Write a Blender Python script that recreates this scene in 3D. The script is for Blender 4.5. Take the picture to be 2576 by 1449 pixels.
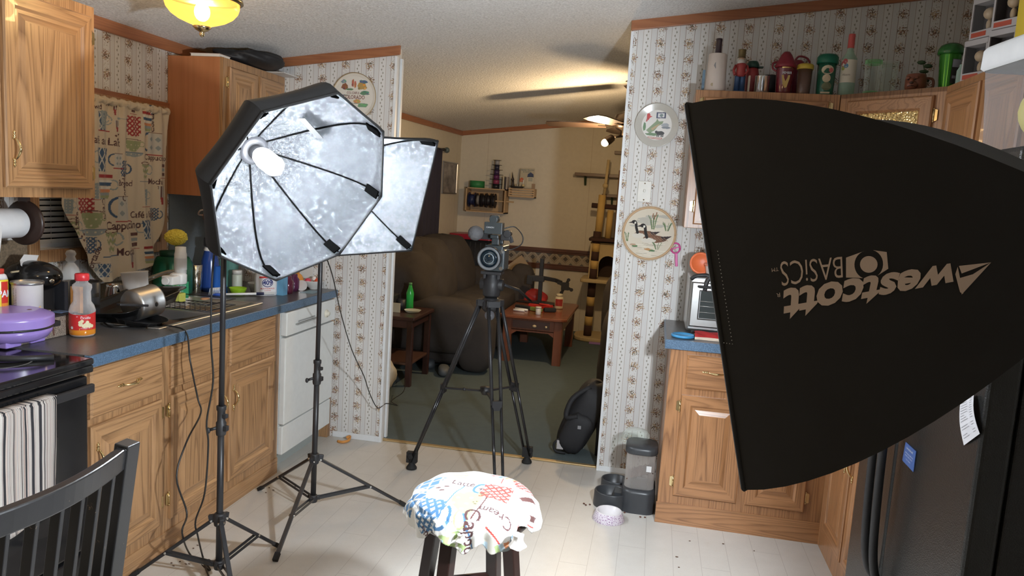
import bpy, math, random
import numpy as np
from mathutils import Vector, Matrix
for _o in list(bpy.data.objects): bpy.data.objects.remove(_o)
S = bpy.context.scene
COL = S.collection
PI = math.pi
sin, cos = math.sin, math.cos
# ------------------------------------------------------------------ camera
YAW, PIT, ROLL, FPX, CAMH = -0.1832, -0.1239, 0.0635, 1880.8, 1.56
FW = Vector((sin(YAW)*cos(PIT), cos(YAW)*cos(PIT), sin(PIT)))
_r0 = Vector((cos(YAW), -sin(YAW), 0)); _u0 = _r0.cross(FW)
RT = _r0*cos(ROLL)+_u0*sin(ROLL); UP = -_r0*sin(ROLL)+_u0*cos(ROLL)
cam = bpy.data.cameras.new('camera'); camo = bpy.data.objects.new('camera', cam); COL.objects.link(camo)
cam.sensor_width = 36; cam.sensor_fit = 'HORIZONTAL'; cam.lens = FPX/2576*36; cam.clip_start = .05
camo.matrix_world = Matrix(((RT.x, UP.x, -FW.x, 0), (RT.y, UP.y, -FW.y, 0), (RT.z, UP.z, -FW.z, CAMH), (0, 0, 0, 1)))
S.camera = camo
def px(x, y, ax, v):            # photo pixel -> point of the plane ax = v
    d = FW*FPX+RT*(x-1288)-UP*(y-724.5); i = 'xyz'.index(ax); c = Vector((0, 0, CAMH))
    return c+d*((v-c[i])/d[i])
# ------------------------------------------------------------------ world, exposure, lights
S.view_settings.view_transform = 'Standard'; S.view_settings.look = 'None'
S.view_settings.gamma = 1; S.view_settings.exposure = 0.35; S.view_settings.use_curve_mapping = False
W = bpy.data.worlds.new('world'); S.world = W; W.use_nodes = True
W.node_tree.nodes['Background'].inputs[0].default_value = (.02, .025, .04, 1)
W.node_tree.nodes['Background'].inputs[1].default_value = .3
def point_light(name, loc, watts, col, r=.04, parent=None):
    l = bpy.data.lights.new(name, 'POINT'); l.energy = watts; l.color = col; l.shadow_soft_size = r
    o = bpy.data.objects.new(name, l); COL.objects.link(o); o.location = loc
    return o
COOL = (.86, .93, 1.0); WARM = (1.0, .72, .38)
OCT_C = Vector((-1.152, 2.336, 1.529)); OCT_N = Vector((.824, -.396, -.405)).normalized()
SQ_C = Vector((-1.19, 3.063, 1.511)); SQ_N = Vector((.783, -.519, -.343)).normalized()
WE_C = Vector((.255, 1.441, 1.441)); WE_N = Vector((-.826, .515, -.230)).normalized()
P_OCT, P_SQ, P_WE, P_KIT, P_UNSEEN, P_FAN = 88, 44, 165, 20, 10, 48
point_light('octabox_light', OCT_C-OCT_N*.20, P_OCT, COOL, .045)
point_light('square_softbox_light', SQ_C-SQ_N*.2, P_SQ, COOL, .045)
point_light('right_softbox_light', WE_C-WE_N*.2, P_WE, COOL, .045)
point_light('kitchen_lamp_light', (-1.78, 2.70, 2.175), P_KIT, WARM, .05)
point_light('unseen_warm_light', (-1.2, .2, 2.10), P_UNSEEN, WARM, .07)  # warm light added out of view beside the camera, no fixture
point_light('fan_lamp_light', (-.480, 6.12, 1.995), P_FAN, (1.0,.70,.38), .04)
# ------------------------------------------------------------------ mesh helper
class MB:
    def __init__(s): s.v=[]; s.f=[]; s.mi=[]; s.sm=[]; s.c=None
    def add(s, v, f, mi=0, sm=False):
        n=len(s.v); s.v += [Vector(p) for p in v]
        for q in f: s.f.append([n+i for i in q]); s.mi.append(mi); s.sm.append(sm)
        return s
    def box(s, a, b, mi=0, R=None):
        (x0,y0,z0),(x1,y1,z1)=a,b
        v=[Vector(p) for p in ((x0,y0,z0),(x1,y0,z0),(x1,y1,z0),(x0,y1,z0),(x0,y0,z1),(x1,y0,z1),(x1,y1,z1),(x0,y1,z1))]
        if R: v=[R@p for p in v]
        return s.add(v,[(0,3,2,1),(4,5,6,7),(0,1,5,4),(1,2,6,5),(2,3,7,6),(3,0,4,7)],mi)
    def bar(s, p0, p1, w, t, mi=0, up=(0,0,1)):      # rectangular bar
        p0,p1=Vector(p0),Vector(p1); d=(p1-p0).normalized(); a=d.cross(Vector(up))
        if a.length<1e-4: a=d.cross(Vector((0,1,0)))
        a.normalize(); b=a.cross(d); v=[]
        for p in (p0,p1):
            for i,j in ((-1,-1),(1,-1),(1,1),(-1,1)): v.append(p+a*i*w/2+b*j*t/2)
        return s.add(v,[(0,1,2,3),(7,6,5,4),(0,4,5,1),(1,5,6,2),(2,6,7,3),(3,7,4,0)],mi)
    def lathe(s, prof, c=(0,0,0), n=24, mi=0, ax=(0,0,1), sm=True, sq=None, caps=True):
        c=Vector(c); q=Vector((0,0,1)).rotation_difference(Vector(ax).normalized()); v=[]; f=[]
        for r,z in prof:
            for k in range(n):
                a=2*PI*k/n; x,y=cos(a),sin(a)
                if sq: e=(abs(x)**sq+abs(y)**sq)**(-1/sq); x*=e; y*=e
                v.append(c+q@Vector((r*x,r*y,z)))
        for i in range(len(prof)-1):
            for k in range(n):
                k2=(k+1)%n; f.append((i*n+k,i*n+k2,(i+1)*n+k2,(i+1)*n+k))
        s.add(v,f,mi,sm)
        if caps:
            m=len(s.v)-len(v)
            if prof[0][0]>1e-4: s.f.append([m+k for k in range(n)][::-1]); s.mi.append(mi); s.sm.append(False)
            if prof[-1][0]>1e-4: s.f.append([m+(len(prof)-1)*n+k for k in range(n)]); s.mi.append(mi); s.sm.append(False)
        return s
    def cyl(s, p0, p1, r, r1=None, n=16, mi=0, sm=True):
        p0,p1=Vector(p0),Vector(p1); d=p1-p0
        return s.lathe([(r,0),(r if r1 is None else r1,d.length)],p0,n,mi,d,sm)
    def ball(s, c, r, n=16, mi=0, R=None):
        if not hasattr(r,'__len__'): r=(r,r,r)
        v=[];f=[];m=n//2; c=Vector(c)
        for i in range(m+1):
            t=PI*i/m
            for k in range(n):
                a=2*PI*k/n; p=Vector((r[0]*sin(t)*cos(a),r[1]*sin(t)*sin(a),-r[2]*cos(t)))
                v.append(c+(R@p if R else p))
        for i in range(m):
            for k in range(n): k2=(k+1)%n; f.append((i*n+k,i*n+k2,(i+1)*n+k2,(i+1)*n+k))
        return s.add(v,f,mi,True)
    def tube(s, pts, r, n=8, mi=0, smooth=0, closed=False):
        P=[Vector(p) for p in pts]
        if smooth: P=crom(P,smooth)
        v=[];f=[];t0=None; N=len(P)
        for i,p in enumerate(P):
            t=(P[min(i+1,N-1)]-P[max(i-1,0)]).normalized()
            if t0 is None: a=t.orthogonal().normalized()
            else: a=(t0.rotation_difference(t)@a); a=(a-t*a.dot(t)).normalized()
            b=t.cross(a); t0=t; rr=r(i/(N-1)) if callable(r) else r
            for k in range(n): q=2*PI*k/n; v.append(p+(a*cos(q)+b*sin(q))*rr)
        for i in range(N-1):
            for k in range(n): k2=(k+1)%n; f.append((i*n+k,i*n+k2,(i+1)*n+k2,(i+1)*n+k))
        s.add(v,f,mi,True); m=len(s.v)-len(v)
        s.f.append([m+k for k in range(n)][::-1]); s.f.append([m+(N-1)*n+k for k in range(n)]); s.mi+=[mi]*2; s.sm+=[False]*2
        return s
    def prism(s, poly, fn, d0, d1, mi=0, sm=False):   # fn(u,v,d)
        n=len(poly); v=[fn(a,b,d0) for a,b in poly]+[fn(a,b,d1) for a,b in poly]
        return s.add(v,[list(range(n))[::-1],list(range(n,2*n))]+[(i,(i+1)%n,n+(i+1)%n,n+i) for i in range(n)],mi,sm)
    def grid(s, fn, nu, nv, mi=0, cu=False, sm=True):
        v=[fn(i/nu,j/nv) for j in range(nv+1) for i in range(nu if cu else nu+1)]; w=nu if cu else nu+1; f=[]
        for j in range(nv):
            for i in range(nu): i2=(i+1)%w if cu else i+1; f.append((j*w+i,j*w+i2,(j+1)*w+i2,(j+1)*w+i))
        return s.add(v,f,mi,sm)
    def rects(s, levels, fn, mis=(0,1), fill=True):   # nested rectangles: (inset,depth); w,h in levels[0]
        w,h,L=levels
        R=[[(i,i),(w-i,i),(w-i,h-i),(i,h-i)] for i,d in L]
        v=[fn(a,b,L[k][1]) for k in range(len(L)) for a,b in R[k]]; n=len(s.v); s.v+=v
        for k in range(len(L)-1):
            for e in range(4):
                e2=(e+1)%4; s.f.append([n+4*k+e,n+4*k+e2,n+4*k+4+e2,n+4*k+4+e]); s.mi.append(mis[1] if e in(0,2) else mis[0]); s.sm.append(False)
        if fill: k=len(L)-1; s.f.append([n+4*k+e for e in range(4)]); s.mi.append(mis[0]); s.sm.append(False)
        s.f.append([n+e for e in (3,2,1,0)]); s.mi.append(mis[0]); s.sm.append(False)
        return s
    def text(s, t, size, fn, mi=0, al='CENTER', bold=0.0, sx=1.0):
        for tri in text_tris(t,size,al,bold): s.add([fn(a*sx,b) for a,b in tri],[(0,1,2)],mi)
        return s
    def flat(s, pts, fn, mi=0): return s.add([fn(a,b) for a,b in pts],[list(range(len(pts)))],mi)
_tc={}
def text_tris(t,size,al='CENTER',bold=0.0):
    k=(t,al,bold)
    if k not in _tc:
        cu=bpy.data.curves.new('t','FONT'); cu.body=t; cu.align_x=al; cu.align_y='CENTER'; cu.size=1; cu.offset=bold; cu.resolution_u=3
        o=bpy.data.objects.new('t',cu); me=o.to_mesh(); me.calc_loop_triangles()
        _tc[k]=[[(me.vertices[i].co.x,me.vertices[i].co.y) for i in q.vertices] for q in me.loop_triangles]
        o.to_mesh_clear(); bpy.data.objects.remove(o); bpy.data.curves.remove(cu)
    return [[(a*size,b*size) for a,b in q] for q in _tc[k]]
def crom(P,n):
    out=[]
    for i in range(len(P)-1):
        p0,p1,p2,p3=P[max(i-1,0)],P[i],P[i+1],P[min(i+2,len(P)-1)]
        for k in range(n):
            t=k/n; out.append(.5*((2*p1)+(p2-p0)*t+(2*p0-5*p1+4*p2-p3)*t*t+(3*p1-p0-3*p2+p3)*t**3))
    out.append(P[-1]); return out
def circ(r,n=24,c=(0,0),ry=None,a0=0,a1=2*PI):
    ry=r if ry is None else ry
    return [(c[0]+r*cos(a0+(a1-a0)*k/n),c[1]+ry*sin(a0+(a1-a0)*k/n)) for k in range(n)]
def frame(o,u,v,w):
    o,u,v,w=map(Vector,(o,u,v,w))
    return lambda a,b,c=0: o+u*a+v*b+w*c
def rotm(ax,ang): return Matrix.Rotation(ang,3,ax)
# ------------------------------------------------------------------ objects
ORG={}
def thing(name,label,cat,loc=(0,0,0),rz=0,group=None,world=True):
    """Empty at the thing's base; world=True: parts are written in world coordinates"""
    o=bpy.data.objects.new(name,None); COL.objects.link(o); o.location=loc; o.rotation_euler=(0,0,rz); o.empty_display_size=.05
    o['label']=label; o['category']=cat
    if group: o['group']=group
    ORG[o.name]=Vector(loc) if world else Vector((0,0,0))
    return o
def obj(name,mb,mats,parent=None,bev=0,label=None,cat=None,group=None,kind=None,loc=None,mods=None,seg=2):
    me=bpy.data.meshes.new(name); o=bpy.data.objects.new(name,me); COL.objects.link(o)
    org=Vector((0,0,0))
    if parent is not None: o.parent=parent; org=ORG[parent.name]
    elif loc is not None: org=Vector(loc); o.location=loc
    elif mb.v:   # base centre
        xs=[p.x for p in mb.v]; ys=[p.y for p in mb.v]; org=Vector(((min(xs)+max(xs))/2,(min(ys)+max(ys))/2,min(p.z for p in mb.v))); o.location=org
    ORG[o.name]=org
    me.from_pydata([p-org for p in mb.v],[],mb.f); 
    if not isinstance(mats,(list,tuple)): mats=[mats]
    for m in mats: me.materials.append(m)
    me.polygons.foreach_set('material_index',mb.mi); me.polygons.foreach_set('use_smooth',mb.sm)
    if mb.c is not None:
        ca=me.color_attributes.new('Col','FLOAT_COLOR','POINT'); ca.data.foreach_set('color',mb.c.astype(np.float32).ravel())
    me.update(); me.validate()
    if bev:
        b=o.modifiers.new('Bevel','BEVEL'); b.width=bev; b.segments=seg; b.limit_method='ANGLE'; b.angle_limit=.7
    for t,kw in (mods or []):
        md=o.modifiers.new(t.title(),t)
        for a,b in kw.items(): setattr(md,a,b)
    if label: o['label']=label
    if cat: o['category']=cat
    if group: o['group']=group
    if kind: o['kind']=kind
    return o
def struct(name,mb,mats,**k): return obj(name,mb,mats,kind='structure',**k)
def copy_tree(o,loc,rz=None,label=None,parent=None):
    c=o.copy(); COL.objects.link(c)
    if parent is None:
        c.location=loc
        if rz is not None: c.rotation_euler=(0,0,rz)
        if label: c['label']=label
    else: c.parent=parent
    for ch in list(o.children): copy_tree(ch,None,parent=c)
    return c
# ------------------------------------------------------------------ materials
class NT:
    def __init__(s,name):
        s.m=bpy.data.materials.new(name); s.m.use_nodes=True; s.t=s.m.node_tree; s.b=s.t.nodes['Principled BSDF']
        s.oc=s.n('ShaderNodeTexCoord').outputs['Object']
    def n(s,t,**k):
        x=s.t.nodes.new(t)
        for a,b in k.items(): setattr(x,a,b)
        return x
    def con(s,v,i):
        if isinstance(v,(int,float)): i.default_value=v
        elif isinstance(v,(tuple,list)): i.default_value=tuple(v)+((1,) if len(v)==3 and len(i.default_value)==4 else ())
        else: s.t.links.new(v,i)
    def ma(s,op,a,b=None,c=None):
        x=s.n('ShaderNodeMath',operation=op); s.con(a,x.inputs[0])
        if b is not None: s.con(b,x.inputs[1])
        if c is not None: s.con(c,x.inputs[2])
        return x.outputs[0]
    def sep(s,v=None): x=s.n('ShaderNodeSeparateXYZ'); s.con(v or s.oc,x.inputs[0]); return x.outputs
    def vec(s,a,b,c): x=s.n('ShaderNodeCombineXYZ'); s.con(a,x.inputs[0]); s.con(b,x.inputs[1]); s.con(c,x.inputs[2]); return x.outputs[0]
    def scale(s,v,k): x=s.n('ShaderNodeVectorMath',operation='MULTIPLY'); s.con(v,x.inputs[0]); x.inputs[1].default_value=k; return x.outputs[0]
    def noise(s,v,sc=5,de=2,ro=.5,di=0):
        x=s.n('ShaderNodeTexNoise'); s.con(v,x.inputs['Vector']); x.inputs['Scale'].default_value=sc; x.inputs['Detail'].default_value=de; x.inputs['Roughness'].default_value=ro; x.inputs['Distortion'].default_value=di; return x.outputs[0]
    def vor(s,v,sc=5,feat='F1',out='Distance'):
        x=s.n('ShaderNodeTexVoronoi',feature=feat); s.con(v,x.inputs['Vector']); x.inputs['Scale'].default_value=sc; return x.outputs[out]
    def mix(s,f,a,b):
        x=s.n('ShaderNodeMix',data_type='RGBA'); s.con(f,x.inputs[0]); s.con(a,x.inputs[6]); s.con(b,x.inputs[7]); return x.outputs[2]
    def ramp(s,v,st):
        x=s.n('ShaderNodeValToRGB'); s.con(v,x.inputs[0]); e=x.color_ramp.elements
        while len(e)<len(st): e.new(.5)
        for i,(p,c) in enumerate(st): e[i].position=p; e[i].color=(c,c,c,1) if isinstance(c,(int,float)) else tuple(c)+(1,)
        return x.outputs[0]
    def bump(s,h,st=.2,d=.002):
        x=s.n('ShaderNodeBump'); s.con(h,x.inputs['Height']); x.inputs['Strength'].default_value=st; x.inputs['Distance'].default_value=d; s.t.links.new(x.outputs[0],s.b.inputs['Normal'])
    def out(s,col=None,rough=.5,metal=0,spec=None,**k):
        if col is not None: s.con(col,s.b.inputs['Base Color'])
        s.con(rough,s.b.inputs['Roughness']); s.b.inputs['Metallic'].default_value=metal
        if spec is not None: s.b.inputs['Specular IOR Level'].default_value=spec
        for a,b in k.items(): s.con(b,s.b.inputs[a.replace('_',' ')])
        return s.m
_mc={}
def P(name,col,rough=.5,metal=0,noise=0.06,nsc=30,bump=0,bsc=200,**k):
    """plain surface with a slight procedural variation"""
    if name in _mc: return _mc[name]
    s=NT(name); q=s.noise(s.oc,nsc,3); c0=tuple(max(0,x*(1-noise)) for x in col); c1=tuple(min(1,x*(1+noise)) for x in col)
    c=s.mix(q,c0,c1)
    if bump: s.bump(s.noise(s.oc,bsc,3),bump,.002)
    _mc[name]=s.out(c,rough,metal,**k); return _mc[name]
def EM(name,col,st):
    s=NT(name); return s.out((0,0,0),.5,0,Emission_Color=col,Emission_Strength=st)
def GL(name,col=(1,1,1),rough=.02,ior=1.45,alpha=.25,metal=0,fw=.6):
    """thin clear plastic / glass: partly transparent sheet"""
    if 'GL'+name in _mc: return _mc['GL'+name]
    s=NT(name); m=s.out(col,rough,metal,IOR=ior); tr=s.n('ShaderNodeBsdfTransparent'); tr.inputs[0].default_value=tuple(col)+(1,)
    mx=s.n('ShaderNodeMixShader'); fr=s.n('ShaderNodeLayerWeight'); fr.inputs[0].default_value=.35
    q=s.ma('ADD',s.ma('MULTIPLY',fr.outputs['Facing'],fw),alpha); s.con(q,mx.inputs[0])
    s.t.links.new(tr.outputs[0],mx.inputs[1]); s.t.links.new(s.b.outputs[0],mx.inputs[2])
    s.t.links.new(mx.outputs[0],s.t.nodes['Material Output'].inputs[0]); _mc['GL'+name]=m; return m
def oak(name,axis,base=(.40,.225,.105),dark=(.115,.052,.02),k=1.0,gl=.32):
    s=NT(name); A={'x':(1.1,22,22),'y':(22,1.1,22),'z':(22,22,1.1)}[axis]
    B={'x':(6,330,330),'y':(330,6,330),'z':(330,330,6)}[axis]; v=s.oc
    c=s.noise(s.scale(v,tuple(a*.32 for a in A)),1,2,.45,.15)
    fr=s.ma('FRACT',s.ma('MULTIPLY',c,24*k)); band=s.ramp(fr,[(0,1),(.16,.55),(.45,.05),(.8,0),(1,.8)])
    f=s.noise(s.scale(v,B),1,2,.6); big=s.noise(v,3,2)
    g=s.ma('MULTIPLY',band,s.ramp(f,[(.3,.45),(.6,1)])); col=s.mix(s.ma('MULTIPLY',g,.95),base,dark)
    col=s.mix(s.ramp(f,[(.52,0),(.75,.6)]),col,dark); col=s.mix(s.ma('MULTIPLY',big,.35),col,tuple(x*1.25 for x in base))
    s.bump(f,.12,.001); return s.out(col,gl,Coat_Weight=.15)
OAKZ=oak('oak_vertical','z'); OAKX=oak('oak_along_x','x'); OAKY=oak('oak_along_y','y')
_rb=dict(base=(.36,.175,.075),dark=(.11,.045,.018))
ROZ=oak('oak_red_vertical','z',**_rb); ROX=oak('oak_red_along_x','x',**_rb); ROY=oak('oak_red_along_y','y',**_rb)
TRIM=oak('oak_trim','y',base=(.33,.13,.055),dark=(.2,.07,.03)); TRIMX=oak('oak_trim_x','x',base=(.33,.13,.055),dark=(.2,.07,.03))
VENEER=oak('veneer_side','z',base=(.42,.165,.065),dark=(.34,.125,.045),k=.4,gl=.4)
BRASS=P('brass',(.74,.58,.31),.18,1); STEEL=P('steel',(.62,.62,.60),.25,1,bump=.03); CHROME=P('chrome',(.85,.85,.85),.08,1)
BLACK=P('black_metal',(.018,.018,.02),.38,0); BLACKP=P('black_plastic',(.02,.02,.022),.5); DARKR=P('black_rubber',(.012,.012,.012),.8)
WHITEP=P('white_plastic',(.78,.78,.76),.35); WHITE=P('white_enamel',(.72,.74,.72),.25)
def wallpaper(name,axis):
    s=NT(name); x,y,z=s.sep(); h=x if axis=='x' else y
    u=s.ma('FRACT',s.ma('DIVIDE',s.ma('ADD',h,10),.15)); zz=z
    def line(c,w): return s.ma('LESS_THAN',s.ma('ABSOLUTE',s.ma('SUBTRACT',u,c)),w)
    base=(.665,.655,.63); col=base
    soft=s.ma('LESS_THAN',s.ma('ABSOLUTE',s.ma('SUBTRACT',s.ma('FRACT',s.ma('MULTIPLY',u,24)),.5)),.22)
    side=s.ma('GREATER_THAN',s.ma('ABSOLUTE',s.ma('SUBTRACT',u,.5)),.13); far=s.ma('LESS_THAN',s.ma('ABSOLUTE',s.ma('SUBTRACT',u,.5)),.34)
    col=s.mix(s.ma('MULTIPLY',s.ma('MULTIPLY',soft,s.ma('MULTIPLY',side,far)),.55),col,(.46,.46,.46))
    for c,w,q in ((.155,.011,(.30,.24,.20)),(.845,.011,(.30,.24,.20)),(.36,.008,(.36,.30,.24)),(.64,.008,(.36,.30,.24))): col=s.mix(s.ma('MULTIPLY',line(c,w),.9),col,q)
    # floral column, centred on u=0
    uc=s.ma('MULTIPLY',s.ma('SUBTRACT',s.ma('FRACT',s.ma('ADD',u,.5)),.5),.15)
    zc=s.ma('SUBTRACT',s.ma('FRACT',s.ma('DIVIDE',zz,.085)),.5); zc=s.ma('MULTIPLY',zc,.085)
    wob=s.ma('MULTIPLY',s.ma('SINE',s.ma('MULTIPLY',zz,2*PI/.17)),.004)
    du=s.ma('ADD',uc,wob); r=s.ma('SQRT',s.ma('ADD',s.ma('MULTIPLY',du,du),s.ma('MULTIPLY',zc,zc)))
    pv=s.vec(h,0,zz); n1=s.noise(pv,130,2,.6); leaf=s.ma('GREATER_THAN',n1,s.ma('ADD',.40,s.ma('MULTIPLY',r,6.0)))
    col1=s.vor(pv,95,out='Color'); cs=s.sep(col1)
    fc=s.mix(cs[0],(.10,.085,.05),(.30,.15,.10)); fc=s.mix(s.ma('GREATER_THAN',cs[1],.62),fc,(.46,.33,.20))
    col=s.mix(s.ma('MULTIPLY',leaf,s.ma('LESS_THAN',r,.030)),col,fc)
    # sparse leaves along the column
    v2=s.vor(s.scale(pv,(1,1,.6)),150); l2=s.ma('MULTIPLY',s.ma('LESS_THAN',v2,.28),s.ma('LESS_THAN',s.ma('ABSOLUTE',uc),.017))
    col=s.mix(s.ma('MULTIPLY',l2,.75),col,(.20,.17,.11))
    # vine column at u=.5
    um=s.ma('MULTIPLY',s.ma('SUBTRACT',u,.5),.15); k=s.ma('SINE',s.ma('MULTIPLY',zz,2*PI/.038)); ww=s.ma('MULTIPLY',k,.0045)
    lz=s.ma('ABSOLUTE',s.ma('SUBTRACT',s.ma('FRACT',s.ma('DIVIDE',zz,.019)),.5)); d=s.ma('ABSOLUTE',s.ma('SUBTRACT',um,ww))
    l3=s.ma('LESS_THAN',s.ma('ADD',s.ma('MULTIPLY',d,1.0),s.ma('MULTIPLY',lz,.011)),.0044); col=s.mix(s.ma('MULTIPLY',l3,.85),col,(.22,.20,.145))
    return s.out(col,.62)
WPX=wallpaper('wallpaper_x','x'); WPY=wallpaper('wallpaper_y','y')
# ------------------------------------------------------------------ room shell
def mk_ceiling():
    s=NT('popcorn_ceiling'); n=s.noise(s.oc,95,3,.7); v=s.vor(s.oc,70)
    s.bump(s.ma('ADD',n,s.ma('MULTIPLY',v,.6)),.75,.006)
    return s.out(s.mix(s.ramp(n,[(.35,0),(.6,1)]),(.62,.61,.59),(.84,.83,.81)),.9)
def mk_floor():
    s=NT('vinyl_floor'); x,y,z=s.sep()
    fx=s.ma('ABSOLUTE',s.ma('SUBTRACT',s.ma('FRACT',s.ma('DIVIDE',x,.122)),.5)); ln=s.ma('GREATER_THAN',fx,.490)
    row=s.ma('FLOOR',s.ma('DIVIDE',x,.122)); fy=s.ma('ABSOLUTE',s.ma('SUBTRACT',s.ma('FRACT',s.ma('ADD',s.ma('DIVIDE',y,.92),s.ma('MULTIPLY',row,.37))),.5)); l2=s.ma('GREATER_THAN',fy,.4985)
    c=s.mix(s.noise(s.oc,9,4,.6),(.50,.475,.43),(.60,.575,.53)); sp=s.ramp(s.noise(s.oc,420,1),[(.62,0),(.72,1)])
    c=s.mix(s.ma('MULTIPLY',sp,.35),c,(.30,.27,.22)); c=s.mix(s.ma('MULTIPLY',s.ma('MAXIMUM',ln,l2),.55),c,(.30,.27,.24))
    dirt=s.ramp(s.noise(s.oc,2.2,5,.7),[(.62,0),(.8,.5)]); c=s.mix(dirt,c,(.40,.32,.22))
    return s.out(c,.36)
def mk_carpet():
    s=NT('carpet'); n=s.noise(s.oc,600,2); s.bump(n,.6,.004)
    return s.out(s.mix(s.noise(s.oc,14,4,.7),(.070,.098,.104),(.100,.132,.136)),.95)
def mk_panel(name,axis):
    s=NT(name); x,y,z=s.sep(); h=x if axis=='x' else y
    f=s.ma('ABSOLUTE',s.ma('SUBTRACT',s.ma('FRACT',s.ma('DIVIDE',s.ma('ADD',h,.36),1.22)),.5)); ln=s.ma('GREATER_THAN',f,.4965)
    c=s.mix(s.noise(s.oc,25,3),(.58,.52,.41),(.66,.595,.47)); return s.out(s.mix(s.ma('MULTIPLY',ln,.35),c,(.4,.3,.2)),.6)
CEIL,FLOOR,CARPET=mk_ceiling(),mk_floor(),mk_carpet(); PANX,PANY=mk_panel('panel_x','x'),mk_panel('panel_y','y')
XL,XR,YM,YF,YB=-2.56,1.50,4.235,8.72,-2.2     # left wall, right wall, middle wall, far wall, back wall
def cz(x): return 2.559+.125*x
YT=4.335
struct('floor',MB().box((XL-.1,YB-.1,-.06),(XR+.1,4.28,0)),FLOOR)
struct('floor.001',MB().box((XL-.1,4.28,-.06),(XR+.1,YF+.1,.006)),CARPET)
c=MB(); xa,xb,ya,yb=XL-.1,XR+.1,YB-.1,YF+.1
c.add([(xa,ya,cz(xa)),(xb,ya,cz(xb)),(xb,yb,cz(xb)),(xa,yb,cz(xa)),(xa,ya,cz(xa)+.08),(xb,ya,cz(xb)+.08),(xb,yb,cz(xb)+.08),(xa,yb,cz(xa)+.08)],[(0,1,2,3),(4,7,6,5),(0,4,5,1),(1,5,6,2),(2,6,7,3),(3,7,4,0)])
struct('ceiling',c,CEIL)
def wallx(name,x0,x1,y0,y1,mats,mi=(0,0),z0=0):   # wall running along x with sloping top; mi = (-y face, others)
    m=MB(); t0,t1=cz(x0)+.03,cz(x1)+.03
    v=[(x0,y0,z0),(x1,y0,z0),(x1,y1,z0),(x0,y1,z0),(x0,y0,t0),(x1,y0,t1),(x1,y1,t1),(x0,y1,t0)]
    m.add(v,[(0,1,5,4)],mi[0]); m.add(v,[(0,3,2,1),(4,5,6,7),(1,2,6,5),(2,3,7,6),(3,0,4,7)],mi[1]); return struct(name,m,mats)
# left wall with window hole (y 2.73..3.52, z 1.20..1.88)
WY0,WY1,WZ0,WZ1=2.73,3.52,1.20,1.88
m=MB(); tz=cz(XL)+.03
for a,b in (((XL-.1,YB-.1,0),(XL,WY0,tz)),((XL-.1,WY1,0),(XL,YM+.05,tz)),((XL-.1,WY0,0),(XL,WY1,WZ0)),((XL-.1,WY0,WZ1),(XL,WY1,tz))): m.box(a,b)
struct('wall_left',m,WPY)
# the living room's outside wall stands a little further in
m=MB(); p0,p1=Vector((-2.56,YM+.05,0)),Vector((-2.335,8.72,0)); d=(p1-p0).normalized(); n=Vector((-d.y,d.x,0))*.1
q0,q1=p0+n,p1+n; z0,z1=cz(p0.x)+.03,cz(p1.x)+.03
m.add([p0,p1,q1,q0,p0+Vector((0,0,z0)),p1+Vector((0,0,z1)),q1+Vector((0,0,z1)),q0+Vector((0,0,z0))],[(0,1,5,4),(1,2,6,5),(2,3,7,6),(3,0,4,7),(4,5,6,7),(3,2,1,0)])
struct('wall_left.001',m,PANY)
wallx('wall_far',-2.45,XR+.1,YF,YF+.1,PANX)
wallx('wall_behind',XL-.1,XR+.1,YB-.1,YB,WPX)
m=MB().box((XR,YB-.1,0),(XR+.1,YF+.1,cz(XR)+.04)); struct('wall_right',m,WPY)
XD0,XD1=-1.552,-.207          # doorway
wallx('wall_middle_left',XL,XD0,YM,YT,[WPX,P('wall_white',(.62,.60,.56),.6)],(0,1))
wallx('wall_middle_right',XD1,XR,YM,YT,[WPX,P('wall_white',(0,0,0))],(0,1))
# corner beads, crown strips, thresholds
CB=P('corner_bead',(.72,.74,.75),.4)
struct('trim_1',MB().box((XD0-.004,YM-.006,0),(XD0+.012,YM+.02,cz(XD0)-.055)).box((XD0-.004,YT-.02,0),(XD0+.012,YT+.006,cz(XD0)-.055)),CB)
struct('trim_2',MB().box((XD1-.010,YM-.006,0),(XD1+.004,YM+.02,cz(XD1)-.055)),CB)
def crown(n,x0,x1,y,s=-1,h=.052):
    m=MB(); y2=y+s*.018; v=[(x0,y,cz(x0)-h),(x1,y,cz(x1)-h),(x1,y2,cz(x1)-h),(x0,y2,cz(x0)-h),(x0,y,cz(x0)+.004),(x1,y,cz(x1)+.004),(x1,y2,cz(x1)+.004),(x0,y2,cz(x0)+.004)]
    m.add(v,[(0,3,2,1),(4,5,6,7),(0,1,5,4),(1,2,6,5),(2,3,7,6),(3,0,4,7)]); struct(n,m,TRIMX,bev=.004)
crown('trim_3',XL,XD0+.03,YM); crown('trim_4',XD1-.012,XR,YM); crown('trim_5',-2.33,XR,YF)
struct('trim_6',MB().box((XL,YB,cz(XL)-.055),(XL+.018,YM,cz(XL)+.003)),TRIM,bev=.004)
struct('trim_7',MB().bar((-2.545,YT,cz(-2.545)-.028),(-2.325,YF,cz(-2.325)-.028),.018,.056),TRIM,bev=.004)
struct('trim_8',MB().box((XR-.018,YB,cz(XR)-.055),(XR,YM,cz(XR)+.003)),TRIM)
struct('trim_9',MB().box((XD0,4.262,0),(XD1,4.292,.010)),P('brass_strip',(.55,.40,.2),.35,.6),bev=.003)
# baseboard strip painted white at the foot of the paper
struct('baseboard_middle_left',MB().box((-1.86,YM-.008,0),(XD0,YM,.035)),CB,bev=.002)
struct('baseboard_middle_right',MB().box((XD1,YM-.008,0),(.13,YM,.03)),CB,bev=.002)
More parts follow.
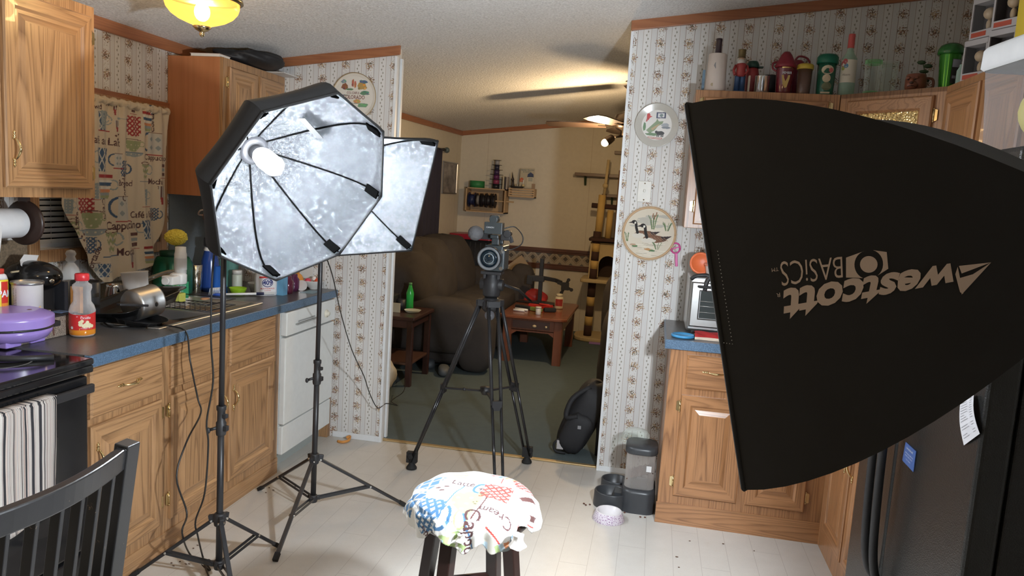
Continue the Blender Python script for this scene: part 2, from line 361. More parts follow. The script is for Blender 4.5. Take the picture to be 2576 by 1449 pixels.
# chair rails and wallpaper border in the living room
def border():
    s=NT('border_paper'); x,y,z=s.sep(); u=s.ma('SUBTRACT',s.ma('FRACT',s.ma('DIVIDE',x,.13)),.5); w=s.ma('DIVIDE',s.ma('SUBTRACT',z,.075),.13)
    d=s.ma('ADD',s.ma('ABSOLUTE',u),s.ma('ABSOLUTE',w)); a=s.ma('LESS_THAN',d,.24); b=s.ma('LESS_THAN',s.ma('ABSOLUTE',s.ma('SUBTRACT',d,.36)),.035)
    tri=s.ma('GREATER_THAN',s.ma('ADD',s.ma('ABSOLUTE',u),s.ma('ABSOLUTE',s.ma('ADD',w,.1))),.72)
    c=s.mix(s.noise(s.oc,60,3),(.26,.21,.15),(.42,.35,.26)); c=s.mix(a,c,(.075,.06,.045)); c=s.mix(b,c,(.20,.15,.10)); return s.out(s.mix(tri,c,(.11,.10,.09)),.6)
struct('trim_10',MB().box((-2.33,YF-.006,.775),(XR,YF,.925)),border())
DW=oak('dark_trim','x',base=(.115,.045,.025),dark=(.06,.025,.015))
struct('trim_11',MB().box((-2.33,YF-.026,.925),(XR,YF,.965)).box((-2.33,YF-.016,.905),(XR,YF,.93)),DW,bev=.004)
struct('trim_12',MB().box((-2.33,YF-.026,.72),(XR,YF,.765)).box((-2.33,YF-.014,.765),(XR,YF,.782)),DW,bev=.004)
# ------------------------------------------------------------------ window on the left wall
w=struct('window_1',MB().box((XL-.10,WY0,WZ0),(XL-.085,WY1,WZ1)),P('night_glass',(.01,.012,.015),.05))
WF=OAKZ
m=MB(); X0,X1=XL-.10,XL+.016
for a,b in (((XL,WY0-.055,WZ0-.055),(X1,WY0,WZ1+.02)),((XL,WY1,WZ0-.055),(X1,WY1+.05,WZ1+.02)),((XL,WY0,WZ0-.055),(X1,WY1,WZ0)),((XL,WY0,WZ1),(X1,WY1,WZ1+.02))): m.box(a,b)
obj('window_casing',m,WF,w,bev=.003)
m=MB()
for k in range(27): 
    z=WZ0+.03+k*.0240; m.bar((XL-.041,WY0+.01,z),(XL-.041,WY1-.01,z),.0015,.021,0,up=(.62,0,1))
m.box((XL-.055,WY0+.008,WZ1-.03),(XL-.02,WY1-.008,WZ1)); m.tube([(XL-.018,WY0+.16,WZ1-.02),(XL-.012,WY0+.17,1.32)],.004,6)
for yy in (WY0+.12,WY1-.15): m.tube([(XL-.041,yy,WZ0+.02),(XL-.041,yy,WZ1-.02)],.0012,4)
obj('window_blind',m,P('blind_white',(.72,.72,.68),.5),w)
m=MB()
for a,b in (((XL-.085,WY0,WZ0),(XL-.06,WY0+.03,WZ1)),((XL-.085,WY1-.03,WZ0),(XL-.06,WY1,WZ1)),((XL-.085,WY0,WZ0),(XL-.06,WY1,WZ0+.03)),((XL-.085,WY0,1.52),(XL-.06,WY1,1.55))): m.box(a,b)
obj('window_frame',m,WHITEP,w)
struct('trim_13',MB().box((XL,2.7,1.893),(XL+.014,3.59,1.922)),TRIM,bev=.003)
# ------------------------------------------------------------------ cabinet parts
def pull(name,par,c,along,out,L=.10):
    c,a,o=map(Vector,(c,along,out)); m=MB(); h=L/2
    m.tube([c-a*h*.62,c-a*h*.55+o*.012,c-a*h*.25+o*.024,c+a*0+o*.028,c+a*h*.25+o*.024,c+a*h*.55+o*.012,c+a*h*.62],lambda t:.0032+.0022*sin(PI*t)**2,8,smooth=4)
    for sgn in(-1,1):
        p=c+a*sgn*h*.62; m.lathe([(.001,-.002),(.006,0),(.006,.004),(.003,.006)],p,10,0,o)
        pr=[(.0055*abs(cos(k*1.15))*(1-k*.05)+.0018,k*.0035) for k in range(8)]+[(.0003,.029)]; m.lathe(pr,p+o*.003,8,0,a*sgn)
    return obj(name,m,BRASS,par)
def hinge(par,c,out,side):
    c,o,s=map(Vector,(c,out,side)); u=Vector((0,0,1)); m=MB(); f=frame(c,s,u,o)
    m.prism([(-.018,-.022),(-.004,-.026),(-.004,.026),(-.018,.022)],f,0,.0025); m.prism([(.004,-.026),(.016,-.022),(.016,.022),(.004,.026)],f,0,.0025)
    m.cyl(c-u*.024+o*.003,c+u*.024+o*.003,.0042,n=8); m.ball(c+u*.027+o*.003,.0042,8); m.ball(c-u*.027+o*.003,.0042,8)
    return obj('hinge',m,BRASS,par)
def panel_door(par,o,u,out,w,h,V,H,name='door',rail=.055,glass=None,top=0):
    """raised panel door: o = lower left corner on the face frame"""
    f=frame(o,u,(0,0,1),out); m=MB(); t=.018
    L=[(0,0),(0,t*.7),(.006,t),(rail-.010,t),(rail,t-.008)]
    if glass is None:
        m.rects((w,h,L+[(rail+.012,t-.008),(rail+.034,t-.001),(rail+.038,t-.001)]),f,(0,1)); return obj(name,m,[V,H],par)
    m.rects((w,h,L+[(rail,0)]),f,(0,1),fill=False)
    d=obj(name,m,[V,H],par); g=MB().flat([(rail,rail),(w-rail,rail),(w-rail,h-rail),(rail,h-rail)],lambda a,b:f(a,b,.004)); obj('glass_pane',g,glass,d); return d
def drawer_front(par,o,u,out,w,h,H,name='drawer'):
    f=frame(o,u,(0,0,1),out); m=MB(); m.rects((w,h,[(0,0),(0,.011),(.008,.018),(.012,.018)]),f,(0,0)); return obj(name,m,H,par)
XF=-1.885; YV=(0,1,0); XV=(1,0,0)
def left_base(label,y0,y1,doors,fronts,ct):
    t=thing('base_cabinet',label,'cabinet',((XL+XF)/2,(y0+y1)/2,0),group='oak base cabinets on the sink side')
    b=MB().box((XL+.004,y0,0),(XF,y1,.882)); obj('cabinet_body',b,OAKZ,t,bev=.002)
    k=MB().box((XF-.01,y0,.0),(XF+.004,y1,.085)); obj('toe_board',k,OAKY,t)
    for (a,c,z0,z1) in fronts:
        d=drawer_front(t,(XF,a,z0),YV,XV,c-a,z1-z0,OAKY,'drawer' if ct=='d' else 'false_front')
        if ct=='d': pull('handle',d,(XF+.018,(a+c)/2,(z0+z1)/2),(0,1,0),(1,0,0),.13)
    for (a,c,z0,z1,hs) in doors:
        d=panel_door(t,(XF,a,z0),YV,XV,c-a,z1-z0,OAKZ,OAKY)
        hy=a+.025 if hs<0 else c-.025; pull('handle',d,(XF+.018,hy,z1-.125),(0,0,1),(1,0,0),.12)
        oy=c+.004 if hs<0 else a-.004
        for zz in (z1-.06,z0+.09): hinge(d,(XF+.004,oy,zz),(1,0,0),(0,1 if hs>0 else -1,0))
    return t
left_base('oak base cabinet with a drawer over one door, next to the black stove',2.205,2.635,[(2.215,2.60,.135,.662,-1)],[(2.215,2.60,.69,.868)],'d')
left_base('wide oak sink cabinet with two doors and plain fronts, left of the dishwasher',2.637,3.575,[(2.66,3.045,.135,.662,1),(3.085,3.50,.135,.662,-1)],[(2.66,3.045,.69,.868),(3.085,3.50,.69,.868)],'f')
# dishwasher
t=thing('dishwasher','white built-in dishwasher under the blue counter','dishwasher',(-2.2,3.88,0))
y0,y1=3.582,4.192
obj('tub_body',MB().box((XL+.02,y0,.10),(XF-.005,y1,.876)),WHITE,t)
obj('toe_panel',MB().box((XF-.09,y0,0),(XF-.05,y1,.10)),P('grey_toe',(.35,.38,.36),.5),t)
d=obj('door_panel',MB().box((XF-.005,y0+.004,.262),(XF+.030,y1-.004,.735)),WHITE,t,bev=.006)
obj('lower_panel',MB().box((XF-.005,y0+.004,.095),(XF+.022,y1-.004,.252)),WHITE,t,bev=.005)
m=MB().box((XF-.005,y0+.004,.745),(XF+.034,y1-.004,.872)); cp=obj('control_panel',m,WHITE,t,bev=.006)
m=MB().box((XF+.034,y0+.13,.805),(XF+.037,y0+.33,.812)); m.box((XF+.034,y0+.10,.80),(XF+.046,y0+.36,.792)); obj('latch_grip',m,P('grey_slot',(.30,.31,.30),.5),cp)
m=MB().lathe([(.024,0),(.024,.006),(.014,.008),(.013,.02),(.0,.02)],(XF+.034,y1-.13,.80),20,0,(1,0,0)); obj('dial',m,P('ivory_knob',(.75,.72,.6),.4),cp)
obj('filler_board',MB().box((XL+.01,4.196,0),(XF+.005,YM-.002,.882)),OAKZ,None,label='narrow oak end panel between dishwasher and wall',cat='board',bev=.002)
# stove
t=thing('stove','black freestanding electric stove at the left edge','stove',(-2.2,1.8,0))
y0,y1,XS=1.43,2.197,-1.862
obj('stove_body',MB().box((XL+.02,y0,.02),(XS-.04,y1,.895)),BLACKP,t)
gb=P('black_glass',(.012,.012,.013),.08); obj('cooktop',MB().box((XL+.02,y0,.895),(XS+.022,y1,.918)).box((XL+.02,y0,.868),(XS+.02,y1,.895)),gb,t,bev=.006)
d=obj('oven_door',MB().box((XS-.04,y0+.004,.235),(XS,y1-.004,.855)),P('oven_black',(.010,.010,.011),.18),t,bev=.008)
obj('door_window',MB().box((XS,y0+.14,.36),(XS+.002,y1-.14,.68)),gb,d)
m=MB().box((XS+.014,y0+.02,.800),(XS+.032,y1-.008,.832)).box((XS-.002,y0+.02,.806),(XS+.02,y0+.05,.826)).box((XS-.002,y1-.04,.806),(XS+.02,y1-.008,.826)); obj('handle',m,BLACKP,d,bev=.006)
obj('drawer',MB().box((XS-.04,y0+.004,.03),(XS-.002,y1-.004,.222)),P('oven_black',(0,0,0)),t,bev=.006)
for a,b in ((y0+.03,y0+.09),(y1-.09,y1-.03)): obj('foot',MB().box((XS-.2,a,0),(XS-.1,b,.025)),BLACKP,t)
for a,b,r in ((-2.05,2.02,.095),(-2.05,1.62,.075),(-2.35,2.02,.075),(-2.35,1.62,.095)): obj('burner_ring',MB().lathe([(r,0),(r+.003,.0006),(r-.003,.0006)],(a,b,.918),40,0,caps=False),P('ring_grey',(.12,.12,.12),.3),t)
# towel on the oven handle
def towel_mat():
    s=NT('striped_towel'); x,y,z=s.sep(); w=s.ma('ADD',y,s.ma('MULTIPLY',s.noise(s.scale(s.oc,(1,1,.6)),6,2),.02))
    n=s.n('ShaderNodeTexNoise',noise_dimensions='1D'); s.con(s.ma('MULTIPLY',w,1),n.inputs['W']); n.inputs['Scale'].default_value=85; n.inputs['Detail'].default_value=1; f=n.outputs[0]
    c=s.ramp(f,[(.0,(.03,.03,.035)),(.40,(.03,.03,.035)),(.42,(.62,.55,.50)),(.50,(.60,.45,.38)),(.505,(.07,.07,.075)),(.54,(.07,.07,.075)),(.55,(.66,.62,.58)),(.62,(.12,.12,.12)),(.63,(.55,.50,.46))])
    for e in s.t.nodes: 
        if e.type=='VALTORGB': e.color_ramp.interpolation='CONSTANT'
    s.bump(s.noise(s.oc,900,2),.7,.003); return s.out(c,.95)
random.seed(3)
def tw(u,v):
    y=1.50+u*.50; hem=.30+.18*(1-u)*0+.02*sin(u*7); z=.828-(v*(.828-.42-.05*u))
    if v<.06: z=.838-.012*(v/.06)
    x=XS+.052+.012*sin(u*9+1.2*v)*v+.006*sin(u*23)+(.0 if v>.03 else -.004)-.004*v
    return Vector((x,y-.02*v*(1-u)+.01*v*u*0,z))
m=MB().grid(tw,50,34)
def tw2(u,v): p=tw(u,0); return Vector((XS+.050-.042*min(1,v/.3),p.y,.838+.003*sin(PI*v)-.30*max(0,v-.3)))
m.grid(tw2,50,8)
obj('kitchen_towel',m,towel_mat(),None,label='striped black and cream terry towel hung on the oven door handle',cat='towel',mods=[('SOLIDIFY',dict(thickness=.004,offset=0))])
# ------------------------------------------------------------------ counter, sink, faucet
def laminate():
    s=NT('blue_laminate'); n=s.noise(s.oc,260,2,.8); c=s.ramp(n,[(.38,(.045,.085,.14)),(.55,(.085,.150,.235)),(.70,(.15,.23,.32))]); return s.out(c,.33)
LAM=laminate()
def topm():
    s=NT('slate_brown_laminate'); n=s.noise(s.oc,150,3,.8); c=s.ramp(n,[(.35,(.070,.066,.064)),(.65,(.125,.118,.112))]); return s.out(s.mix(s.ramp(s.noise(s.oc,4,3),[(.4,0),(.7,.5)]),c,(.10,.115,.135)),.30)
TOPM=topm()
def steps(rects_,z0,z1):
    m=MB()
    for a,b in rects_: m.box((a[0],a[1],z0),(b[0],b[1],z1))
    return m
XC=-1.862; SX0,SX1,SY0,SY1=-2.44,-1.965,2.70,3.50
t=thing('countertop','blue speckled laminate worktop running along the window wall','countertop',(-2.2,3.2,.88))
obj('top_slab',steps([((XL+.003,2.203),(XC,SY0)),((XL+.003,SY1),(XC,YM-.003)),((XL+.003,SY0),(SX0,SY1)),((SX1,SY0),(XC,SY1))],.884,.922),TOPM,t)
obj('edge_band',MB().box((XC,2.203,.878),(XC+.006,YM-.003,.922)).box((XC-.02,2.197,.878),(XC+.006,2.203,.922)),LAM,t,bev=.003)
obj('backsplash',MB().box((XL+.002,2.203,.922),(XL+.018,YM-.003,1.02)).box((XL+.001,2.05,.922),(XL+.012,2.668,1.25)),P('brown_splash',(.19,.14,.09),.4,noise=.8,nsc=110),t,bev=.002)
SS=NT('stainless_sink'); SS.bump(SS.noise(SS.scale(SS.oc,(400,20,20)),1,2),.1,.001); SS=SS.out((.70,.69,.66),.36,.9)
t=thing('kitchen_sink','stainless steel double sink set into the blue counter','sink',(-2.2,3.1,.75))
def rr(x0,x1,y0,y1,r,z,n=6):
    o=[]
    for cx_,cy_,a in ((x1-r,y1-r,0),(x0+r,y1-r,PI/2),(x0+r,y0+r,PI),(x1-r,y0+r,1.5*PI)):
        for k in range(n+1): q=a+PI/2*k/n; o.append(Vector((cx_+r*cos(q),cy_+r*sin(q),z)))
    return o
def loft(m,L,mi=0,cap=True):
    n=len(L[0]); v=[p for q in L for p in q]; f=[(i*n+k,i*n+(k+1)%n,(i+1)*n+(k+1)%n,(i+1)*n+k) for i in range(len(L)-1) for k in range(n)]
    if cap: f.append([(len(L)-1)*n+k for k in range(n)])
    return m.add(v,f,mi,True)
for j,(a,b) in enumerate(((2.72,3.095),(3.12,3.49))):
    m=MB(); x0,x1=SX0+.055,SX1-.005
    loft(m,[rr(x0,x1,a,b,.06,.928),rr(x0+.006,x1-.006,a+.006,b-.006,.055,.92),rr(x0+.012,x1-.012,a+.012,b-.012,.055,.80),rr(x0+.05,x1-.05,a+.05,b-.05,.04,.765)]); obj('basin',m,SS,t)
m=MB()
for a,b in (((SX0-.012,SY0-.012,.922),(SX0+.057,SY1+.012,.929)),((SX1-.008,SY0-.012,.922),(SX1+.016,SY1+.012,.929)),((SX0,SY0-.012,.922),(SX1,SY0+.024,.929)),((SX0,3.09,.922),(SX1,3.125,.929)),((SX0,3.484,.922),(SX1,SY1+.012,.929))): m.box(a,b)
obj('rim',m,SS,t,bev=.003)
FX,FY=-2.42,3.17
t=thing('faucet','chrome kitchen faucet with a long swung spout behind the sink','faucet',(FX,FY,.93))
m=MB().lathe([(.026,0),(.026,.012),(.018,.02),(.017,.06),(.020,.065),(.020,.085),(.0,.09)],(FX,FY,.929),20); obj('base',m,CHROME,t)
m=MB().tube([(FX,FY,.98),(FX+.01,FY,1.02),(FX+.07,FY+.01,1.055),(FX+.16,FY+.01,1.09),(FX+.21,FY+.0,1.095),(FX+.225,FY+.0,1.08)],.0105,12,smooth=5); sp=obj('spout',m,CHROME,t)
m=MB().tube([(FX,FY,1.01),(FX-.01,FY-.03,1.04),(FX-.01,FY-.09,1.055)],.006,8,smooth=4); obj('lever',m,CHROME,t)
t=thing('water_filter','white faucet water filter with an upright cartridge on the spout','water filter',(FX+.22,FY+.04,1.06))
wx,wy=FX+.225,FY-.005
m=MB().lathe([(.0,0),(.030,.0),(.034,.006),(.034,.045),(.028,.055)],(wx,wy,1.040),20,sq=3); m.box((wx-.03,wy-.085,1.044),(wx+.028,wy,1.086)); obj('filter_body',m,WHITEP,t,bev=.005)
m=MB().lathe([(.027,0),(.028,.09),(.025,.10),(.024,.125),(.0,.127)],(wx+.002,wy+.012,1.092),20); obj('cartridge',m,WHITEP,t)
obj('cartridge_label',MB().lathe([(.0285,0),(.0285,.055)],(wx+.002,wy+.012,1.109),20,caps=False),P('grey_print',(.6,.6,.6),.5),t)
m=MB().cyl((wx,wy-.088,1.064),(wx,wy-.1,1.064),.018); obj('outlet_cap',m,WHITEP,t)
# ------------------------------------------------------------------ upper cabinets left
XU=-2.24
def left_upper(label,y0,y1,z0,z1,doors,side=None):
    t=thing('wall_cabinet',label,'cabinet',((XL+XU)/2,(y0+y1)/2,z0),group='oak wall cabinets over the sink side')
    m=MB().box((XL+.003,y0,z0),(XU-.02,y1,z1),1).box((XU-.02,y0,z0),(XU,y1,z1),0); obj('cabinet_body',m,[OAKZ,side or OAKZ],t)
    for (a,c,hs) in doors:
        d=panel_door(t,(XU,a,z0+.035),YV,XV,c-a,z1-z0-.075,OAKZ,OAKY)
        hy=a+.03 if hs<0 else c-.03; pull('handle',d,(XU+.018,hy,z0+.17),(0,0,1),(1,0,0),.12)
        oy=c+.004 if hs<0 else a-.004
        for zz in (z0+.10,z1-.12): hinge(d,(XU+.004,oy,zz),(1,0,0),(0,1 if hs>0 else -1,0))
    return t
left_upper('oak wall cabinet with one raised panel door left of the window',2.225,2.682,1.44,2.185,[(2.245,2.655,-1)])
left_upper('oak wall cabinet beyond the window with a plain reddish side panel',3.585,4.232,1.45,2.165,[(3.625,3.90,1),(3.93,4.20,-1)],VENEER)
obj('cardboard_sheet',MB().box((XL+.12,4.05,2.166),(XU+.09,4.228,2.172)),P('pale_board',(.6,.58,.55),.7),None,label='thin pale board lying on the cabinet, sticking out past its doors',cat='board')
# black bag and book on top
def bag(u,v):
    a=2*PI*u; t=PI*v; k=1+.10*sin(3*a+2)+.06*sin(7*a+5*t); r=sin(t)**.55
    return Vector((-2.30+.17*r*cos(a)*k, 3.95+.23*r*sin(a)*k, 2.170+.043*(1-cos(t))*(1+.10*sin(a*1+.3))*(1+.08*sin(5*a))))
obj('black_bag',MB().grid(bag,40,20,cu=True),P('black_nylon',(.012,.012,.014),.6,bump=.4,bsc=25),None,label='limp black fabric bag heaped on top of the far wall cabinet',cat='bag')
t=thing('book','white-covered book lying flat at the cabinet corner beside the black bag','book',(-2.36,3.66,2.166))
m=MB().box((-2.44,3.598,2.1665),(-2.27,3.70,2.169)).box((-2.44,3.598,2.182),(-2.27,3.70,2.1845)); obj('cover',m,P('book_cover',(.55,.45,.40),.5),t)
obj('pages',MB().box((-2.435,3.60,2.169),(-2.273,3.698,2.182)),P('paper',(.75,.73,.68),.8),t)
# ------------------------------------------------------------------ kitchen ceiling lamp
LX,LY=-1.78,2.70; LZ=cz(LX)
t=thing('ceiling_lamp','brass flush ceiling lamp with a glowing ribbed glass bowl over the kitchen','lamp',(LX,LY,LZ-.01))
m=MB().lathe([(.0,0),(.10,-.004),(.125,-.02),(.130,-.045),(.120,-.060),(.135,-.075),(.148,-.10),(.150,-.112),(.138,-.118)],(LX,LY,LZ+.002),48,caps=False); obj('canopy',m,P('antique_brass',(.30,.24,.12),.25,.9),t)
def ribg():
    s=NT('ribbed_amber_glass'); m=s.out((.30,.15,.03),.25,0,Emission_Color=(1,.47,.09),Emission_Strength=1.25)
    tr=s.n('ShaderNodeBsdfTransparent'); tr.inputs[0].default_value=(1,.9,.7,1); mx=s.n('ShaderNodeMixShader'); mx.inputs[0].default_value=.62
    s.t.links.new(tr.outputs[0],mx.inputs[1]); s.t.links.new(s.b.outputs[0],mx.inputs[2]); s.t.links.new(mx.outputs[0],s.t.nodes['Material Output'].inputs[0]); return m
m=MB()
prof=[(.132,-.112),(.134,-.128),(.128,-.148),(.112,-.168),(.086,-.185),(.056,-.197),(.036,-.204),(.026,-.213)]
n=96; v=[];f=[]
for r,z in prof:
    for k in range(n): a=2*PI*k/n; q=r*(1+.018*(1 if k%2 else -1)); v.append((LX+q*cos(a),LY+q*sin(a),LZ+z))
for i in range(len(prof)-1):
    for k in range(n): f.append((i*n+k,i*n+(k+1)%n,(i+1)*n+(k+1)%n,(i+1)*n+k))
m.add(v,f,0,True); b=obj('glass_bowl',m,ribg(),t); b.visible_shadow=True
m=MB()
obj('bulb',MB().ball((LX,LY,LZ-.155),(.030,.030,.036),16),EM('kitchen_bulb_glow',(1,.75,.42),9),t)
m=MB().lathe([(.030,-.206),(.034,-.212),(.024,-.222),(.012,-.228),(.007,-.232),(.010,-.238),(.006,-.246),(.0,-.25)],(LX,LY,LZ),20,caps=False); obj('finial',m,BRASS,t)
# ------------------------------------------------------------------ right side base cabinets
YR=3.627; XRF=.886; ND=(0,-1,0)
def pulls_r(d,c,al,L=.12): pull('handle',d,c,al,(0,-1,0),L)
t=thing('base_cabinet','oak base cabinet with a drawer over two doors beside the pet feeder','cabinet',(.5,3.9,0),group='oak base cabinets on the right side')
obj('cabinet_body',MB().box((.125,YR,0),(XR-.003,YM-.003,.882)),ROZ,t,bev=.002)
obj('toe_board',MB().box((.120,YR-.006,0),(XRF,YR,.105)),ROX,t)
d=drawer_front(t,(.205,YR,.69),XV,ND,.33,.165,ROX); pulls_r(d,(.345,YR-.018,.78),(1,0,0),.13)
d=drawer_front(t,(.56,YR,.69),XV,ND,.28,.165,ROX); pulls_r(d,(.70,YR-.018,.78),(1,0,0),.13)
d=panel_door(t,(.195,YR,.15),XV,ND,.30,.505,ROZ,ROX); pulls_r(d,(.47,YR-.018,.53),(0,0,1))
for zz in (.22,.60): hinge(d,(.19,YR-.004,zz),(0,-1,0),(-1,0,0))
d=panel_door(t,(.535,YR,.15),XV,ND,.27,.505,ROZ,ROX); pulls_r(d,(.56,YR-.018,.53),(0,0,1))
for zz in (.22,.60): hinge(d,(.809,YR-.004,zz),(0,-1,0),(1,0,0))
t=thing('base_cabinet','oak base cabinet facing left between the corner and the black fridge','cabinet',(1.2,3.2,0),group='oak base cabinets on the right side')
obj('cabinet_body',MB().box((XRF,2.785,0),(XR-.003,YR-.002,.882)),ROZ,t,bev=.002)
NX=(-1,0,0); NY=(0,-1,0)
drawer_front(t,(XRF,3.50,.69),NY,NX,.6,.165,ROY)
d=panel_door(t,(XRF,3.52,.12),NY,NX,.33,.53,ROZ,ROY); pull('handle',d,(XRF-.018,3.24,.56),(0,0,1),NX,.14)
d=panel_door(t,(XRF,3.16,.12),NY,NX,.33,.53,ROZ,ROY); pull('handle',d,(XRF-.018,3.12,.56),(0,0,1),NX,.14)
t=thing('countertop','blue speckled laminate corner worktop under the toaster oven','countertop',(.8,3.9,.884))
obj('top_slab',MB().box((.100,YR-.022,.884),(XR-.003,YM-.003,.922)).box((XRF-.022,2.785,.884),(XR-.003,YR-.0221,.922)),TOPM,t)
obj('edge_band',MB().box((.095,YR-.028,.878),(XRF-.022,YR-.022,.922)).box((.094,YR-.022,.878),(.100,YM-.004,.922)),LAM,t)
# ------------------------------------------------------------------ right side wall cabinets
YU=3.92; ZU0,ZU1=1.45,2.137
t=thing('wall_cabinet','oak wall cabinet with two doors at the start of the right row','cabinet',(.5,4.1,ZU0),group='oak wall cabinets on the right side')
obj('cabinet_body',MB().box((.142,YU,ZU0),(.822,YM-.003,ZU1)),ROZ,t,bev=.002)
for x0,hx,hg in ((.185,.205,-1),(.485,.75,1)):
    d=panel_door(t,(x0,YU,ZU0+.02),XV,ND,.285,ZU1-ZU0-.055,ROZ,ROX)
    pull('handle',d,(x0+.25 if hg<0 else x0+.035,YU-.018,ZU0+.12),(0,0,1),ND,.10)
    for zz in (ZU0+.11,ZU1-.065): hinge(d,(x0-.006 if hg<0 else x0+.291,YU-.004,zz),ND,(hg,0,0))
# diagonal corner cabinet with a glass door
A=Vector((.826,YU,0)); Bq=Vector((1.175,3.571,0)); u=(Bq-A).normalized(); nn=Vector((-u.y,u.x,0))*-1
t=thing('wall_cabinet','diagonal oak corner wall cabinet with a pebbled glass door','cabinet',(1.2,3.95,ZU0),group='oak wall cabinets on the right side')
poly=[(A.x,A.y),(Bq.x,Bq.y),(XR-.003,Bq.y),(XR-.003,YM-.003),(A.x,YM-.003)]
fz=lambda a,b,c: Vector((a,b,c))
m=MB(); m.prism(poly,fz,ZU1-.02,ZU1); m.prism(poly,fz,ZU0,ZU0+.02)
L_=(Bq-A).length; ff=frame(A+Vector((0,0,ZU0)),u,(0,0,1),nn)
for a,b in (((0,0),(.05,ZU1-ZU0)),((L_-.05,0),(L_,ZU1-ZU0))):
    m.prism([(a[0],a[1]),(b[0],a[1]),(b[0],b[1]),(a[0],b[1])],ff,-.02,0)
for z_0,z_1 in ((0,.04),(ZU1-ZU0-.05,ZU1-ZU0)): m.prism([(.05,z_0),(L_-.05,z_0),(L_-.05,z_1),(.05,z_1)],ff,-.02,0)
m.box((A.x,A.y,ZU0+.02),(A.x+.015,YM-.003,ZU1-.02)); m.box((Bq.x,Bq.y,ZU0+.02),(XR-.003,Bq.y+.015,ZU1-.02)); m.box((A.x,YM-.02,ZU0+.02),(XR-.003,YM-.003,ZU1-.02)); m.box((XR-.018,Bq.y,ZU0+.02),(XR-.003,YM-.003,ZU1-.02))
obj('cabinet_body',m,ROZ,t)
def pebble():
    s=NT('pebbled_amber_glass'); s.bump(s.vor(s.oc,75),.9,.004); return s.out((.60,.42,.17),.10,.75)
d=panel_door(t,ff(.045,.03,0),u,nn,L_-.09,ZU1-ZU0-.065,ROZ,ROX,glass=pebble(),rail=.062)
hinge(d,ff(L_-.040,ZU1-ZU0-.12,.004),nn,u); hinge(d,ff(L_-.040,.12,.004),nn,u); pull('handle',d,ff(.07,.14,.018),(0,0,1),nn,.10)
t=thing('wall_cabinet','oak wall cabinet on the right wall past the glass corner door','cabinet',(1.35,3.2,ZU0),group='oak wall cabinets on the right side')
obj('cabinet_body',MB().box((1.175,2.79,ZU0),(XR-.003,3.568,ZU1)),ROZ,t,bev=.002)
for y0_ in (3.53,3.16):
    d=panel_door(t,(1.175,y0_,ZU0+.02),NY,NX,.34,ZU1-ZU0-.055,ROZ,ROY)
    for zz in (ZU0+.11,ZU1-.10): hinge(d,(1.171,y0_+.005 if y0_>3.3 else y0_-.345,zz),NX,(0,1,0))
    pull('handle',d,(1.157,y0_-.31 if y0_>3.3 else y0_-.03,ZU0+.12),(0,0,1),NX,.10)
# ------------------------------------------------------------------ fridge
def leather(name,c,r,st=.5):
    s=NT(name); s.bump(s.vor(s.oc,300),st,.0015); return s.out(c,r)
FB=leather('fridge_black',(.013,.014,.014),.30,.35)
t=thing('refrigerator','black side by side refrigerator with textured doors and curved handles','refrigerator',(1.15,2.3,0))
fx,fy0,fy1=.78,1.855,2.765
obj('cabinet_shell',MB().box((fx+.075,fy0+.006,.03),(1.48,fy1-.006,1.745)),leather('fridge_side',(.010,.010,.010),.5),t,bev=.005)
ysp=2.40
for nm,a,b,yy,lab in (('freezer_door',ysp+.004,fy1,ysp+.045,None),('fridge_door',fy0,ysp-.004,ysp-.045,None)):
    d=obj(nm,MB().box((fx,a,.09),(fx+.07,b,1.74)),FB,t,bev=.012,seg=3)
    m=MB(); zs=[.42,.46,.55,.75,1.0,1.25,1.42,1.50,1.54]; dx=[0,.03,.048,.056,.058,.056,.048,.03,0]
    m.tube([(fx-q+.006,yy,z) for z,q in zip(zs,dx)],.013,10,smooth=4); obj('door_handle',m,BLACKP,d)
obj('grille',MB().box((fx+.03,fy0+.02,.02),(fx+.07,fy1-.02,.085)),BLACKP,t)
obj('foot',MB().cyl((fx+.15,fy0+.08,0),(fx+.15,fy0+.08,.035),.02),BLACKP,t)
obj('foot',MB().cyl((fx+.15,fy1-.08,0),(fx+.15,fy1-.08,.035),.02),BLACKP,t)
# receipt and magnet on the doors
def door_pt(x,y,off=.003): p=px(x,y,'x',fx); return Vector((fx-off,p.y,p.z))
q=[door_pt(*a) for a in ((2420,1003),(2458,992),(2473,1092),(2428,1121))]
def bil(q): return lambda u,v: (q[3]*(1-u)+q[2]*u)*(1-v)+(q[0]*(1-u)+q[1]*u)*v
fn=bil([a+Vector((-.0,0,0)) for a in q]); rng=random.Random(5)
m=MB().grid(lambda u,v: fn(u,v)+Vector((-.006*sin(PI*v)-.004*u,0,0)),6,10,0)
GR=P('receipt_ink',(.33,.33,.35),.7)
for i in range(15):
    v=.93-i*.058
    if i in (9,12): continue
    for a,b in ((.1,.1+rng.uniform(.25,.5)),(.72,.88)):
        v0,v1=v-.006,v+.006; m.add([fn(x_,y_)+Vector((-.006*sin(PI*y_)-.004*x_-.0006,0,0)) for x_,y_ in ((a,v0),(b,v0),(b,v1),(a,v1))],[(0,1,2,3)],1)
obj('receipt',m,[P('receipt_paper',(.74,.74,.78),.7),GR],None,label='long white printed receipt stuck to the black fridge door',cat='receipt')
q=[door_pt(*a) for a in ((2281,1112),(2307,1136),(2300,1188),(2272,1158))]; fn=bil(q); c=(q[0]+q[1]+q[2]+q[3])/4
m=MB(); m.add([p for p in q]+[p+Vector((.002,0,0)) for p in q],[(0,1,2,3),(7,6,5,4),(0,4,5,1),(1,5,6,2),(2,6,7,3),(3,7,4,0)])
